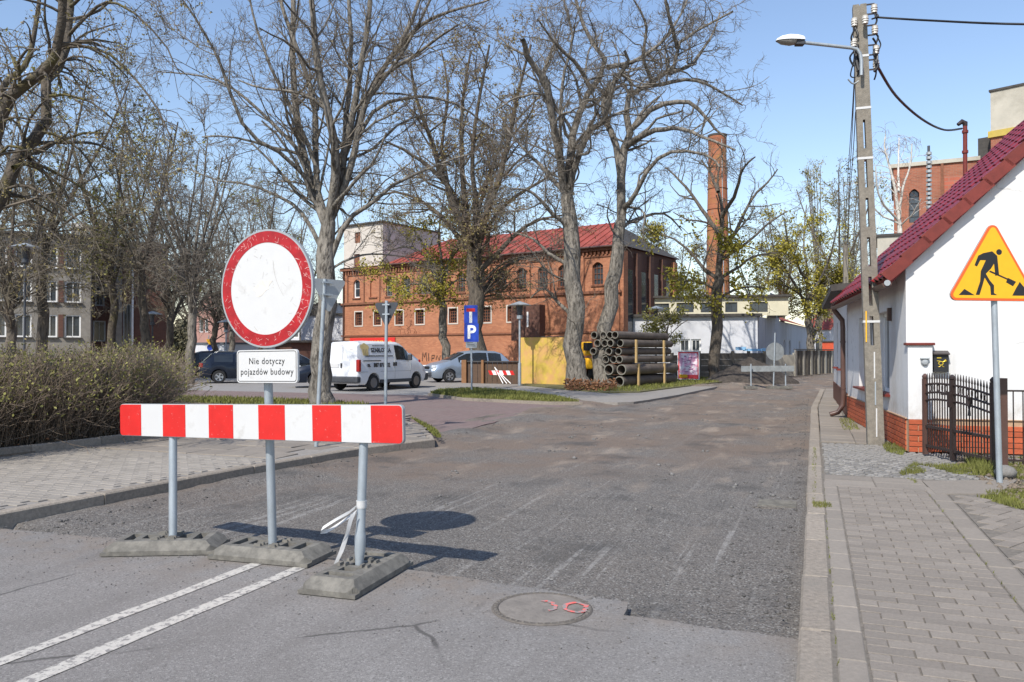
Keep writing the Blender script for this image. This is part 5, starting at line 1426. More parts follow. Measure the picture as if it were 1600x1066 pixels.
# overhead wires
def wire(label, pts, r=0.011, m=M_black):
    o = cable('overhead_wire', pts, r, m, None); tag(o, label, 'wire', 'overhead wires'); return o
c0 = A(1367,27,PBs.y)
wire('upper black wire running level from the pole top out of the picture', [c0, A(1450,32,PBs.y-0.6), A(1605,38,PBs.y-1.6), A(1900,36,PBs.y-3)], 0.015)
wire('black wire sagging from the pole down to the red roof mast', [A(1371,104,PBs.y), A(1400,150,13.4), A(1440,186,15.0), A(1475,203,16.4), A(1503,201,17.5)], 0.022)
p2b = A(1322, 560, 36); p2b.z = 0.0
pole2, _ = concrete_pole('distant concrete utility pole seen over the low white house', p2b, 6.4, 0, rad(-10), 'concrete poles along the street')
for k, (x0, y0, x1, y1) in enumerate(((1338,60,1320,395),(1337,72,1324,398),(1339,108,1322,405))):
    wire(('outer','middle','inner')[k] + ' of the three thin wires running down the street to the distant pole', [A(x0,y0,PBs.y), A((x0*1.6+x1*.4)/2-3+k, y0+(y1-y0)*0.36, PBs.y*1.28), A((x0*.7+x1*1.3)/2-3+k, y0+(y1-y0)*0.72, PBs.y*1.9), A(x1,y1,36)], 0.008)
# paint marks on the lower shaft
for z0, z1, x, m in ((1.55,2.02,-0.085,M_yel),(0.12,0.55,0.01,M_swhite),(0.6,0.95,0.01,M_galv),(1.0,1.4,0.01,M_swhite)):
    mb = MB(); mb.box((x+PW(z0)[2], -0.103, (z0+z1)/2), (0.018,0.006,z1-z0)); ob('paint_mark', mb, m, pole)
# ------------------------------------------------------------------ buildings
def window_set(parent, holes, dep, frame_m, glass_m, bars=(1, 1), fw=0.07, y0=0.0, muntin=0.03, sill=None, arch_bar=None):
    """window parts (frame > pane) set into openings of a wall in the parent's local XZ plane facing -Y"""
    for h in holes:
        a, b, c, d = h[:4]; Y = y0 + dep - 0.05
        fr = MB()
        for x0, x1, z0, z1 in ((a,a+fw,c,d),(b-fw,b,c,d),(a+fw,b-fw,c,c+fw),(a+fw,b-fw,d-fw,d)): fr.box(((x0+x1)/2,Y,(z0+z1)/2),(x1-x0,0.05,z1-z0))
        for k in range(1, bars[0]): x = a+(b-a)*k/bars[0]; fr.box((x,Y,(c+d)/2),(muntin,0.045,d-c-2*fw))
        for k in range(1, bars[1]): z = c+(d-c)*k/bars[1]; fr.box(((a+b)/2,Y,z),(b-a-2*fw,0.04,muntin))
        w = ob('window', fr, frame_m, parent)
        pn = MB(); pn.sheet([(a,Y+.03,c),(b,Y+.03,c),(b,Y+.03,d),(a,Y+.03,d)]); ob('pane', pn, glass_m, w)
        if sill: s = MB(); s.box(((a+b)/2,y0-0.04,c-0.05),(b-a+0.16,0.16,0.08)); ob('sill', s, sill, w)

# brick factory
f0, f1 = A(536, 570, 62), A(968, 570, 48.4)
fd = f1-f0; FL = fd.length; frz = math.atan2(fd.y, fd.x)
fac = thing('brick_factory', 'long red brick factory with arched windows and red roof', 'factory', (f0.x, f0.y, 0), frz)
fiv = WM[fac.name].inverted()
def FX(px):     # px on facade -> local x
    k = (px-CX)/F; d = fd.normalized(); return (k*f0.y-f0.x)/(d.x-k*d.y)
def FZ(px, py): x = FX(px); Y = f0.y + fd.normalized().y*x; return A(px, py, Y).z
FD = 9.0; FZE = 8.05
up_px = [(557,9),(583,9),(608,9),(635,10),(662,10),(690,11),(720,12),(752,12),(784,13),(815,13),(848,14),(880,14),(934,15)]
uph = []
for px, w in up_px:
    x0, x1 = FX(px-w*.55), FX(px+w*.55); uph.append((x0, x1, 5.72, 7.15, 0.22))
lo_px = [(560.5,11),(590,11),(624,12),(656,13),(708,13),(760,14),(800,14)]
loh = [(FX(px-w*.5), FX(px+w*.5), 3.55, 4.6) for px, w in lo_px]
mb = MB(); mb.wall(0, FL, 0, FZE, uph + loh, 0.0, 0.22)
mb.add([(FL,0,0),(FL,FD,0),(FL,FD,FZE),(FL,0,FZE)], [(0,1,2,3)], 1)  # end wall faces away from the sun; its shade is painted as dark brick
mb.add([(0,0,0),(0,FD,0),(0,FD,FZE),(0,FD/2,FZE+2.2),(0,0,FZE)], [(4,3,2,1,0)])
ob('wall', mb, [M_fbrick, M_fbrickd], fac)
window_set(fac, uph[:1], 0.22, M_white, M_glassw, (1, 2), 0.09)
M_fgrey = mat('old_window_paint', (0.20, 0.205, 0.19), 0.7, var=0.25, scale=5)
window_set(fac, uph[2:6], 0.22, M_fgrey, M_glassw, (2, 4), 0.06)
window_set(fac, uph[6:], 0.22, M_ftrim, M_glassw, (3, 4), 0.06)
window_set(fac, loh, 0.22, M_ftrim, M_glass, (4, 5), 0.06)
mb = MB(); a,b,c,d = uph[1][:4]; mb.box(((a+b)/2,0.16,(c+d)/2),(b-a,0.06,d-c)); ob('blind_window', mb, M_fbrick, fac)
for h in loh:      # pale surrounds
    a,b,c,d = h; mb = MB()
    for x0,x1,z0,z1 in ((a-.09,a,c-.09,d+.09),(b,b+.09,c-.09,d+.09),(a,b,c-.09,c),(a,b,d,d+.09)): mb.box(((x0+x1)/2,-0.01,(z0+z1)/2),(x1-x0,0.05,z1-z0))
    ob('window_surround', mb, M_cream, fac)
for z, h, o_, nm in ((5.25,0.16,0.12,'string_course'),(2.75,0.12,0.08,'string_course'),(7.95,0.22,0.22,'cornice')):
    mb = MB(); mb.box((FL/2-0.01,-o_/2,z),(FL+0.3,o_,h)); ob(nm, mb, M_ftrim, fac)
mb = MB(); n = int(FL/0.28)
for k in range(n): mb.box((0.14+k*0.28,-0.07,7.72),(0.13,0.14,0.24))
ob('dentils', mb, M_ftrim, fac, kind='stuff')
for i, h in enumerate(uph):         # recessed bay lines
    a,b = h[:2]; m_ = (a+b)/2; ww = 0.95
    mb = MB()
    mb.box((m_-ww,-0.03,6.45),(0.09,0.06,2.2)); mb.box((m_,-0.03,7.5),(2*ww,0.06,0.1)); mb.box((m_-b*0+0,-0.035,5.66),(b-a+0.2,0.08,0.1))
    ob('bay_trim', mb, M_ftrim, fac)
mb = MB(); rz_ = FZE+0.05
TWL = FX(630)-FX(536)
r0 = FX(603)
mb.add([(r0,-0.3,rz_),(FL+.2,-0.3,rz_),(FL-2.6,FD/2,rz_+2.25),(r0+2.4,FD/2,rz_+2.25),(r0,FD+.3,rz_),(FL+.2,FD+.3,rz_)], [(0,1,2,3),(4,3,2,5),(0,3,4)])
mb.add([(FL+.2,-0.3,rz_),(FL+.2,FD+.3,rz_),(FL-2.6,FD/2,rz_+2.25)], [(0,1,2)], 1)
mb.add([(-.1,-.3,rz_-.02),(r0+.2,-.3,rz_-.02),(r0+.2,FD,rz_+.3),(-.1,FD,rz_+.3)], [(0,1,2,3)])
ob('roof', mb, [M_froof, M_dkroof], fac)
mb = MB(); k = 0
while r0+.9+k*.62 < FL-.2:
    x = r0+.9+k*.62; k += 1
    top = min(1.0, (FL+.2-x)/2.8, (x-r0)/2.4)
    mb.bar((x,-.29,rz_+.03),(x,-.3+(FD/2+.3)*top,rz_+.03+2.25*top),.035,.05)
ob('roof_seams', mb, M_froof, fac, kind='stuff')
mb = MB(); mb.tube([(r0,-.34,rz_-.04),(FL+.2,-.34,rz_-.04)],.07,8); ob('gutter', mb, M_brown, fac, smooth=50)
mb = MB(); zt = A(545,355,62).z
mb.wall(0.0, FX(597), FZE+0.1, zt, [(FX(552),FX(561),FZ(556,418),FZ(556,397)),(FX(553),FX(562),FZ(556,380),FZ(556,363))], 0.05, 0.15)
x1 = FX(597); mb.add([(x1,0.05,FZE+.1),(x1,7,FZE+.1),(x1,7,zt),(x1,.05,zt),(0,.05,FZE+.1),(0,7,FZE+.1),(0,7,zt),(0,.05,zt)], [(0,1,2,3),(7,6,5,4),(3,2,6,7)]); ob('tower', mb, M_cream, fac)
for pa, pb in (((552,418),(561,397)),((553,380),(562,363))):
    mb = MB(); a, b = FX(pa[0]), FX(pb[0]); c, d = FZ(556,pa[1]), FZ(556,pb[1]); mb.box(((a+b)/2,0.17,(c+d)/2),(b-a,0.04,d-c)); ob('tower_window', mb, M_ftrim, fac)
mb = MB(); mb.box((x1/2,3.5,zt+.06),(x1+.25,7.25,.12)); ob('tower_roof', mb, M_dkroof, fac)
# end wall pilasters, inner ones painted dark for shade, and the lean-to bay
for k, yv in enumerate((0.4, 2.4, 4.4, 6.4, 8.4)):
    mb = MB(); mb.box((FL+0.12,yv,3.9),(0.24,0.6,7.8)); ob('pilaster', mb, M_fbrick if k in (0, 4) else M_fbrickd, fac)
for yv in (1.4, 3.4, 5.4, 7.4):
    mb = MB(); mb.box((FL+0.03,yv,4.6),(0.06,0.9,4.2)); ob('end_window', mb, M_glassw, fac)
bx0, bx1 = FX(808), FX(852)
mb = MB(); mb.box(((bx0+bx1)/2,-0.35,FZ(830,505)),(bx1-bx0,0.7,FZ(830,475)-FZ(830,530))); ob('bay', mb, M_fbrickd, fac)
mb = MB(); mb.box(((bx0+bx1)/2+.2,-0.72,FZ(830,500)),(0.12,0.04,1.0)); ob('bay_window', mb, M_white, fac)
for px in (627,): 
    x = FX(px); mb = MB(); mb.tube([(x+3.4,-.1,5.3),(x+3.4,-.1,7.8)],0.06,8); ob('rainpipe', mb, M_pinkw, fac)
x = 0.12; mb = MB(); mb.tube([(x,-.1,0),(x,-.1,7.8)],0.06,8); ob('rainpipe', mb, M_brown, fac)
# shop banner and graffiti on the facade
ba, bb = FX(548), FX(618); zt_, zb_ = FZ(580,528), FZ(580,546)
bn_ = thing('shop_banner', 'red shop banner with yellow lettering on the factory wall', 'banner', WM[fac.name] @ Vector((ba,-0.06,zb_)), frz)
mb = MB(); mb.box(((bb-ba)/2,0,(zt_-zb_)/2),(bb-ba,0.04,zt_-zb_)); ob('sheet', mb, flat('banner_red',(0.62,0.03,0.025),0.6), bn_)
text('ZABAWKI', 0.62, Matrix.Translation(((bb-ba)*.47,-0.03,(zt_-zb_)*.45)) @ UPX, flat('banner_yellow',(0.85,0.55,0.03),0.6), bn_, sx=0.95, off=0.02)
for xx in (0.10, 0.90):
    mb = MB(); mb.prism([(0.24*math.cos(t)*(1+.12*math.sin(4*t)),0.22*math.sin(t)) for t in [2*math.pi*k/20 for k in range(20)]],0,0.01,Matrix.Translation(((bb-ba)*xx,-0.025,(zt_-zb_)*.5)) @ UPX); ob('emblem', mb, flat('banner_gold',(0.8,0.3,0.08),0.6), bn_)
mb = MB(); gx = Matrix.Translation((FX(660),-0.012,FZ(660,564))) @ UPX
for seg in ([(0,0),(.05,.6),(.2,.25),(.35,.62),(.42,0)],[(.6,.55),(.62,0)],[(.9,0),(.92,.4),(1.15,.42),(1.1,.2),(.92,.2)],[(1.3,.1),(1.4,.4),(1.6,.05),(1.7,.4)],[(1.9,.4),(1.92,.05),(2.2,.1),(2.2,.4)],[(2.5,.1),(2.7,.42),(2.9,.1)]):
    mb.tube([gx @ Vector((x,y,0)) for x,y in seg], 0.035, 5)
ob('graffiti', mb, mat('spray_dark',(0.10,0.06,0.045),0.9), fac)
mb = MB(); r_ = random.Random(9)
for k in range(26):
    x, y = FX(625+r_.random()*28), r_.uniform(2.7, 4.4); t = r_.uniform(0,3.1); l = r_.uniform(.1,.35)
    mb.tube([(x,-.012,y),(x+l*math.cos(t),-.012,y+l*math.sin(t)),(x+l*1.2*math.cos(t+.6),-.012,y+l*1.2*math.sin(t+.6))],0.02,4)
ob('wall_scribble', mb, mat('spray_faint',(0.22,0.10,0.06),0.9), fac)

# low dark shed and wall left of the factory
def simple_block(name, label, cat, pa, pb, dep, h, wm, rm, holes=(), fm=None, gm=None, bars=(2,1), roof='flat', rise=2.0, ovr=0.2, wdep=0.15):
    d = pb-pa; L_ = d.length
    t = thing(name, label, cat, (pa.x, pa.y, 0), math.atan2(d.y, d.x))
    mb = MB(); mb.wall(0, L_, 0, h, holes, 0.0, wdep)
    mb.add([(L_,0,0),(L_,dep,0),(L_,dep,h),(L_,0,h),(0,0,0),(0,dep,0),(0,dep,h),(0,0,h)], [(0,1,2,3),(7,6,5,4),(2,1,5,6)])
    if roof == 'gable': mb.add([(0,0,h),(0,dep,h),(0,dep/2,h+rise),(L_,0,h),(L_,dep,h),(L_,dep/2,h+rise)], [(0,2,1),(3,4,5)])
    if roof == 'front': mb.add([(0,0,h),(L_,0,h),(L_/2,0,h+rise)], [(0,1,2)])
    ob('wall', mb, wm, t)
    mb = MB()
    if roof == 'flat': mb.box((L_/2,dep/2,h+0.08),(L_+2*ovr,dep+2*ovr,0.16))
    elif roof == 'gable':
        k = rise/(dep/2); e = ovr
        mb.add([(-e,-e,h-e*k+.06),(L_+e,-e,h-e*k+.06),(L_+e,dep/2,h+rise+.06),(-e,dep/2,h+rise+.06),(-e,dep+e,h-e*k+.06),(L_+e,dep+e,h-e*k+.06)], [(0,1,2,3),(3,2,5,4)])
        mb.add([(-e,-e,h-e*k-.06),(L_+e,-e,h-e*k-.06),(L_+e,-e,h-e*k+.06),(-e,-e,h-e*k+.06)], [(0,1,2,3)])
    else:
        mb.add([(-.3,-.2,h-.2),(L_/2,-.2,h+rise+.1),(L_+.3,-.2,h-.2),(-.3,dep,h-.2),(L_/2,dep,h+rise+.1),(L_+.3,dep,h-.2)], [(0,1,4,3)[::-1],(1,2,5,4)[::-1]])
    ob('roof', mb, rm, t)
    if holes and gm: window_set(t, holes, wdep, fm or M_white, gm, bars, 0.09)
    return t
# grey three-storey building on the left
pa, pb = A(-170, 560, 45.5), A(141, 560, 50)
cols = [(-110,-84),(-62,-36),(-13,9.5),(22,49),(66,89),(100.5,126)]
hl = []
d_ = (pb-pa).normalized()
def LX(px): k = (px-CX)/F; return (k*pa.y-pa.x)/(d_.x-k*d_.y)
for x0, x1 in cols:
    for z0, z1 in ((2.42,3.85),(4.62,5.98),(6.75,8.05)): hl.append((LX(x0), LX(x1), z0, z1))
gb_ = simple_block('grey_building', 'grey rendered three storey building with white framed windows', 'building', pa, pb, 10, 8.75, M_grend, M_dkroof, hl, M_white, M_glassw, (2,1), ovr=0.35)
for z0, z1 in ((2.42,3.85),(4.62,5.98),(6.75,8.05)):
    for (a0,a1),(c0_,c1) in ((cols[2],cols[3]),(cols[4],cols[5]),(cols[0],cols[1])):
        x0, x1 = LX(a1)+.06, LX(c0_)-.06; mb = MB(); mb.box(((x0+x1)/2,-0.015,(z0+z1)/2),(x1-x0,0.03,z1-z0)); ob('brick_panel', mb, M_fbrickd, gb_)
for h in hl:
    mb = MB(); mb.box(((h[0]+h[1])/2,-.06,h[2]-.04),(h[1]-h[0]+.15,.16,.06)); ob('sill', mb, M_dkroof, gb_)
for px in (113, 127): x = LX(px); mb = MB(); mb.box((x,2,9.4),(0.45,0.45,1.1)); ob('chimney', mb, M_cream, gb_)
pa2, pb2 = A(141, 560, 52.5), A(262, 560, 55)
d2_ = (pb2-pa2).normalized()
def LX2(px): k = (px-CX)/F; return (k*pa2.y-pa2.x)/(d2_.x-k*d2_.y)
hl2 = [(LX2(145),LX2(165),2.2,3.6),(LX2(148),LX2(163),4.6,5.9),(LX2(148),LX2(166),6.8,8.0),(LX2(192),LX2(205),1.0,4.8)]
wg = simple_block('shaded_wing', 'brick wing set back beside the grey building, coloured dark for tree shade', 'building', pa2, pb2, 9, 8.9, M_fbrickd, M_dkroof, hl2, M_sgrey, M_glassw, (2,1))  # shade of the trees is put into the wall colour
mb = MB(); a, b = LX2(174), LX2(189); mb.box(((a+b)/2,-0.3,4.3),(b-a,0.6,8.6)); ob('stair_pier', mb, M_grend, wg)
mb = MB(); mb.box((LX2(206.5),-0.1,4.5),(0.12,0.12,7)); ob('drainpipe', mb, M_white, wg)
# houses far behind the parking lot
simple_block('pink_house', 'pink plastered house far behind the parked cars', 'house', A(300,560,86), A(352,560,82), 9, 5.2, M_pinkw, M_dkroof, [(1.4,2.2,3.6,5.0),(2.5,3.2,3.6,5.0)], M_white, M_glassw, (1,1), roof='front', rise=2.6)
simple_block('flat_shop', 'low white shop with dark fascia behind the parked cars', 'shop', A(305,560,72), A(350,560,70), 6, 2.2, M_wrend, mat('fascia',(0.09,0.10,0.115),0.7), roof='flat', ovr=0.1)
simple_block('pale_house', 'pale house with dark roof half hidden by the round sign', 'house', A(430,560,84), A(494,560,82), 8, 4.6, M_wrend, M_dkroof, [(2.2,3.0,3.0,4.4)], M_white, M_glassw, (1,2), roof='gable', rise=2.2)
sh = simple_block('brown_shed', 'low brown shed with dark roof edge behind the forked tree', 'shed', A(455,560,58), A(537,560,60), 5, 2.2, M_fbrickd, M_dkroof, roof='flat', ovr=0.3)
simple_block('white_annex', 'white annexe between the forked tree and the factory corner', 'building', A(470,560,66), A(540,560,66), 5, 4.6, M_wrend, M_dkroof, [(1.8,2.6,2.6,4.0)], M_plast, M_glassw, (1,1))

# white hall on the right with raised cream clerestory
wa, wb = A(975, 560, 50), A(1184, 560, 48.6)
d3 = (wb-wa).normalized()
def WX_(px): k = (px-CX)/F; return (k*wa.y-wa.x)/(d3.x-k*d3.y)
hl3 = [(WX_(1062),WX_(1078),0.9,2.3),(WX_(1080),WX_(1095),0.9,2.3),(WX_(1070),WX_(1090),0.2,0.8)]
hall = simple_block('white_hall', 'low white hall with cream window strip on its roof', 'building', wa, wb, 6, 3.72, M_wrend, M_dkroof, hl3[:2], M_white, M_glassw, (2,2), ovr=0.25)
hwid = (wb-wa).length
ca, cb2 = WX_(1006), WX_(1212)
mb = MB(); hls = [(WX_(1012),WX_(1040),4.12,4.72),(WX_(1052),WX_(1080),4.12,4.76),(WX_(1092),WX_(1118),4.1,4.76),(WX_(1132),WX_(1152),4.1,4.76),(WX_(1172),WX_(1202),4.1,4.76)]
mb.wall(ca, cb2+1.2, 3.87, 5.08, [(a+.3,b+.3,c,d) for a,b,c,d in hls], 2.6, 0.12); xe = cb2+1.2
mb.add([(xe,2.6,3.87),(xe,7,3.87),(xe,7,5.08),(xe,2.6,5.08),(ca,2.6,3.87),(ca,7,3.87),(ca,7,5.08),(ca,2.6,5.08)],[(0,1,2,3),(7,6,5,4),(3,2,6,7)])
ob('clerestory', mb, mat('cream_paint',(0.60,0.56,0.42),0.9,var=0.1,scale=2), hall)
window_set(hall, [(a+.3,b+.3,c,d) for a,b,c,d in hls], 0.12, M_plast, M_glassw, (2,1), 0.05, y0=2.6)
mb = MB(); mb.box(((ca+xe)/2,4.75,5.15),(xe-ca+.4,4.8,.14)); ob('clerestory_roof', mb, M_dkroof, hall)
# its long blue-grey side wing
sa_, sb_ = A(1185,560,48.75), A(1262,560,71)
d4 = sb_-sa_; sw_ = thing('side_wing', 'long blue grey side wing of the white hall with small windows', 'building', (sa_.x,sa_.y,0), math.atan2(d4.y,d4.x))
L4 = d4.length
mb = MB()
hl4 = [(5.5,6.3,0.9,2.0),(10.5,11.4,0.9,2.4),(13.2,14.1,0.9,2.4),(19,20,0.9,2.4)]
mb.wall(0, L4, 0, 3.72, hl4, 0, 0.15); mb.add([(3.0,0,3.72),(8.5,0,3.72),(8.5,0,4.9),(6.5,0,5.5),(4.5,0,5.5),(4.0,0,4.2)],[(0,1,2,3,4,5)])
mb.add([(L4,0,0),(L4,8,0),(L4,8,3.72),(L4,0,3.72)],[(0,1,2,3)])
ob('wall', mb, M_brend, sw_); window_set(sw_, hl4, 0.15, M_white, M_glass, (1,2), 0.08)
mb = MB(); mb.add([(8.5,-.2,3.74),(L4,-.2,3.7),(L4,5,5.7),(8.5,5,5.7)],[(0,1,2,3)]); ob('roof', mb, M_froof, sw_)
simple_block('white_gable_house', 'far white house with red roof at the bend of the street', 'house', A(1262,560,98), A(1298,560,96), 8, 4.4, M_wrend, M_froof, [(1.0,1.5,0.4,3.0)], M_plast, M_glassw, (1,1), roof='gable', rise=2.6)
mb_ = simple_block('red_shed', 'small orange red shed at the bend of the street', 'shed', A(1285,560,90), A(1320,560,88), 5, 2.6, M_redw, M_dkroof, roof='flat', ovr=0.1)
# factory chimney
cbp = A(1122,560,76); ch = thing('factory_chimney', 'tall tapering round brick chimney with sooty rim', 'chimney', (cbp.x, cbp.y, 0))
zt = A(1122,213,76).z
mb = MB(); mb.lathe([(1.45,0),(1.15,zt*.3),(0.85,zt-1.4),(0.85,zt-0.9),(0.88,zt-.85),(0.88,zt),(0.6,zt)], 28)
chm = brickmat('chimney_brick', (0.40,0.14,0.065), (0.31,0.10,0.05), (0.24,0.15,0.11), 2.0, grime=(0.34,0.23,0.04), samt=0.55)
ob('shaft', mb, chm, ch, smooth=40)
mb = MB(); mb.lathe([(0.875,zt-.1),(0.92,zt-.08),(0.92,zt+.1),(0.6,zt+.1)], 28); ob('rim', mb, M_dkroof, ch, smooth=40)
mb = MB(); mb.tube([(0.3,-1.35,2),(0.25,-0.95,zt*.6),(0.2,-0.88,zt-.5)],0.04,6); ob('conductor', mb, M_sgrey, ch)
for k in range(7): z = zt*(.32+.09*k); mb = MB(); rr = 1.15-(z-zt*.3)/(zt*.7)*.28; mb.lathe([(rr+.0,z-.04),(rr+.035,z),(rr,z+.04)],28); ob('iron_band', mb, M_ftrim, ch)
# brick tower building behind the house
ta, tb = A(1398,560,41), A(1556,560,39)
d5 = tb-ta; tr_ = thing('brick_tower', 'tall red brick works building with arched window behind the white house', 'building', (ta.x,ta.y,0), math.atan2(d5.y,d5.x))
def TX(px): k = (px-CX)/F; q = d5.normalized(); return (k*ta.y-ta.x)/(q.x-k*q.y)
tz = A(1400,263,41).z
mb = MB(); ah = [(TX(1422),TX(1438),A(1430,350,41).z,A(1430,298,41).z,0.22)]
mb.wall(0, d5.length, 0, tz, ah, 0, 0.3); Lx = d5.length; mb.add([(0,0,0),(0,10,0),(0,10,tz),(0,0,tz)],[(3,2,1,0)]); ob('wall', mb, M_rbrick, tr_)
window_set(tr_, ah, 0.3, M_plast, M_glassw, (2,5), 0.05)
mb = MB(); mb.box((Lx/2,4.9,tz+.1),(Lx+.3,10,.2)); ob('parapet', mb, M_concw, tr_)
mb = MB(); mb.box((TX(1474),-0.06,tz/2),(0.12,0.12,tz)); ob('rib', mb, M_ftrim, tr_)
mb = MB(); x0 = TX(1474)+.1; mb.box(((x0+Lx)/2,-0.02,(tz-1.0+5)/2+.3),(Lx-x0,0.04,tz-6)); ob('new_brick_panel', mb, brickmat('new_brick',(0.46,0.13,0.08),(0.40,0.11,0.065),(0.3,0.2,0.15),1.0,0.5,0.2), tr_)
ua, ub = A(1551,560,38.4), A(1680,560,36)
d6 = ub-ua; t6 = thing('concrete_tower', 'pale concrete tank block on a brick tower with yellow ledge', 'tower', (ua.x,ua.y,0), math.atan2(d6.y,d6.x))
z1, z2, z3 = A(1560,214,38.2).z, A(1560,204,38.2).z, A(1560,142,38.2).z
mb = MB(); mb.box((d6.length/2,4,z1/2),(d6.length,8,z1)); ob('shaft', mb, M_rbrick, t6)
mb = MB(); mb.box((d6.length/2,4,(z1+z2)/2),(d6.length+.2,8.2,z2-z1)); ob('ledge', mb, mat('ledge_yellow',(0.5,0.37,0.08),0.8,stain=(.3,.22,.08),sscale=2), t6)
mb = MB(); mb.box((d6.length/2,4,(z3+z2)/2),(d6.length,8,z3-z2)); ob('tank', mb, M_concw, t6)
mb = MB(); mb.box((d6.length/2,4,z3+.05),(d6.length+.12,8.12,.1)); ob('lid', mb, M_dkroof, t6)
mb = MB(); mb.box((-0.35,2.0,z1-.9),(0.7,3.0,2.2)); ob('side_turret', mb, M_dkroof, t6)

# ------------------------------------------------------------------ fences, hoarding, poster, heap
def fence_run(label, pxs, ys, Y0, Y1, h, m, n, slats=4, name='concrete_fence', gap=0.006, base_z=0.0):
    a, b = A(pxs[0], 560, Y0), A(pxs[1], 560, Y1); d = b-a
    t = thing(name, label, 'fence', (a.x, a.y, base_z), math.atan2(d.y, d.x)); L_ = d.length; w = L_/n
    for k in range(n+1): mb = MB(); mb.box((k*w,0,(h+.1)/2),(0.14,0.14,h+.1)); ob('fence_post', mb, m, t)
    for k in range(n):
        for j in range(slats):
            sh_ = (h-.05)/slats; mb = MB(); mb.box(((k+.5)*w,0,.03+(j+.5)*sh_),(w-.15,0.06,sh_-gap)); ob('fence_slat', mb, m, t)
    return t
fence_run('dark weathered concrete slab fence behind the gravel heap', (1092,1194), 0, 43.5, 46.5, 1.45, M_fence, 4)
fence_run('stained slab fence behind the pink poster', (1050,1092), 0, 42, 43.4, 1.35, M_fence, 2)
a = fence_run('pale cream wall panel between the dark fences', (1196,1241), 0, 47.5, 49, 1.35, M_concw, 1, 1)
a, b = A(1242,560,49.2), A(1304,560,56); d = b-a
t = thing('ribbed_fence', 'dark ribbed sheet fence at the far end of the street', 'fence', (a.x,a.y,0), math.atan2(d.y,d.x))
n = 22
for k in range(n): mb = MB(); w = d.length/n; mb.box(((k+.5)*w,0.03*(k%2),.8),(w-.03,.05,1.6)); ob('plank', mb, M_fence if k % 4 else M_concw, t)
mb = MB(); mb.box((d.length/2,0,1.66),(d.length,.14,.06)); ob('top_rail', mb, M_dkroof, t)
p = A(1193.5,560,46.8); mb = MB(); mb.box((p.x,p.y,.85),(.16,.16,1.75)); mb.box((p.x-.4,p.y+.6,1.62),(1.2,.5,.14)); mb.box((p.x-1.2,p.y+.6,1.7),(.5,.5,.2)); tag(ob('blue_post', mb, flat('light_blue',(.25,.48,.72),.6)), 'light blue post by the cream wall panel', 'post')
# gravel heap
def heap(name, label, c, rx, ry, h, m, seed):
    nx = 44; g = np.linspace(-1,1,nx); X, Y = np.meshgrid(g, g, indexing='ij'); rr = np.sqrt(X**2+Y**2)
    Z = np.clip(1-rr,0,1)**0.9*h*(0.85+.3*vnoise(X*3+9,Y*3+9,seed)) + (vnoise(X*16+30,Y*16+30,seed+1)-.5)*.10*(rr<1)
    Z = np.where(rr >= 1, -0.1, Z)
    V = np.stack([X*rx+c[0],Y*ry+c[1],Z+c[2]],-1).reshape(-1,3); ii = (np.arange(nx-1)[:,None]*nx+np.arange(nx-1)[None,:]).ravel()
    o = link(name, mesh_np(name, V, np.stack([ii,ii+nx,ii+nx+1,ii+1],-1), mats=[m])); return tag(o, label, 'heap')
c = G(1180,598,0); heap('gravel_heap','dark heap of soil and gravel behind the distant barrier',(c.x,c.y+.9,-.02),2.4,1.6,1.15,mat('heap_soil',(0.06,0.05,0.042),.95,var=.5,scale=8,bump=1,bscale=25),21)
c = G(1150,604,0); heap('low_heap','low dark ridge of milled crumbs at the pavement edge',(c.x,c.y,-.04),2.6,.7,0.22,M_mill,31)
# yellow hoarding, brown skip fence, stacked boards
ya, yb = A(814,600,36.2), A(888,603,34.4); d = yb-ya
zt = A(850,528.5,35.3).z
yh = thing('yellow_hoarding', 'sunlit yellow painted hoarding wall behind the hat lamp', 'hoarding', (ya.x,ya.y,.04), math.atan2(d.y,d.x))
mb = MB(); mb.box((d.length/2,0,zt/2),(d.length,.12,zt)); ob('panel', mb, M_yhoard, yh)
mb = MB(); mb.box((d.length*.66,0,zt+.015),(d.length*.68,.16,.03)); ob('top_trim', mb, M_dkroof, yh)
ba, bb = A(724,600,37.6), A(816,600,36.6); d = bb-ba; zt = A(770,566,37).z
bf = thing('brown_fence', 'dark brown board fence between silver car and yellow hoarding', 'fence', (ba.x,ba.y,.0), math.atan2(d.y,d.x)); L_ = d.length
for k in range(12): w = L_/12; mb = MB(); mb.box(((k+.5)*w,0,zt/2),(w-.02,.04,zt)); ob('plank', mb, M_wood, bf)
for x, w in ((0.1,.24),(1.05,.12)): mb = MB(); mb.box((x,-.12,zt*.55),(w,.14,zt*1.1)); ob('fence_post', mb, mat('post_rust',(.22,.11,.05),.8) , bf)
mb = MB(); mb.box((L_/2,-.05,zt+.03),(L_,.14,.05)); ob('top_rail', mb, M_dkroof, bf)
p = A(790,584,36.2); pb_ = thing('leaning_barrier', 'red and white striped board lying behind white poles by the lamp', 'barrier board', (p.x-.2,p.y,A(790,586,36.2).z), math.atan2(d.y,d.x)+rad(4))
for k in range(7):
    mb = MB(); mb.add([(-.55+k*.17,0,0),(-.38+k*.17,0,0),(-.47+k*.17,0,.2),(-.64+k*.17,0,.2),(-.55+k*.17,.02,0),(-.38+k*.17,.02,0),(-.47+k*.17,.02,.2),(-.64+k*.17,.02,.2)],[(0,1,2,3),(7,6,5,4),(0,4,5,1),(1,5,6,2),(2,6,7,3),(3,7,4,0)]); ob('stripe', mb, M_sred if k % 2 == 0 else M_white, pb_)
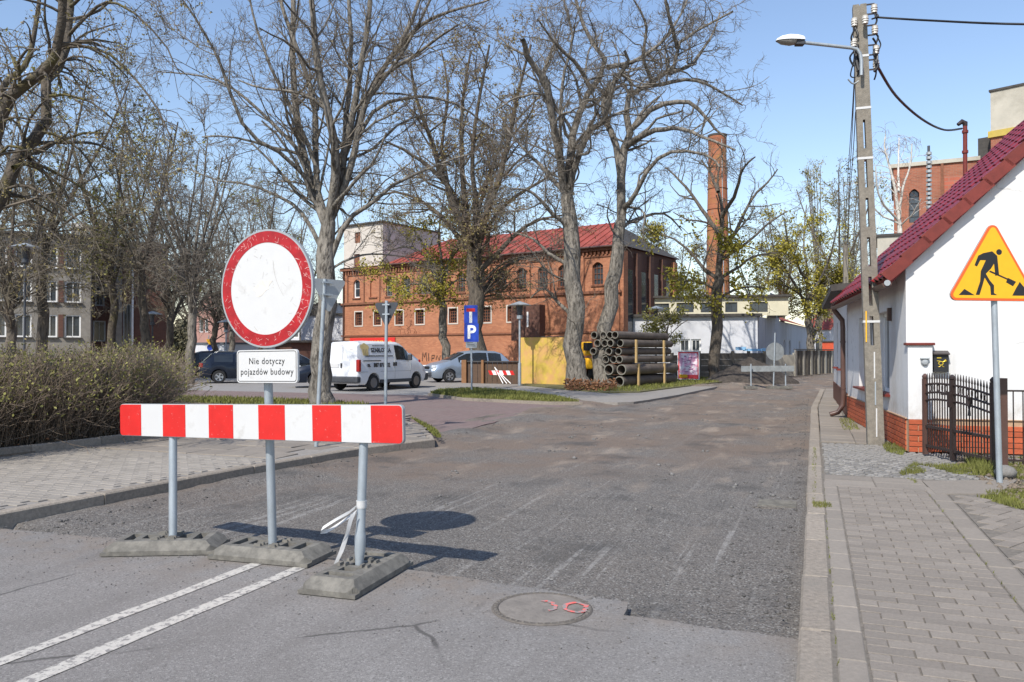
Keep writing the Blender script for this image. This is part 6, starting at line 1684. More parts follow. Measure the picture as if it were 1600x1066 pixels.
for k in range(3):
    a, b = A(773+k*1.0,574+k*1.5,36.4), A(786+k*6,600.5,35.9); b.z = 0.05; mb = MB(); mb.tube([a,b],.022,6); tag(ob('leaning_pole', mb, M_white), ('steepest','middle','flattest')[k] + ' of the three white poles leaning before the brown fence', 'pole', 'white leaning poles')
# pink poster
pa_, pb_ = A(1060,560,40.6), A(1092,560,40.0); d = pb_-pa_; z0, z1 = A(1076,592,40.3).z, A(1076,550,40.3).z
ps = thing('poster', 'pink and red poster board standing beside the pipe stack', 'poster', (pa_.x,pa_.y,max(0,z0)), math.atan2(d.y,d.x)); w = d.length; h = z1-max(0,z0)
mb = MB(); mb.box((w/2,0,h/2),(w,.04,h)); ob('board', mb, flat('poster_red',(.62,.05,.06),.6), ps)
mb = MB(); mb.box((w/2,-.022,h*.55),(w*.88,.006,h*.8)); ob('print', mb, mat('poster_print',(.72,.35,.50),.6,var=.35,scale=3.5,stain=(.82,.74,.78),sscale=4.5,samt=1,slo=.48,shi=.55), ps)
mb = MB(); mb.box((w*.25,-.024,h*.1),(w*.4,.006,h*.12)); ob('print_yellow', mb, M_yel, ps)
mb = MB(); r_ = random.Random(3)
for k in range(22): mb.box((w*(.2+.65*r_.random()),-.027,h*(.25+.6*r_.random())),(w*r_.uniform(.05,.2),.004,h*.02))
ob('print_marks', mb, mat('poster_ink',(.25,.10,.22),.6), ps)
mb = MB()
for x0,x1,zz0,zz1 in ((0,w,h,h+.04),(0,w,-.04,0),(-.03,0,-.04,h+.04),(w,w+.03,-.04,h+.04)): mb.box(((x0+x1)/2,-.01,(zz0+zz1)/2),(x1-x0,.07,zz1-zz0))
ob('frame', mb, M_white, ps)
# stacked pipes
PL = 5.0
pf = G(968,605,0.06); pdir = Vector((.60,.80,0)).normalized(); pac = Vector((-pdir.y, pdir.x, 0))
if pac.x > 0: pac = -pac
def pipe(c, r, ln, label, grp):
    M = Matrix((pac, Vector((0,0,1)), pdir)).transposed().to_4x4()
    if M.determinant() < 0: M = Matrix((-pac, Vector((0,0,1)), pdir)).transposed().to_4x4()
    M.translation = c
    mb = MB(); n = 20; ri = r*0.80
    for rr, zz in ((ri,ln),(ri,0.0),(r*.98,0.0),(r,0.03),(r,.28),(r*.985,.3),(r*.985,ln-.02),(r*.96,ln)): mb.v += [tuple(M @ Vector((rr*math.cos(2*math.pi*k/n),rr*math.sin(2*math.pi*k/n),zz))) for k in range(n)]
    for i in range(8):
        for k in range(n):
            mb.f.append(((i*n+k),(i*n+(k+1)%n),(((i+1)%8)*n+(k+1)%n),(((i+1)%8)*n+k))); mb.m.append(1 if i in (1,2) else 0)
    o = ob('concrete_pipe', mb, [M_pipe, M_pipein], smooth=40); return tag(o, label, 'pipe', grp)
rA, rB = .225, .158
ordn = ['outermost','second','third','rearmost']
z = pf.z + rA
for j in range(2):
    for i in range(3): pipe(pf + pac*(i*0.47 + (0.0 if j == 0 else -0.06)+.05*random.random()) + pdir*random.uniform(-.12,.12) + Vector((0,0,z-pf.z)), rA, PL, '%s big pipe of the %s layer in the stack' % (ordn[i] if i < 2 else 'rearmost', ('bottom','second')[j]), 'large pipes at the bottom of the stack')
    z += 2*rA + .035
z += rB - rA - .0
for j in range(4):
    for i in range(4): pipe(pf + pac*(i*0.34 + (0.12 if j % 2 else 0) + .02) + pdir*random.uniform(-.15,.15) + Vector((0,0,z-pf.z)), rB, PL-.3, '%s small pipe of the %s layer in the stack' % (ordn[i], ('third','fourth','fifth','topmost')[j]), 'small pipes on top of the stack')
    z += 2*rB + (.02 if j < 3 else 0)
ztop_big = pf.z + 4*rA + .05
for k, (s, z0, z1) in enumerate(((1.15,0.08,ztop_big),(3.6,.08,ztop_big),(.95,ztop_big+.03,z-.5),(3.55,ztop_big+.03,z-.5))):
    q = pf + pdir*s - pac*0.27; mb = MB(); mb.box((q.x,q.y,(z0+z1)/2),(.10,.08,z1-z0), math.atan2(pdir.y,pdir.x)); tag(ob('batten', mb, M_woodl), ('yellow upright batten on the big pipes, at their open end','yellow upright batten on the big pipes, at their far end','pale upright batten on the small pipes, at their open end','pale upright batten on the small pipes, at their far end')[k], 'batten', 'upright battens on the pipe stack')
dz = thing('yellow_digger', 'yellow machine part showing between the two big trunks', 'digger', A(917,590,40).to_3d()*1.0)
c = A(917,545,40); mb = MB(); mb.box((c.x,c.y,c.z),(.34,.8,.7),.3); ob('cab', mb, M_yel, dz, world=True, bev=.08)
mb = MB(); mb.box((c.x,c.y,c.z-.75),(.34,.9,.55),.3); ob('body', mb, M_yel, dz, world=True, bev=.08)
mb = MB(); mb.box((c.x,c.y-.62,c.z+.1),(.3,.5,.4),.3); ob('window', mb, M_glass, dz, world=True)
mb = MB()
for s in (-1,1): mb.lathe([(.1,-.15),(.45,-.15),(.5,0),(.45,.15),(.1,.15)],16,Matrix.Translation((c.x+.2*s,c.y+.3,.5)) @ Matrix.Rotation(rad(90),4,'Y'))
ob('wheel', mb, M_tyre, dz, world=True)

# ------------------------------------------------------------------ cars
def car(name, label, cat, loc, rz, paint, top, belt, length, w, wroof, wheels, side, ws_, rw, glass_x, wr=.31, grp=None, zb=.22, van=False):
    t = thing(name, label, cat, loc, rz, grp)
    lerp = lambda tab, x: float(np.interp(x, [p[0] for p in tab], [p[1] for p in tab]))
    xs = set([p[0] for p in top] + [p[0] for p in belt] + [0.0, .03, length-.04, length] + list(glass_x))
    for wx in wheels:
        for k in range(-6, 7): xs.add(round(wx + (wr+.06)*math.sin(k/6*math.pi/2), 4))
    xs = sorted(x for x in xs if 0 <= x <= length)
    mb = MB(); sec = []
    for x in xs:
        e = min(x, length-x); tap = 1 - .10*max(0, 1-e/.45)**2
        zt, zl = lerp(top, x), lerp(belt, x); zl = min(zl, zt-.03)
        zbot = zb + .1*max(0, 1-e/.15)
        for wx in wheels:
            q = (wr+.06)**2-(x-wx)**2
            if q > 0: zbot = max(zbot, wr+math.sqrt(q))
        ww = w*tap; f = min(1, max(0, (zt-zl)/.5)); wt = (ww*.93)*(1-f) + wroof*f
        hh = zt-zl
        z2, z3 = max(.42, zbot+.015), max(.66, zbot+.05)
        z3 = min(z3, zl-.02); z2 = min(z2, z3-.01)
        sec.append([(0,zbot),(ww*.9,zbot),(ww*.985,z2),(ww,z3),(ww*.97,zl),(wt+(ww*.97-wt)*.12,zl+hh*.86),(wt*.86,zl+hh*.975),(0,zt)])
    n = len(sec[0])
    for sgn in (1, -1):
        o = len(mb.v)
        for x, s_ in zip(xs, sec): mb.v += [(x, sgn*y, z) for y, z in s_]
        for i in range(len(xs)-1):
            for k in range(n-1):
                q = (o+i*n+k, o+(i+1)*n+k, o+(i+1)*n+k+1, o+i*n+k+1)
                mb.f.append(q if sgn < 0 else q[::-1]); mb.m.append(0)
        for i, fl in ((0, sgn > 0), (len(xs)-1, sgn < 0)):
            q = tuple(o+i*n+k for k in range(n)); mb.f.append(q if fl else q[::-1]); mb.m.append(0)
    ob('body', mb, paint, t, smooth=32)
    def S(x, k, f, sgn, off):
        i = max(0, min(len(xs)-2, int(np.searchsorted(xs, x)-1))); u = (x-xs[i])/(xs[i+1]-xs[i])
        P = lambda kk: np.array(sec[i][kk])*(1-u)+np.array(sec[i+1][kk])*u
        a, b = P(k), P(k+1); p = a+(b-a)*f; d = b-a; nn = np.array([d[1], -d[0]]); nn = nn/np.linalg.norm(nn); 
        if nn[0] < 0 and k < 6: nn = -nn
        if nn[1] < 0 and k >= 5: nn = -nn
        p = p+nn*off; return (x, sgn*p[0], p[1])
    for x0, x1 in side:                     # side glass, both sides
        for sgn in (1, -1):
            g = [x0] + [x for x in xs if x0 < x < x1] + [x1]
            mb = MB(); m_ = len(g)
            mb.v = [S(x,4,.10,sgn,.012) for x in g] + [S(x,4,.93,sgn,.012) for x in g]
            mb.f = [(i,i+1,m_+i+1,m_+i) if sgn < 0 else (m_+i,m_+i+1,i+1,i) for i in range(m_-1)]; mb.m = [0]*(m_-1)
            ob('side_window', mb, M_glass, t)
    for nm, rg in (('windscreen', ws_), ('rear_window', rw)):
        if not rg: continue
        x0, x1 = rg; g = [x0] + [x for x in xs if x0 < x < x1] + [x1]
        mb = MB(); m_ = len(g); rows = []
        for sgn in (1, -1):
            for k, f in (((5,.25),(6,.0),(6,.999)) if sgn > 0 else ((6,.999),(6,.0),(5,.25))): rows.append([S(x,k,f,sgn,.014) for x in g])
        for r_ in rows: mb.v += r_
        for a in range(len(rows)-1):
            for i in range(m_-1): mb.f.append((a*m_+i,(a+1)*m_+i,(a+1)*m_+i+1,a*m_+i+1)); mb.m.append(0)
        ob(nm, mb, M_glass, t, smooth=60)
    for wx in wheels:
        for sgn in (1, -1):
            Mw = Matrix.Translation((wx, sgn*(w-.10), wr)) @ Matrix.Rotation(rad(90)*(-sgn), 4, 'X')
            mb = MB(); mb.lathe([(.12,-.1),(wr*.93,-.1),(wr,-.06),(wr,.05),(wr*.95,.085),(wr*.66,.09),(wr*.64,.07)], 24, Mw); wh = ob('wheel', mb, M_tyre, t, smooth=40)
            mb = MB(); mb.lathe([(wr*.64,.06),(wr*.62,.085),(wr*.5,.075),(wr*.16,.088),(.01,.09)], 20, Mw)
            ob('rim', mb, M_rimd if van else M_rim, wh, smooth=30)
            if not van:
                mb = MB()
                for k in range(5):
                    a = 2*math.pi*(k+.5)/5; mb.prism([(math.cos(a-.22)*wr*.2,math.sin(a-.22)*wr*.2),(math.cos(a-.30)*wr*.56,math.sin(a-.30)*wr*.56),(math.cos(a+.30)*wr*.56,math.sin(a+.30)*wr*.56),(math.cos(a+.22)*wr*.2,math.sin(a+.22)*wr*.2)], .088, .094, Mw)
                ob('rim_gap', mb, M_black, wh)
    return t, S, xs
def boxpart(t, name, c, s, m, rz=0, bev=.01): mb = MB(); mb.box(c, s, rz); return ob(name, mb, m, t, bev=bev)
def dress(t, L_, w, zl, tz, plate=True, mx=None):
    for sgn in (1,-1):
        boxpart(t, 'tail_light', (.05, sgn*(w-.16), tz), (.12,.22,.2), M_tail, 0, .03)
        boxpart(t, 'headlight', (L_-.14, sgn*(w-.22), zl-.18), (.22,.30,.15), M_head, sgn*-.3, .04)
        if mx: boxpart(t, 'mirror', (mx, sgn*(w+.07), zl+.06), (.12,.16,.13), t['pm'], 0, .03) if False else None
    boxpart(t, 'front_bumper', (L_-.05,0,.42), (.16,w*1.7,.18), M_plast, 0, .04)
    boxpart(t, 'grille', (L_-.02,0,zl-.22), (.05,w*.7,.13), M_black)
    if plate:
        boxpart(t, 'number_plate', (-.012,0,.72), (.02,.52,.11), M_white); boxpart(t, 'number_plate', (L_+.015,0,.48), (.02,.52,.11), M_white)
EST = dict(top=[(0,.62),(.06,.98),(.12,1.02),(.55,1.43),(.9,1.48),(2.0,1.50),(2.75,1.44),(3.45,1.0),(4.0,.93),(4.45,.80),(4.65,.62)], belt=[(0,.6),(.12,.98),(2.6,.93),(3.45,.90),(4.3,.72),(4.65,.55)], length=4.65, w=.88, wroof=.62, wheels=(.82,3.62), side=[(.60,1.45),(1.55,2.3),(2.38,3.05)], ws_=(2.82,3.38), rw=(.16,.52), glass_x=(.16,.52,2.82,3.38))
HAT = dict(top=[(0,.62),(.05,1.0),(.10,1.06),(.45,1.45),(.8,1.55),(1.8,1.58),(2.4,1.52),(3.3,1.05),(3.8,.95),(4.1,.82),(4.22,.62)], belt=[(0,.6),(.1,1.0),(2.4,.95),(3.3,.93),(3.95,.75),(4.22,.55)], length=4.22, w=.88, wroof=.62, wheels=(.75,3.33), side=[(.55,1.25),(1.32,2.1),(2.18,2.85)], ws_=(2.5,3.22), rw=(.13,.43), glass_x=(.13,.43,2.5,3.22))
p = G(312, 599, 0); t, S, _ = car('estate_car', 'dark navy estate car parked beyond the end of the hedge', 'car', (p.x-.1, p.y+.25, 0), rad(24), M_cnavy, grp='cars in the parking lot', **EST); dress(t, 4.65, .88, .93, .86)
mb = MB()
for s in (1,-1): mb.tube([(.7,s*.62,1.46),(.8,s*.62,1.53),(2.4,s*.62,1.55),(2.5,s*.62,1.48)],.015,6)
ob('roof_rail', mb, M_rim, t)
p = G(445, 606, 0); t, S, _ = car('dark_car', 'dark car half hidden by the text plate and the forked tree', 'car', (p.x+4.6, p.y+1.6, 0), rad(180+16), M_cnavy, grp='cars in the parking lot', **EST); dress(t, 4.65, .88, .93, .86)
p = G(663, 598, 0); t, S, _ = car('silver_car', 'silver blue hatchback facing the white van', 'car', (p.x+3.9, p.y+2.1, 0), rad(180+25), M_csilv, grp='cars in the parking lot', **HAT); dress(t, 4.22, .88, .95, .95)
for sgn in (1,-1): boxpart(t, 'mirror', (2.75, sgn*.95, 1.02), (.11,.18,.14), M_csilv, 0, .04)
boxpart(t, 'lower_grille', (4.17,0,.34), (.12,1.1,.10), M_black)
for k, (px, Y, rz, m, lab, kind) in enumerate((
    (632, 46, 200, M_cblack, 'black car roof showing behind the bonnet of the white van', HAT),
    (652, 50, 200, M_csilv, 'grey car behind the silver hatchback', EST),
    (508, 39, 65, M_cred, 'dark red car beside the tail of the white van', HAT),
    (292, 46, 30, M_cblack, 'black car with bright lamps at the far end of the hedge', HAT),
    (395, 47, 15, M_cblack, 'black car parked behind the navy estate car', HAT))):
    p = A(px, 560, Y); t, S, _ = car('parked_car', lab, 'car', (p.x, p.y, 0), rad(rz), m, grp='cars in the parking lot', **kind); dress(t, kind['length'], .88, .95, .92)
# delivery van
VAN = dict(top=[(0,.62),(.03,1.1),(.10,1.80),(.22,1.90),(1.2,1.94),(2.55,1.92),(2.85,1.84),(3.62,1.22),(4.0,1.06),(4.28,.90),(4.44,.66)], belt=[(0,.6),(.05,1.12),(2.6,1.12),(3.62,1.10),(4.1,.88),(4.44,.58)], length=4.44, w=.905, wroof=.70, wheels=(.88,3.62), side=[(2.28,3.10)], ws_=(2.92,3.56), rw=None, glass_x=(2.92,3.56,.3,2.2), wr=.315, zb=.28, van=True)
vr = G(583, 611, 0); vd = Vector((.49,.87,0)).normalized(); vrz = math.atan2(vd.y, vd.x); vlft = Vector((-vd.y, vd.x, 0))
vp = vr - vd*.88 + vlft*.85
van, S, vxs = car('delivery_van', 'white bakery delivery van with chef hat logo and phone number', 'van', vp, vrz, M_vanw, **VAN)
boxpart(van, 'rear_bumper', (.02,0,.45), (.22,1.78,.24), M_plast, 0, .05)
boxpart(van, 'front_bumper', (4.36,0,.46), (.30,1.74,.30), M_plast, 0, .07)
for sgn in (1,-1):
    boxpart(van, 'tail_light', (.055, sgn*.83, .98), (.13,.16,.46), M_tail, 0, .03)
    boxpart(van, 'headlight', (4.22, sgn*.66, .82), (.26,.30,.18), M_head, sgn*-.3, .04)
    boxpart(van, 'mirror', (3.02, sgn*1.0, 1.28), (.10,.18,.24), M_plast, 0, .03)
boxpart(van, 'number_plate', (.018,.36,.98), (.03,.52,.16), M_swhite); boxpart(van, 'door_handle', (.012,-.02,.98), (.05,.06,.18), M_black)
boxpart(van, 'brake_light', (.115,0,1.74), (.04,.14,.05), M_tail)
mb = MB(); mb.box((.045,-.06,1.15),(.012,.012,1.1)); ob('door_seam', mb, M_sgrey, van)
for sgn in (1,-1): boxpart(van, 'side_trim', (2.25, sgn*.893, .36), (2.0,.04,.13), M_plast, 0, .01)
for x0, x1 in ((1.26,3.22),(.1,.5),(4.0,4.2)):
    mb = MB(); mb.box(((x0+x1)/2,-.899,.74),(x1-x0,.012,.014)); ob('body_crease', mb, M_sgrey, van)
mb = MB(); mb.box((3.2,-.896,.86),(.012,.02,.5)); ob('door_seam', mb, M_sgrey, van)
for x in (2.10, 2.24): boxpart(van, 'door_handle', (x,-.905,1.02), (.08,.035,.15), M_black)
boxpart(van, 'slide_rail', (.78,-.895,1.16), (1.05,.02,.035), M_black)
mb = MB(); mb.box((2.17,-.89,.95),(.012,.03,1.0)); ob('door_seam', mb, M_sgrey, van)
def vside(x, z, extra=0.012):     # matrix on the van's nearside panel
    a, b = np.array(S(x,4,.0,-1,extra)), np.array(S(x,4,1.0,-1,extra)); f = (z-a[2])/(b[2]-a[2])
    if z <= 1.12:
        return Matrix.Translation((x,-.905*.985-extra,z)) @ UPX
    p_ = a+(b-a)*f; tilt = math.atan2(abs(b[1]-a[1])*-1, b[2]-a[2])
    return Matrix.Translation(tuple(p_)) @ Matrix.Rotation(-abs(tilt), 4, 'X') @ UPX
text('SZARLOTKA', .235, vside(1.42,1.56), M_black, van, sx=.92, off=.008)
text('TEL.', .14, vside(.58,.97), M_black, van, sx=.8, off=.006); text('887 071 502', .215, vside(1.36,.985), M_black, van, sx=.92, off=.008)
mb = MB(); r_ = random.Random(2)
for z, x0, x1, hgt in ((1.74,.95,2.0,.022),(1.345,.45,2.1,.03)):
    x = x0
    while x < x1:
        l = r_.uniform(.03,.07); M_ = vside(x+l/2, z); mb.prism([(-l/2,-hgt),(l/2,-hgt),(l/2,hgt*r_.uniform(.2,1)),(-l/2,hgt)],0,.002,M_); x += l+.02
ob('small_print', mb, M_sdark, van)
mb = MB(); Mh = vside(.47,1.56)
for cx, cy, rr in ((-.14,.13,.11),(0,.17,.13),(.14,.12,.11)): mb.prism([(cx+rr*math.cos(2*math.pi*k/16),cy+rr*.9*math.sin(2*math.pi*k/16)) for k in range(16)],0.0,.004+.002*cx,Mh)
mb.prism([(-.15,-.20),(.15,-.20),(.19,.10),(-.19,.10)],0,.0065,Mh)
ob('chef_hat_logo', mb, flat('logo_cream',(.62,.47,.20),.5), van)
mb = MB()
for x in (-.09,-.0,.09): mb.prism([(x-.006,-.12),(x+.006,-.12),(x+.008,.04),(x-.004,.04)],.0066,.009,Mh)
mb.prism([(-.15,-.15),(.15,-.15),(.15,-.14),(-.15,-.14)],.0066,.009,Mh)
ob('logo_lines', mb, M_brown, van)
mb = MB()
for y, z, w_, h_ in ((.45,1.55,.16,.14),(-.45,1.57,.14,.1),(.45,1.28,.5,.07),(-.45,1.36,.4,.05),(-.45,1.28,.5,.05)):
    mb.box((.068 if z < 1.4 else .088,y,z),(.02,w_,h_))
ob('rear_stickers', mb, mat('sticker',(.58,.55,.53),.5,var=.2,scale=30), van)
# ------------------------------------------------------------------ trees
def resample(pts, k):
    pts = np.array([list(p) for p in pts], float)
    n = len(pts); out = []
    for t in np.linspace(0, n-1, k):
        i = min(int(t), n-2); u = t-i
        a, b, c, d = pts[max(0,i-1)], pts[i], pts[i+1], pts[min(n-1,i+2)]
        out.append(.5*((2*b)+(c-a)*u+(2*a-5*b+4*c-d)*u*u+(3*b-a-3*c+d)*u**3))
    return np.array(out)
def unit(a): return a/np.maximum(np.linalg.norm(a, axis=-1, keepdims=True), 1e-9)
def spawn(r, P, Rr, dens, tlo, ang, ln, k, wob, trop, rfrac, rmin, mx=None):
    """children along every parent polyline; P (B,k0,3), Rr (B,k0)"""
    L_ = np.linalg.norm(np.diff(P, axis=1), axis=2).sum(1)
    n = r.poisson(dens*L_*(1-tlo))
    if mx is not None and n.sum() > mx: n = r.poisson(n*mx/n.sum())
    idx = np.repeat(np.arange(len(P)), n); m = len(idx)
    if m == 0: return np.zeros((0,k,3)), np.zeros((0,k))
    t = tlo + (1-tlo)*r.rand(m)**0.85
    k0 = P.shape[1]; f = t*(k0-1); i = np.minimum(f.astype(int), k0-2); u = (f-i)[:,None]
    p = P[idx,i]*(1-u)+P[idx,i+1]*u; T = unit(P[idx,i+1]-P[idx,i]); rp = Rr[idx,i]*(1-u[:,0])+Rr[idx,i+1]*u[:,0]
    q = unit(np.cross(T, r.randn(m,3))); a = np.radians(ang[0]+(ang[1]-ang[0])*r.rand(m))[:,None]
    d = unit(T*np.cos(a)+q*np.sin(a))
    l = (ln[0]+(ln[1]-ln[0])*r.rand(m))*(1-.55*t)
    step = (l/(k-1))[:,None]; pts = [p]
    for s in range(k-1):
        d = unit(d + wob*r.randn(m,3) + np.array([0,0,trop])); pts.append(pts[-1]+d*step)
    r0 = np.maximum(np.minimum(rp*rfrac, l*.03+.003), rmin)
    rr = r0[:,None]*np.linspace(1, .4, k)[None]
    return np.stack(pts,1), np.maximum(rr, rmin*.6)
def tube_np(P, Rr, n):
    B, k, _ = P.shape
    if B == 0: return np.zeros((0,3)), np.zeros((0,4),int)
    T = unit(np.gradient(P, axis=1)); mean = np.abs(T.mean(1)); ref = np.eye(3)[np.argmin(mean,1)][:,None,:]
    U = unit(np.cross(T, np.broadcast_to(ref, T.shape))); W = np.cross(T, U)
    a = np.arange(n)*2*np.pi/n
    V = P[:,:,None,:] + Rr[:,:,None,None]*(U[:,:,None,:]*np.cos(a)[None,None,:,None]+W[:,:,None,:]*np.sin(a)[None,None,:,None])
    b = (np.arange(B)*k*n)[:,None,None]+(np.arange(k-1)*n)[None,:,None]+np.arange(n)[None,None,:]
    b2 = (np.arange(B)*k*n)[:,None,None]+(np.arange(k-1)*n)[None,:,None]+((np.arange(n)+1)%n)[None,None,:]
    Q = np.stack([b,b2,b2+n,b+n],-1).reshape(-1,4)
    return V.reshape(-1,3), Q
def join(parts):
    Vs, Qs, o = [], [], 0
    for V, Q in parts:
        if len(V) == 0: continue
        Vs.append(V); Qs.append(Q+o); o += len(V)
    return np.concatenate(Vs), np.concatenate(Qs)
def leaves_np(r, C, size):
    m = len(C); a = unit(r.randn(m,3)); b = unit(np.cross(a, r.randn(m,3))); s = (size*(.5+.9*r.rand(m)))[:,None]
    V = np.stack([C-a*s*.5, C+b*s*.3, C+a*s*.6, C-b*s*.3],1).reshape(-1,3)
    return V, np.arange(m*4).reshape(-1,4)
def build_tree(name, label, group, loc, limbs, levels, seed, mbark, mtwig, leaf=None, leafm=None, lsides=9, cat='tree', grow=True, flare=None):
    """limbs: world-space [(pts, r0, r1)], first one the trunk; levels: spawn settings"""
    r = np.random.RandomState(seed)
    t = thing(name, label, cat, loc, 0, group); o = np.array(loc)
    K = 12
    tp = np.array([list(p) for p in limbs[0][0]], float); tax = resample(limbs[0][0], 30); tr = np.linspace(limbs[0][1], limbs[0][2], 30)
    L2_ = [limbs[0]]
    for p, a, b in limbs[1:]:          # root every limb inside the trunk so that it grows out of it
        p = [list(q) for q in p]; dd = np.linalg.norm(tax-np.array(p[0]), axis=1); i = int(np.argmin(dd))
        if dd[i] < 2.6*tr[i]:
            back = max(.45, 3.2*tr[i]); arc = np.concatenate([[0], np.cumsum(np.linalg.norm(np.diff(tax, axis=0), axis=1))]); j = int(np.argmin(abs(arc-(arc[i]-back))))
            p = [list(tax[j])] + p; a = min(a, tr[j]*.8)
        L2_.append((p, a, b))
    limbs = L2_
    LP_ = np.stack([resample(p, K) for p, a, b in limbs])-o
    LR = np.stack([np.linspace(a, b, K) for p, a, b in limbs])
    LR[0,-3:] *= np.array([.94,.80,.35])
    jit = r.randn(*LP_.shape)*LR[:,:,None]*.22; jit[:,0] = 0; LP_ = LP_+jit
    if flare: 
        z = LP_[0,:,2]; LR[0] = LR[0]*(1+flare*np.exp(-z/.35))
        base = LP_[0,0].copy()
        hh = np.array([0,.15,.4,.8]); 
    tm_ = link('trunk', mesh_np('trunk', *tube_np(LP_[:1], LR[:1], 16), mats=[mbark], smooth=True), t)
    parts = [tube_np(LP_[1:], LR[1:], lsides)]
    src = [(LP_[1:], LR[1:])]
    tips = None
    for li, lv in enumerate(levels):
        P0, R0 = src[-1]
        P1, R1 = spawn(r, P0, R0, *lv['a'])
        if li == 1 and lv.get('limbs'):       # also from the big limbs
            Pl, Rl = spawn(r, LP_[1:], LR[1:], *lv['limbs']); 
            P1 = np.concatenate([P1, Pl]); R1 = np.concatenate([R1, Rl])
        parts.append(tube_np(P1, R1, lv.get('n', 3))); src.append((P1, R1)); tips = (P1, R1)
    V, Q = join(parts[:2])
    link('limbs', mesh_np('limbs', V, Q, mats=[mbark], smooth=True), t)
    V, Q = join(parts[2:])
    link('crown', mesh_np('crown', V, Q, mats=[mtwig], smooth=False), t)
    if leaf:
        P1 = np.concatenate([src[-1][0].reshape(-1,3)[:: leaf.get('skip',1)]]); 
        if leaf.get('zmax'): P1 = P1[P1[:,2] < leaf['zmax']]
        m = min(leaf['n'], len(P1)*9); C = P1[r.randint(0, len(P1), m)] + r.randn(m,3)*leaf.get('spread',.06)
        if leaf.get('clump'):
            k = leaf['clump']; keep = vnoise(C[:,0]*k+C[:,2]*k*.7+40, C[:,1]*k+C[:,2]*k*.5+40, seed+5) > leaf.get('thr',.5); C = C[keep]
        lm = leafm
        link('foliage', mesh_np('foliage', *leaves_np(r, C, leaf['size']), mats=[lm]), t)
    return t
def LB(Y, pts, r0, r1, sc_=1.0):
    """limb in photo pixels at depth Y (+dy per point), radii in px"""
    P = [A(p[0], p[1], Y + (p[2] if len(p) > 2 else 0)) for p in pts]; k = Y/F
    return (P, r0*k, r1*k)
def auto_dy(Y, seed, lims, amp):
    r = random.Random(seed); out = []
    for pts, a, b in lims:
        s = r.uniform(-amp, amp); n = len(pts)
        out.append(LB(Y, [(p[0], p[1], (p[2] if len(p) > 2 else s*(i/(n-1))**.8)) for i, p in enumerate(pts)], a, b))
    return out
# big forked tree behind the barrier
T1 = [([(502,640,0),(501,600,0),(500,550,0),(505,450,0),(509,380,0),(514,325,0)],16.5,13),
 ([(508,345),(490,300),(476,258),(463,180),(455,90),(458,0),(456,-90),(460,-190)],10,3),
 ([(512,350),(495,290),(492,200),(489,150),(465,75),(438,0),(420,-80)],7,3),
 ([(515,335),(524,280),(522,220),(506,150),(491,80),(487,0),(478,-110),(484,-200)],10,3),
 ([(518,335),(530,290),(545,210),(560,140),(572,60),(578,-10),(588,-150)],9,3),
 ([(518,340),(540,285),(555,230),(562,190),(590,120),(630,60),(655,0),(690,-100)],8,2.5),
 ([(535,270),(541,190),(549,80),(545,-30),(552,-140)],6,2.5),
 ([(556,225),(580,178),(625,155),(670,152),(720,166),(762,196),(790,215)],4,1.2),
 ([(598,108),(640,55),(690,22),(740,8),(785,-8)],4,1.2),
 ([(588,125),(635,95),(690,55),(718,38)],4,1.2),
 ([(472,240),(445,212),(400,168),(350,130),(300,117),(245,112)],4,1),
 ([(522,385),(545,345),(588,312),(622,285),(690,255),(740,240)],6,1.2),
 ([(503,395),(478,340),(445,312),(395,290),(340,282),(290,262)],5,1),
 ([(485,285),(440,240),(385,205),(352,120),(330,70),(300,20),(268,-20)],4,1.2),
 ([(498,270),(470,200),(430,120),(400,40),(385,-30)],4,1.5),
 ([(520,420),(560,400),(600,398),(660,405)],3,.8),
 ([(565,165),(610,110),(660,25),(700,-60)],4,1.5),
 ([(540,250),(580,235),(630,190),(690,180),(760,210)],3,1)]
LV1 = [dict(a=(1.25,.12,(25,60),(1.6,3.6),7,.16,.03,.45,.012),n=5), dict(a=(2.4,.1,(25,60),(.8,1.9),5,.2,.02,.55,.009),n=3,limbs=(1.8,.15,(30,70),(.8,1.8),5,.2,.0,.3,.008)),
       dict(a=(4.4,.05,(25,65),(.45,1.0),4,.25,.02,.6,.0065),n=3), dict(a=(8.5,.1,(30,60),(.24,.55),3,.25,.03,.7,.0055),n=3)]
build_tree('forked_tree','tall bare tree forking into many pale stems behind the barrier','large bare trees',G(501,632,.1),auto_dy(21.0,1,[T1[0]]+[(p,a*.88,b*.85) for p,a,b in T1[1:]],2.6),LV1,101,M_bark1,M_twig1,dict(n=5000,size=.035,spread=.02),M_bud,flare=.3)
T2 = [([(905,607,0),(901,560,0),(899,500,0),(893,420,0),(890,350,0),(884,285,0)],15,12),
 ([(885,295),(891,240),(896,200),(912,168),(924,135),(948,106),(930,75),(915,45),(900,0),(890,-40)],7.5,2),
 ([(888,300),(905,240),(925,200),(944,190),(948,165),(962,125),(981,100),(976,80)],6,2),
 ([(884,300),(874,240),(864,187),(853,135),(832,103),(822,80),(820,62)],7,3.5),
 ([(858,150),(850,115),(862,80),(870,50)],4,1.5),
 ([(950,106),(985,98),(1030,70),(1060,30),(1080,-10)],4,1.2),
 ([(886,310),(850,265),(820,235),(790,200)],5,1.2),
 ([(889,360),(860,330),(830,300),(800,295)],5,1.2),
 ([(880,270),(875,200),(880,120),(895,60),(880,0)],4,1.5),
 ([(897,500),(870,470),(850,450),(830,465)],4,1),([(893,420),(862,400),(830,372),(790,360)],4.5,1),
 ([(925,140),(900,100),(870,70),(840,30)],4,1.2)]
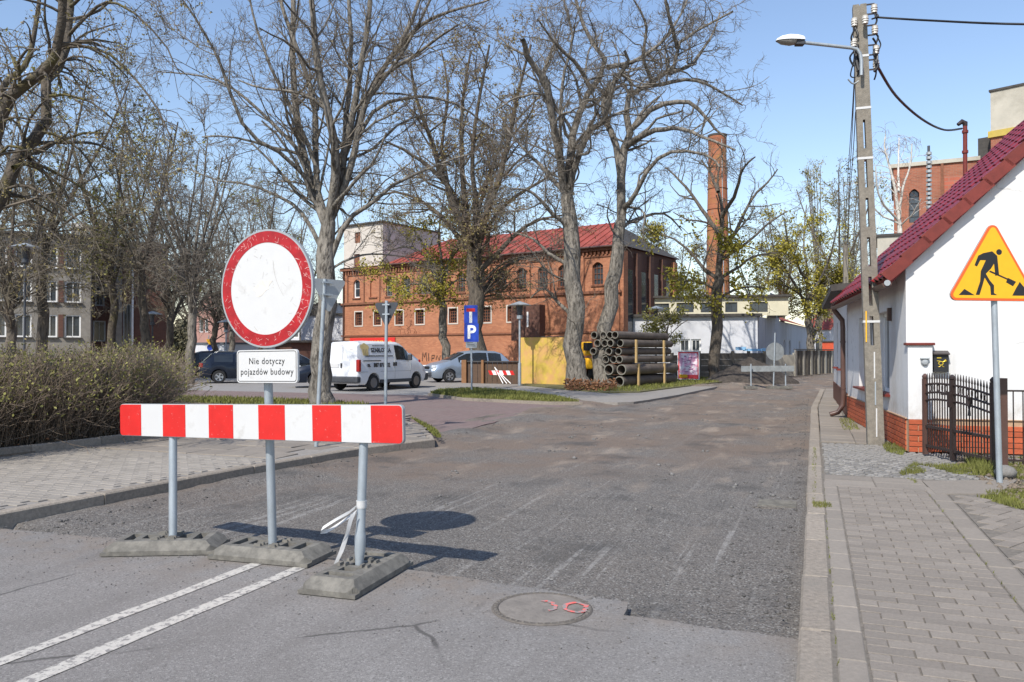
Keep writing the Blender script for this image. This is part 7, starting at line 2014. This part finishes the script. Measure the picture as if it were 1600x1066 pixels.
T2b = [([(946,606,0),(938,570,0),(944,530,0),(958,460,0),(964,400,0),(972,330,0)],13,10),
 ([(971,340),(969,265),(978,225),(986,200),(975,162),(1000,137),(1047,115),(1059,72),(1085,50),(1145,18)],8,1.5),
 ([(985,203),(1019,170),(1066,158),(1097,176),(1115,200),(1135,215)],5,1.2),
 ([(1000,138),(1031,132),(1080,125),(1120,140),(1160,165)],4,1.2),
 ([(972,300),(962,225),(947,187),(944,156),(962,122),(981,103)],6,2.5),
 ([(975,325),(990,310),(1019,256),(1056,237),(1106,243),(1125,262)],5,1.2),
 ([(980,228),(1020,205),(1060,200),(1100,215),(1150,235)],5,1.2),
 ([(1047,115),(1080,100),(1110,60),(1125,20)],3.5,1.2),
 ([(1058,75),(1050,40),(1040,0),(1045,-40)],3.5,1.2),([(1020,130),(1005,90),(1010,40),(990,0)],3.5,1.2),
 ([(968,360),(1000,340),(1040,335),(1065,360)],4,1),([(982,215),(1000,180),(1030,150)],3.5,1.5)]
LV2 = [dict(a=(1.15,.1,(30,75),(2.0,4.2),8,.24,.02,.5,.019),n=4), dict(a=(2.0,.1,(30,75),(1.0,2.2),6,.3,.01,.55,.012),n=3,limbs=(.8,.15,(35,75),(1.0,2.4),6,.3,.0,.3,.012)),
       dict(a=(3.2,.05,(30,75),(.5,1.3),4,.3,.0,.6,.0105),n=3), dict(a=(7.0,.1,(30,70),(.35,.8),3,.3,.0,.7,.008),n=3)]
build_tree('twin_trunk_tree','tall bare tree with pale gnarled trunk beside the yellow hoarding','large bare trees',G(905,606,.06),auto_dy(32.6,2,T2,3.6),LV2,102,M_bark1,M_twig1,flare=.45)
build_tree('twin_trunk_tree','tall bare tree with leaning trunk next to the pipe stack','large bare trees',G(946,606,.06),auto_dy(33.0,3,T2b,3.6),LV2,103,M_bark1,M_twig1,flare=.45)
T3 = [([(745,592,0),(744,540,0),(743,490,0),(742,430,0),(738,390,0)],13.5,12),
 ([(738,400),(718,340),(695,280),(670,210),(650,150),(640,90)],7,1.5),([(740,400),(728,330),(722,250),(722,170),(735,80)],7,1.5),
 ([(741,400),(745,330),(738,250),(748,160),(765,70)],6,1.5),([(743,400),(762,330),(785,260),(800,200),(810,140),(830,70)],7,1.5),
 ([(745,430),(775,400),(800,370),(840,345),(890,335)],6,1.2),([(748,470),(775,430),(800,410),(840,395)],5,1.2),([(736,400),(700,350),(660,315),(620,300),(585,310)],5,1),
 ([(742,360),(760,290),(790,210),(845,150)],5,1.2),([(730,340),(690,280),(640,240),(600,220)],5,1),([(739,380),(712,330),(690,250),(700,150),(690,80)],5,1.2),([(748,380),(790,320),(850,280),(880,260)],4.5,1)]
LV3 = [dict(a=(1.15,.1,(20,60),(2.2,4.6),7,.18,.05,.5,.022),n=4), dict(a=(1.9,.1,(20,60),(1.2,2.4),5,.24,.02,.55,.013),n=3,limbs=(.8,.15,(30,65),(1.2,2.6),5,.24,.0,.3,.013)),
       dict(a=(3.0,.05,(25,65),(.6,1.4),4,.28,-.02,.6,.0115),n=3), dict(a=(5.2,.1,(30,60),(.4,.85),3,.3,-.05,.7,.0085),n=3)]
build_tree('bushy_bare_tree','fan shaped bare tree with reddish buds behind the blue signs','large bare trees',A(745,590,41),auto_dy(41,4,T3,4),LV3,104,M_bark2,M_twig3,dict(n=22000,size=.10,spread=.06),M_bud)
T5 = [([(1118,595,0),(1118,560,0),(1118,500,0),(1121,450,0),(1124,420,0)],9,8),
 ([(1123,430),(1126,380),(1128,330),(1122,290),(1125,255)],5.5,1.2),([(1122,440),(1100,420),(1080,395),(1055,375),(1030,365)],4,1),
 ([(1126,400),(1145,370),(1160,340),(1175,310),(1200,285),(1215,265)],4,1),([(1122,440),(1150,420),(1180,400),(1215,395)],3.5,1),
 ([(1125,370),(1105,340),(1085,310),(1060,280),(1040,262)],4,1),([(1128,340),(1150,300),(1160,265),(1180,245)],3.5,1),([(1121,455),(1090,440),(1060,440)],3,1),([(1120,470),(1160,450),(1195,450)],3,1),
 ([(1124,410),(1160,385),(1200,350),(1230,330)],3.5,1),([(1122,300),(1110,270),(1095,250)],3,1)]
LV5 = [dict(a=(1.2,.1,(30,70),(1.6,3.2),6,.24,.0,.5,.014),n=4), dict(a=(1.8,.1,(30,70),(.8,1.8),5,.28,.0,.55,.011),n=3,limbs=(1,.15,(35,75),(.8,1.8),5,.28,.0,.3,.011)), dict(a=(3.6,.05,(30,70),(.5,1.1),4,.3,-.01,.6,.010),n=3)]
build_tree('budding_tree','tree with yellow green young leaves in front of the white hall','budding trees',G(1118,595,0),auto_dy(40.5,5,T5,3),LV5,105,M_bark2,M_twig2,dict(n=24000,size=.17,spread=.22,zmax=8.6,clump=.5,thr=.44),M_leafy)
T4 = [([(698,592,0),(697,560,0),(694,520,0),(692,485,0),(690,460,0)],7,6),
 ([(690,465),(680,430),(665,400),(640,385),(610,392),(590,420)],3,.8),([(690,460),(700,420),(715,390),(740,385),(755,410)],3,.8),([(690,460),(690,410),(685,370),(690,330),(695,300)],3,.8),([(689,470),(665,450),(640,445),(615,465)],2.5,.8),([(691,460),(710,440),(735,440),(755,455)],2.5,.8),([(690,450),(670,400),(640,350),(610,340)],2.5,.8),([(690,440),(715,380),(735,340),(740,300)],2.5,.8)]
LV4 = [dict(a=(2.6,.1,(30,70),(1.4,2.8),6,.22,-.10,.5,.014),n=3), dict(a=(3.2,.1,(30,70),(.9,1.9),5,.25,-.14,.6,.011),n=3,limbs=(2.2,.15,(35,75),(.8,1.8),5,.25,-.1,.4,.011)), dict(a=(2.0,.05,(30,70),(.5,1.0),4,.28,-.1,.6,.009),n=3)]
build_tree('budding_tree','thin tree with drooping yellow green twigs before the factory wall','budding trees',A(698,590,45),auto_dy(45,6,T4,2.5),LV4,106,M_bark1,M_twig2,dict(n=16000,size=.14,spread=.2,clump=.5,thr=.38),M_leafy)
T6 = [([(1270,585,0),(1268,540,0),(1264,500,0),(1258,470,0)],6.5,5),([(1258,475),(1240,440),(1220,410),(1205,380)],3,.8),([(1262,480),(1262,430),(1255,380),(1260,320)],3.5,.8),([(1262,470),(1285,430),(1300,390),(1310,340)],3,.8),([(1268,540),(1280,490),(1285,440),(1295,400)],4,1),([(1258,470),(1235,450),(1200,440)],2.5,.8),([(1260,440),(1235,390),(1225,340)],2.5,.8),([(1275,470),(1310,440),(1335,420)],2.5,.8)]
LV6 = [dict(a=(1.5,.1,(30,70),(1.8,3.6),6,.2,.02,.5,.02),n=3), dict(a=(1.6,.1,(30,70),(1.0,2.0),5,.25,-.02,.6,.015),n=3,limbs=(.9,.15,(35,75),(1.0,2.2),5,.25,.0,.4,.015)), dict(a=(2.0,.05,(30,70),(.5,1.1),4,.28,-.02,.6,.012),n=3)]
build_tree('budding_tree','double trunked tree with yellow leaves at the bend of the street','budding trees',A(1270,575,58),auto_dy(58,7,T6,4),LV6,107,M_bark1,M_twig2,dict(n=20000,size=.16,spread=.18,clump=.4,thr=.40),M_leafy)
# maple overhanging from the left edge
T7 = [([(-100,760,0),(-92,640,0),(-80,520,0),(-60,440,0),(-30,370,0)],26,19),
 ([(-32,375),(-8,330),(0,300),(18,262),(32,232),(58,212),(72,195),(73,135),(84,112),(96,98),(108,60),(110,0),(100,-90)],11.5,6),
 ([(-45,410),(-25,300),(-6,205),(6,165),(30,140),(60,118),(80,98),(95,45),(100,0),(98,-80)],10.5,5),
 ([(-10,215),(0,146),(22,120),(42,95),(55,50),(62,0),(60,-60)],6,2.5),
 ([(95,75),(125,72),(165,81),(203,115),(237,156),(258,195),(270,222)],2.8,.7),
 ([(108,55),(125,35),(156,9),(178,3),(219,28),(259,72),(272,100),(283,118)],2.8,.6),
 ([(20,262),(48,255),(78,265),(119,288),(165,325),(200,380),(215,420)],3.5,.8),([(-5,300),(40,290),(90,320),(140,360),(160,400)],2.5,.7),
 ([(65,205),(95,215),(130,240),(160,290),(185,330)],2.5,.7),([(105,30),(150,20),(200,-20),(260,-30),(300,10)],2.5,.7),([(75,150),(110,150),(150,165),(200,210),(235,260)],2.2,.6),
 ([(-30,300),(10,230),(60,240),(110,205)],3,.8),([(-40,350),(0,360),(50,350),(90,370),(120,420)],2.5,.7),([(32,130),(15,80),(-10,40)],2.5,1),([(-10,200),(-40,120),(-60,40)],4,1.5),([(110,10),(160,-30),(230,-60)],3,1)]
LV7 = [dict(a=(3.6,.1,(30,75),(.8,1.9),9,.11,-.13,.4,.006),n=4), dict(a=(4.2,.1,(25,60),(.4,1.0),6,.13,-.13,.55,.0038),n=3,limbs=(2.6,.15,(35,75),(.5,1.2),6,.14,-.1,.3,.005)), dict(a=(7.5,.1,(25,60),(.14,.45),3,.2,-.08,.7,.0026),n=3)]
build_tree('overhanging_tree','mossy tree leaning in over the hedge with long drooping twigs','large bare trees',G(-100,760,.12),auto_dy(10.6,8,T7,1.2),LV7,108,M_bark3,M_twig1,dict(n=5200,size=.034,spread=.02),M_bud,flare=.3)

# background trees: four grown kinds, then copies
def wild(r, h, nfork, spread):
    limbs = []; th = h*r.uniform(.28,.4); lean = r.uniform(-.6,.6)
    limbs.append(([(0,0,0),(lean*.15,0,th*.35),(lean*.3,.1,th*.7),(lean*.5,0,th)], .2, .15))
    for k in range(nfork):
        a = 6.28*k/nfork+r.uniform(-.5,.5); s = spread*r.uniform(.5,1.1); top = h*r.uniform(.75,1.0); z0 = th*r.uniform(.75,1)
        x, y = math.cos(a)*s, math.sin(a)*s
        limbs.append(([(lean*.5*z0/th,0,z0),(lean*.5+x*.3,y*.3,z0+(top-z0)*.3),(lean*.6+x*.7,y*.7,z0+(top-z0)*.65),(lean*.6+x,y,top)], .1, .025))
    for k in range(3):
        a = r.uniform(0,6.28); z0 = th*r.uniform(.6,1.2); s = spread*r.uniform(.8,1.2); limbs.append(([(lean*.4,0,z0),(math.cos(a)*s*.6,math.sin(a)*s*.6,z0+.8),(math.cos(a)*s,math.sin(a)*s,z0+1.0)], .06, .02))
    return limbs
LVB = [dict(a=(1.4,.12,(25,65),(1.6,3.4),6,.2,.05,.5,.02),n=3), dict(a=(2.6,.1,(25,65),(.9,2.0),5,.25,.03,.55,.015),n=3,limbs=(1.6,.15,(35,70),(1.0,2.2),5,.25,.02,.3,.014)), dict(a=(3.4,.05,(30,70),(.6,1.3),4,.28,.0,.6,.011),n=3), dict(a=(2.5,.1,(30,70),(.35,.75),3,.3,.0,.7,.0095),n=3)]
kinds = []
for k, (seed, h, nf, sp_, mb_, mt_, lf, lm) in enumerate(((1,12,5,2.6,M_bark2,M_twig2,None,None),(2,13,4,3.0,M_bark2,M_twig2,dict(n=6500,size=.13,spread=.1,clump=.5,thr=.5),M_leafg),(3,11,6,2.8,M_bark1,M_twig1,None,None),(4,12,5,2.4,M_bark3,M_twig2,dict(n=4200,size=.12,spread=.1,clump=.4,thr=.5),M_leafg))):
    r = random.Random(seed*31); kinds.append((build_tree('bare_tree', 'x', None, (0,0,0), wild(r,h,nf,sp_), LVB, 200+seed, mb_, mt_, lf, lm), h))
spots = [(20,34,0,1.0,'bare tree with slim trunk before the grey building, next to the tall hat lamp'),(66,36,1,1.05,'thick trunked tree before the grey building windows with green buds'),(174,42,3,.95,'mossy upright trunk before the dark wing'),
 (228,40,1,1.0,'slanting trunk with green buds next to the thin hat lamp'),(262,47,0,1.0,'dark double trunk at the far corner of the dark wing'),(297,37,2,1.0,'slim leaning trunk just beyond the end of the hedge'),(338,50,0,.95,'tree trunk beyond the estate car next to the small yellow triangle sign'),
 (362,58,2,1.05,'straight trunk above the roof of the estate car'),(130,52,0,1.0,'bare crown showing over the roof end of the grey building'),(205,60,2,1.1,'bare tree behind the dark wing with wide crown'),(408,62,1,1.05,'budding tree straight behind the round sign'),(440,70,0,1.1,'bare tree over the pale house roof'),
 (-40,38,2,1.1,'bare tree half cut by the picture edge before the grey building'),(470,74,2,1.1,'bare crown between the round sign and the forked tree'),(640,78,3,1.15,'budding tree behind the factory tower'),(810,80,0,1.1,'bare crown above the factory roof ridge'),(1010,78,1,1.0,'budding crown behind the end wall of the factory'),(1055,84,3,1.1,'mossy tree behind the cream window strip of the hall'),
 (1185,88,1,1.1,'budding tree behind the side wing of the hall'),(1225,72,3,1.0,'dense budding tree over the blue grey wing'),(1310,66,1,1.1,'yellowish tree over the low white house eave'),(1345,84,2,1.05,'pale tree between the distant pole and the brick tower'),(860,57,3,.75,'low budding tree close to the factory bay'),(1090,62,2,.7,'small bare tree before the factory chimney'),
 (590,84,2,1.2,'bare crown rising behind the cream tower of the factory'),(760,88,2,1.25,'wide bare crown behind the middle of the factory roof'),(300,68,0,1.2,'tall bare crown far behind the estate car')]
for i, (px, Y, k, s, lab) in enumerate(spots):
    src, h = kinds[k]
    first = src['label'] == 'x'
    o = src if first else copy_tree(src)
    p = A(px, 560, Y); o.location = (p.x, p.y, 0); o.rotation_euler = (0, 0, (i*2.39) % 6.28); s *= 1.16 + .07*math.sin(i*7)
    o.scale = (s, s, s*(1.08 if i % 3 else .95)); o['label'] = lab; o['category'] = 'tree'; o['group'] = 'bare trees in the background'
# scrub closing the view far behind the parking lot
r = np.random.RandomState(91); m = 16000
px_ = r.uniform(120, 560, m); Yd = r.uniform(96, 108, m); hh = 6.5*r.rand(m)**.8*(.55+.6*vnoise(px_*.03, Yd*.1, 92))
C = np.stack([(px_-CX)/F*Yd, Yd, hh], -1)
o = link('far_scrub', mesh_np('far_scrub', *leaves_np(r, C, .55), mats=[mat('scrub', (.085,.078,.045), .9, var=.5, scale=.8)]), kind='stuff'); tag(o, 'dark budding scrub closing the view far behind the parking lot', 'scrub')
# poplars and birch on the right
r = random.Random(77)
LVP = [dict(a=(2.2,.1,(18,38),(1.2,2.6),6,.1,.18,.5,.02),n=3), dict(a=(2.6,.1,(20,45),(.6,1.3),4,.15,.1,.55,.016),n=3)]
def poplar(px, Y, top_py, lab, seed):
    h = A(px, top_py, Y).z; p = A(px, 560, Y); rr = random.Random(seed); o = Vector((p.x, p.y, 0))
    limbs = [([o, o+Vector((0,0,h*.25)), o+Vector((.1,0,h*.4))], .25, .18)] + [([o+Vector((0,0,h*.3)), o+Vector((x*.5,y*.5,h*.6)), o+Vector((x,y,h))], .12, .03) for x, y in [(rr.uniform(-1.8,1.8), rr.uniform(-1.8,1.8)) for _ in range(7)]]
    return build_tree('poplar_tree', lab, 'poplars far behind the side wing', tuple(o), limbs, LVP, seed, M_bark1, M_twig1, dict(n=4500,size=.2,spread=.15), mat('leaf_pale%d' % seed, (.27,.25,.13), .7, var=.4, scale=1.5))
poplar(1283, 92, 262, 'pale poplar with feathery top, the taller of the two behind the wing', 301)
poplar(1325, 96, 285, 'pale poplar with feathery top, partly behind the concrete pole', 302)
TB = [([(1408,420,0),(1407,370,0),(1404,330,0)],5,4),([(1404,335),(1398,290),(1388,255),(1382,230),(1384,210)],3,.8),([(1405,330),(1412,290),(1422,260),(1425,225)],2.5,.8),([(1404,345),(1385,325),(1372,300),(1368,260)],2.5,.8),([(1404,300),(1404,250),(1405,215)],2,.7),([(1406,355),(1425,335),(1440,310)],1.8,.6),([(1405,350),(1375,335),(1350,300),(1345,270)],2,.6)]
TB = [([A(1409,560,32)*1.0,A(1408,480,32),A(1408,420,32),A(1406,335,32)], 5*32/F, 4*32/F)] + auto_dy(32,9,TB[1:],1.5)
LVBi = [dict(a=(2.6,.1,(25,60),(.8,1.8),6,.14,-.06,.4,.009),n=3), dict(a=(3.6,.1,(25,60),(.6,1.3),6,.12,-.22,.6,.0065),n=3), dict(a=(2.6,.1,(25,60),(.3,.7),4,.15,-.3,.7,.0055),n=3)]
b_ = A(1409,560,32); build_tree('birch_tree','white stemmed birch with drooping red brown twigs before the brick tower',None,(b_.x,b_.y,0),TB,LVBi,109,M_birch,mat('twig_birch',(.19,.115,.085),.9,var=.3,scale=2))
TS = [([A(1042,560,44),A(1042,530,44),A(1043,510,44)],.05,.04)] + auto_dy(44,12,[([(1043,525),(1035,500),(1025,480)],1.2,.5),([(1043,515),(1050,490),(1062,475)],1.2,.5),([(1043,530),(1060,510),(1075,500)],1.2,.5),([(1042,535),(1025,515),(1010,505)],1.2,.5)],1)
b_ = A(1042,560,44); build_tree('young_bush','pale green budding bush above the pipe stack beside the small hat lamp',None,(b_.x,b_.y,0),TS,[dict(a=(4,.1,(30,70),(.8,1.6),5,.2,.0,.5,.01),n=3),dict(a=(4,.1,(30,70),(.4,.9),4,.25,.0,.6,.008),n=3)],110,M_bark2,M_twig2,dict(n=3000,size=.11,spread=.1),M_leafg,cat='bush')
# dead leaves at the foot of the twin trunks
pts = np.array(inpoly(GP([(880,603),(965,606),(960,611),(885,609)],.07), 900, 55, .07)); pts[:,2] += np.random.RandomState(3).rand(len(pts))**2*.35
o = stones('leaf_litter',0,0,0,0,0,.03,.10,M_litter,13,pts=pts); tag(o,'brown leaf litter heaped round the two big trunks','leaf litter')
# root suckers and scrub between fences
# ------------------------------------------------------------------ hedge
hp = [R(-4.5,-10.45), R(3,-10.55), R(6.2,-10.25), R(7.3,-11.2), R(11.5,-15.0), R(12.3,-17.8), R(12.2,-22), R(6,-24), R(-1,-21), R(-4.5,-16)]
hd = thing('hedge', 'wide shaggy hedge of thin twigs and fresh leaves behind the kerbed bed', 'hedge', R(5,-14,.12))
ho = np.array(WM[hd.name].translation)
r = np.random.RandomState(41)
cand = np.array(inpoly(hp, 10000, 42, 0.12))
# more stems along the seen front
fr = []
for (u0,v0),(u1,v1),n in (((-4,-10.5),(6.2,-10.25),4200),((6.2,-10.25),(7.3,-11.2),700),((7.3,-11.2),(11.5,-15.0),1800),((11.5,-15),(12.3,-17.8),500)):
    t = r.rand(n); dd = np.abs(r.randn(n))*.35
    u = u0+(u1-u0)*t-(v1-v0)*0; v = v0+(v1-v0)*t-dd*0.8; u = u-dd*.3*(u0 > 7)
    fr += [tuple(R(a,b,.12)) for a,b in zip(u,v)]
st_ = np.concatenate([cand, np.array(fr)]); m = len(st_)
hgt = .90+.50*r.rand(m)+.34*vnoise(st_[:,0]*.9+50, st_[:,1]*.9+50, 61)+.25*(vnoise(st_[:,0]*2.6+50, st_[:,1]*2.6+50, 62)-.5)
d = unit(np.stack([r.randn(m)*.30, r.randn(m)*.30, np.ones(m)],-1)); P = [st_-ho]
k = 5
for s in range(k-1):
    d = unit(d+r.randn(m,3)*.24+np.array([0,0,.02])); P.append(P[-1]+d*(hgt/(k-1))[:,None])
P = np.stack(P,1); Rr = np.maximum(.0062*np.linspace(1,.40,k)[None]*(0.4+1.3*r.rand(m,1)**2), .0026)
P2, R2 = spawn(r, P, Rr, 3.0, .25, (25,60), (.25,.6), 3, .15, .03, .6, .0036, 42000)
V, Q = join([tube_np(P, Rr, 3), tube_np(P2, R2, 3)])
M_htw = mat('twig_hedge', (0.20,0.155,0.115), 0.9, var=0.35, scale=3)
link('twigs', mesh_np('twigs', V, Q, mats=[M_htw]), hd)
tipz = np.concatenate([P2[:,1], P2[:,2], P[:,4], P[:,3]]); nz = 90000
C = tipz[r.randint(0,len(tipz),nz)]+r.randn(nz,3)*.035
keep = (C[:,2] > .40+.5*r.rand(nz)) | (r.rand(nz) < .22); C = C[keep]
link('foliage', mesh_np('foliage', *leaves_np(r, C, .042), mats=[M_leafh]), hd)
pts = np.array(inpoly([R(-4,-10.3),R(6.2,-10.1),R(6.0,-11.0),R(-4,-11.2)], 1500, 71, .13)); pts[:,2] += r.rand(len(pts))**2*.45
o = stones('hedge_litter',0,0,0,0,0,.01,.035,M_litter,14,pts=pts); tag(o,'brown dead leaves caught along the foot of the hedge','leaf litter')
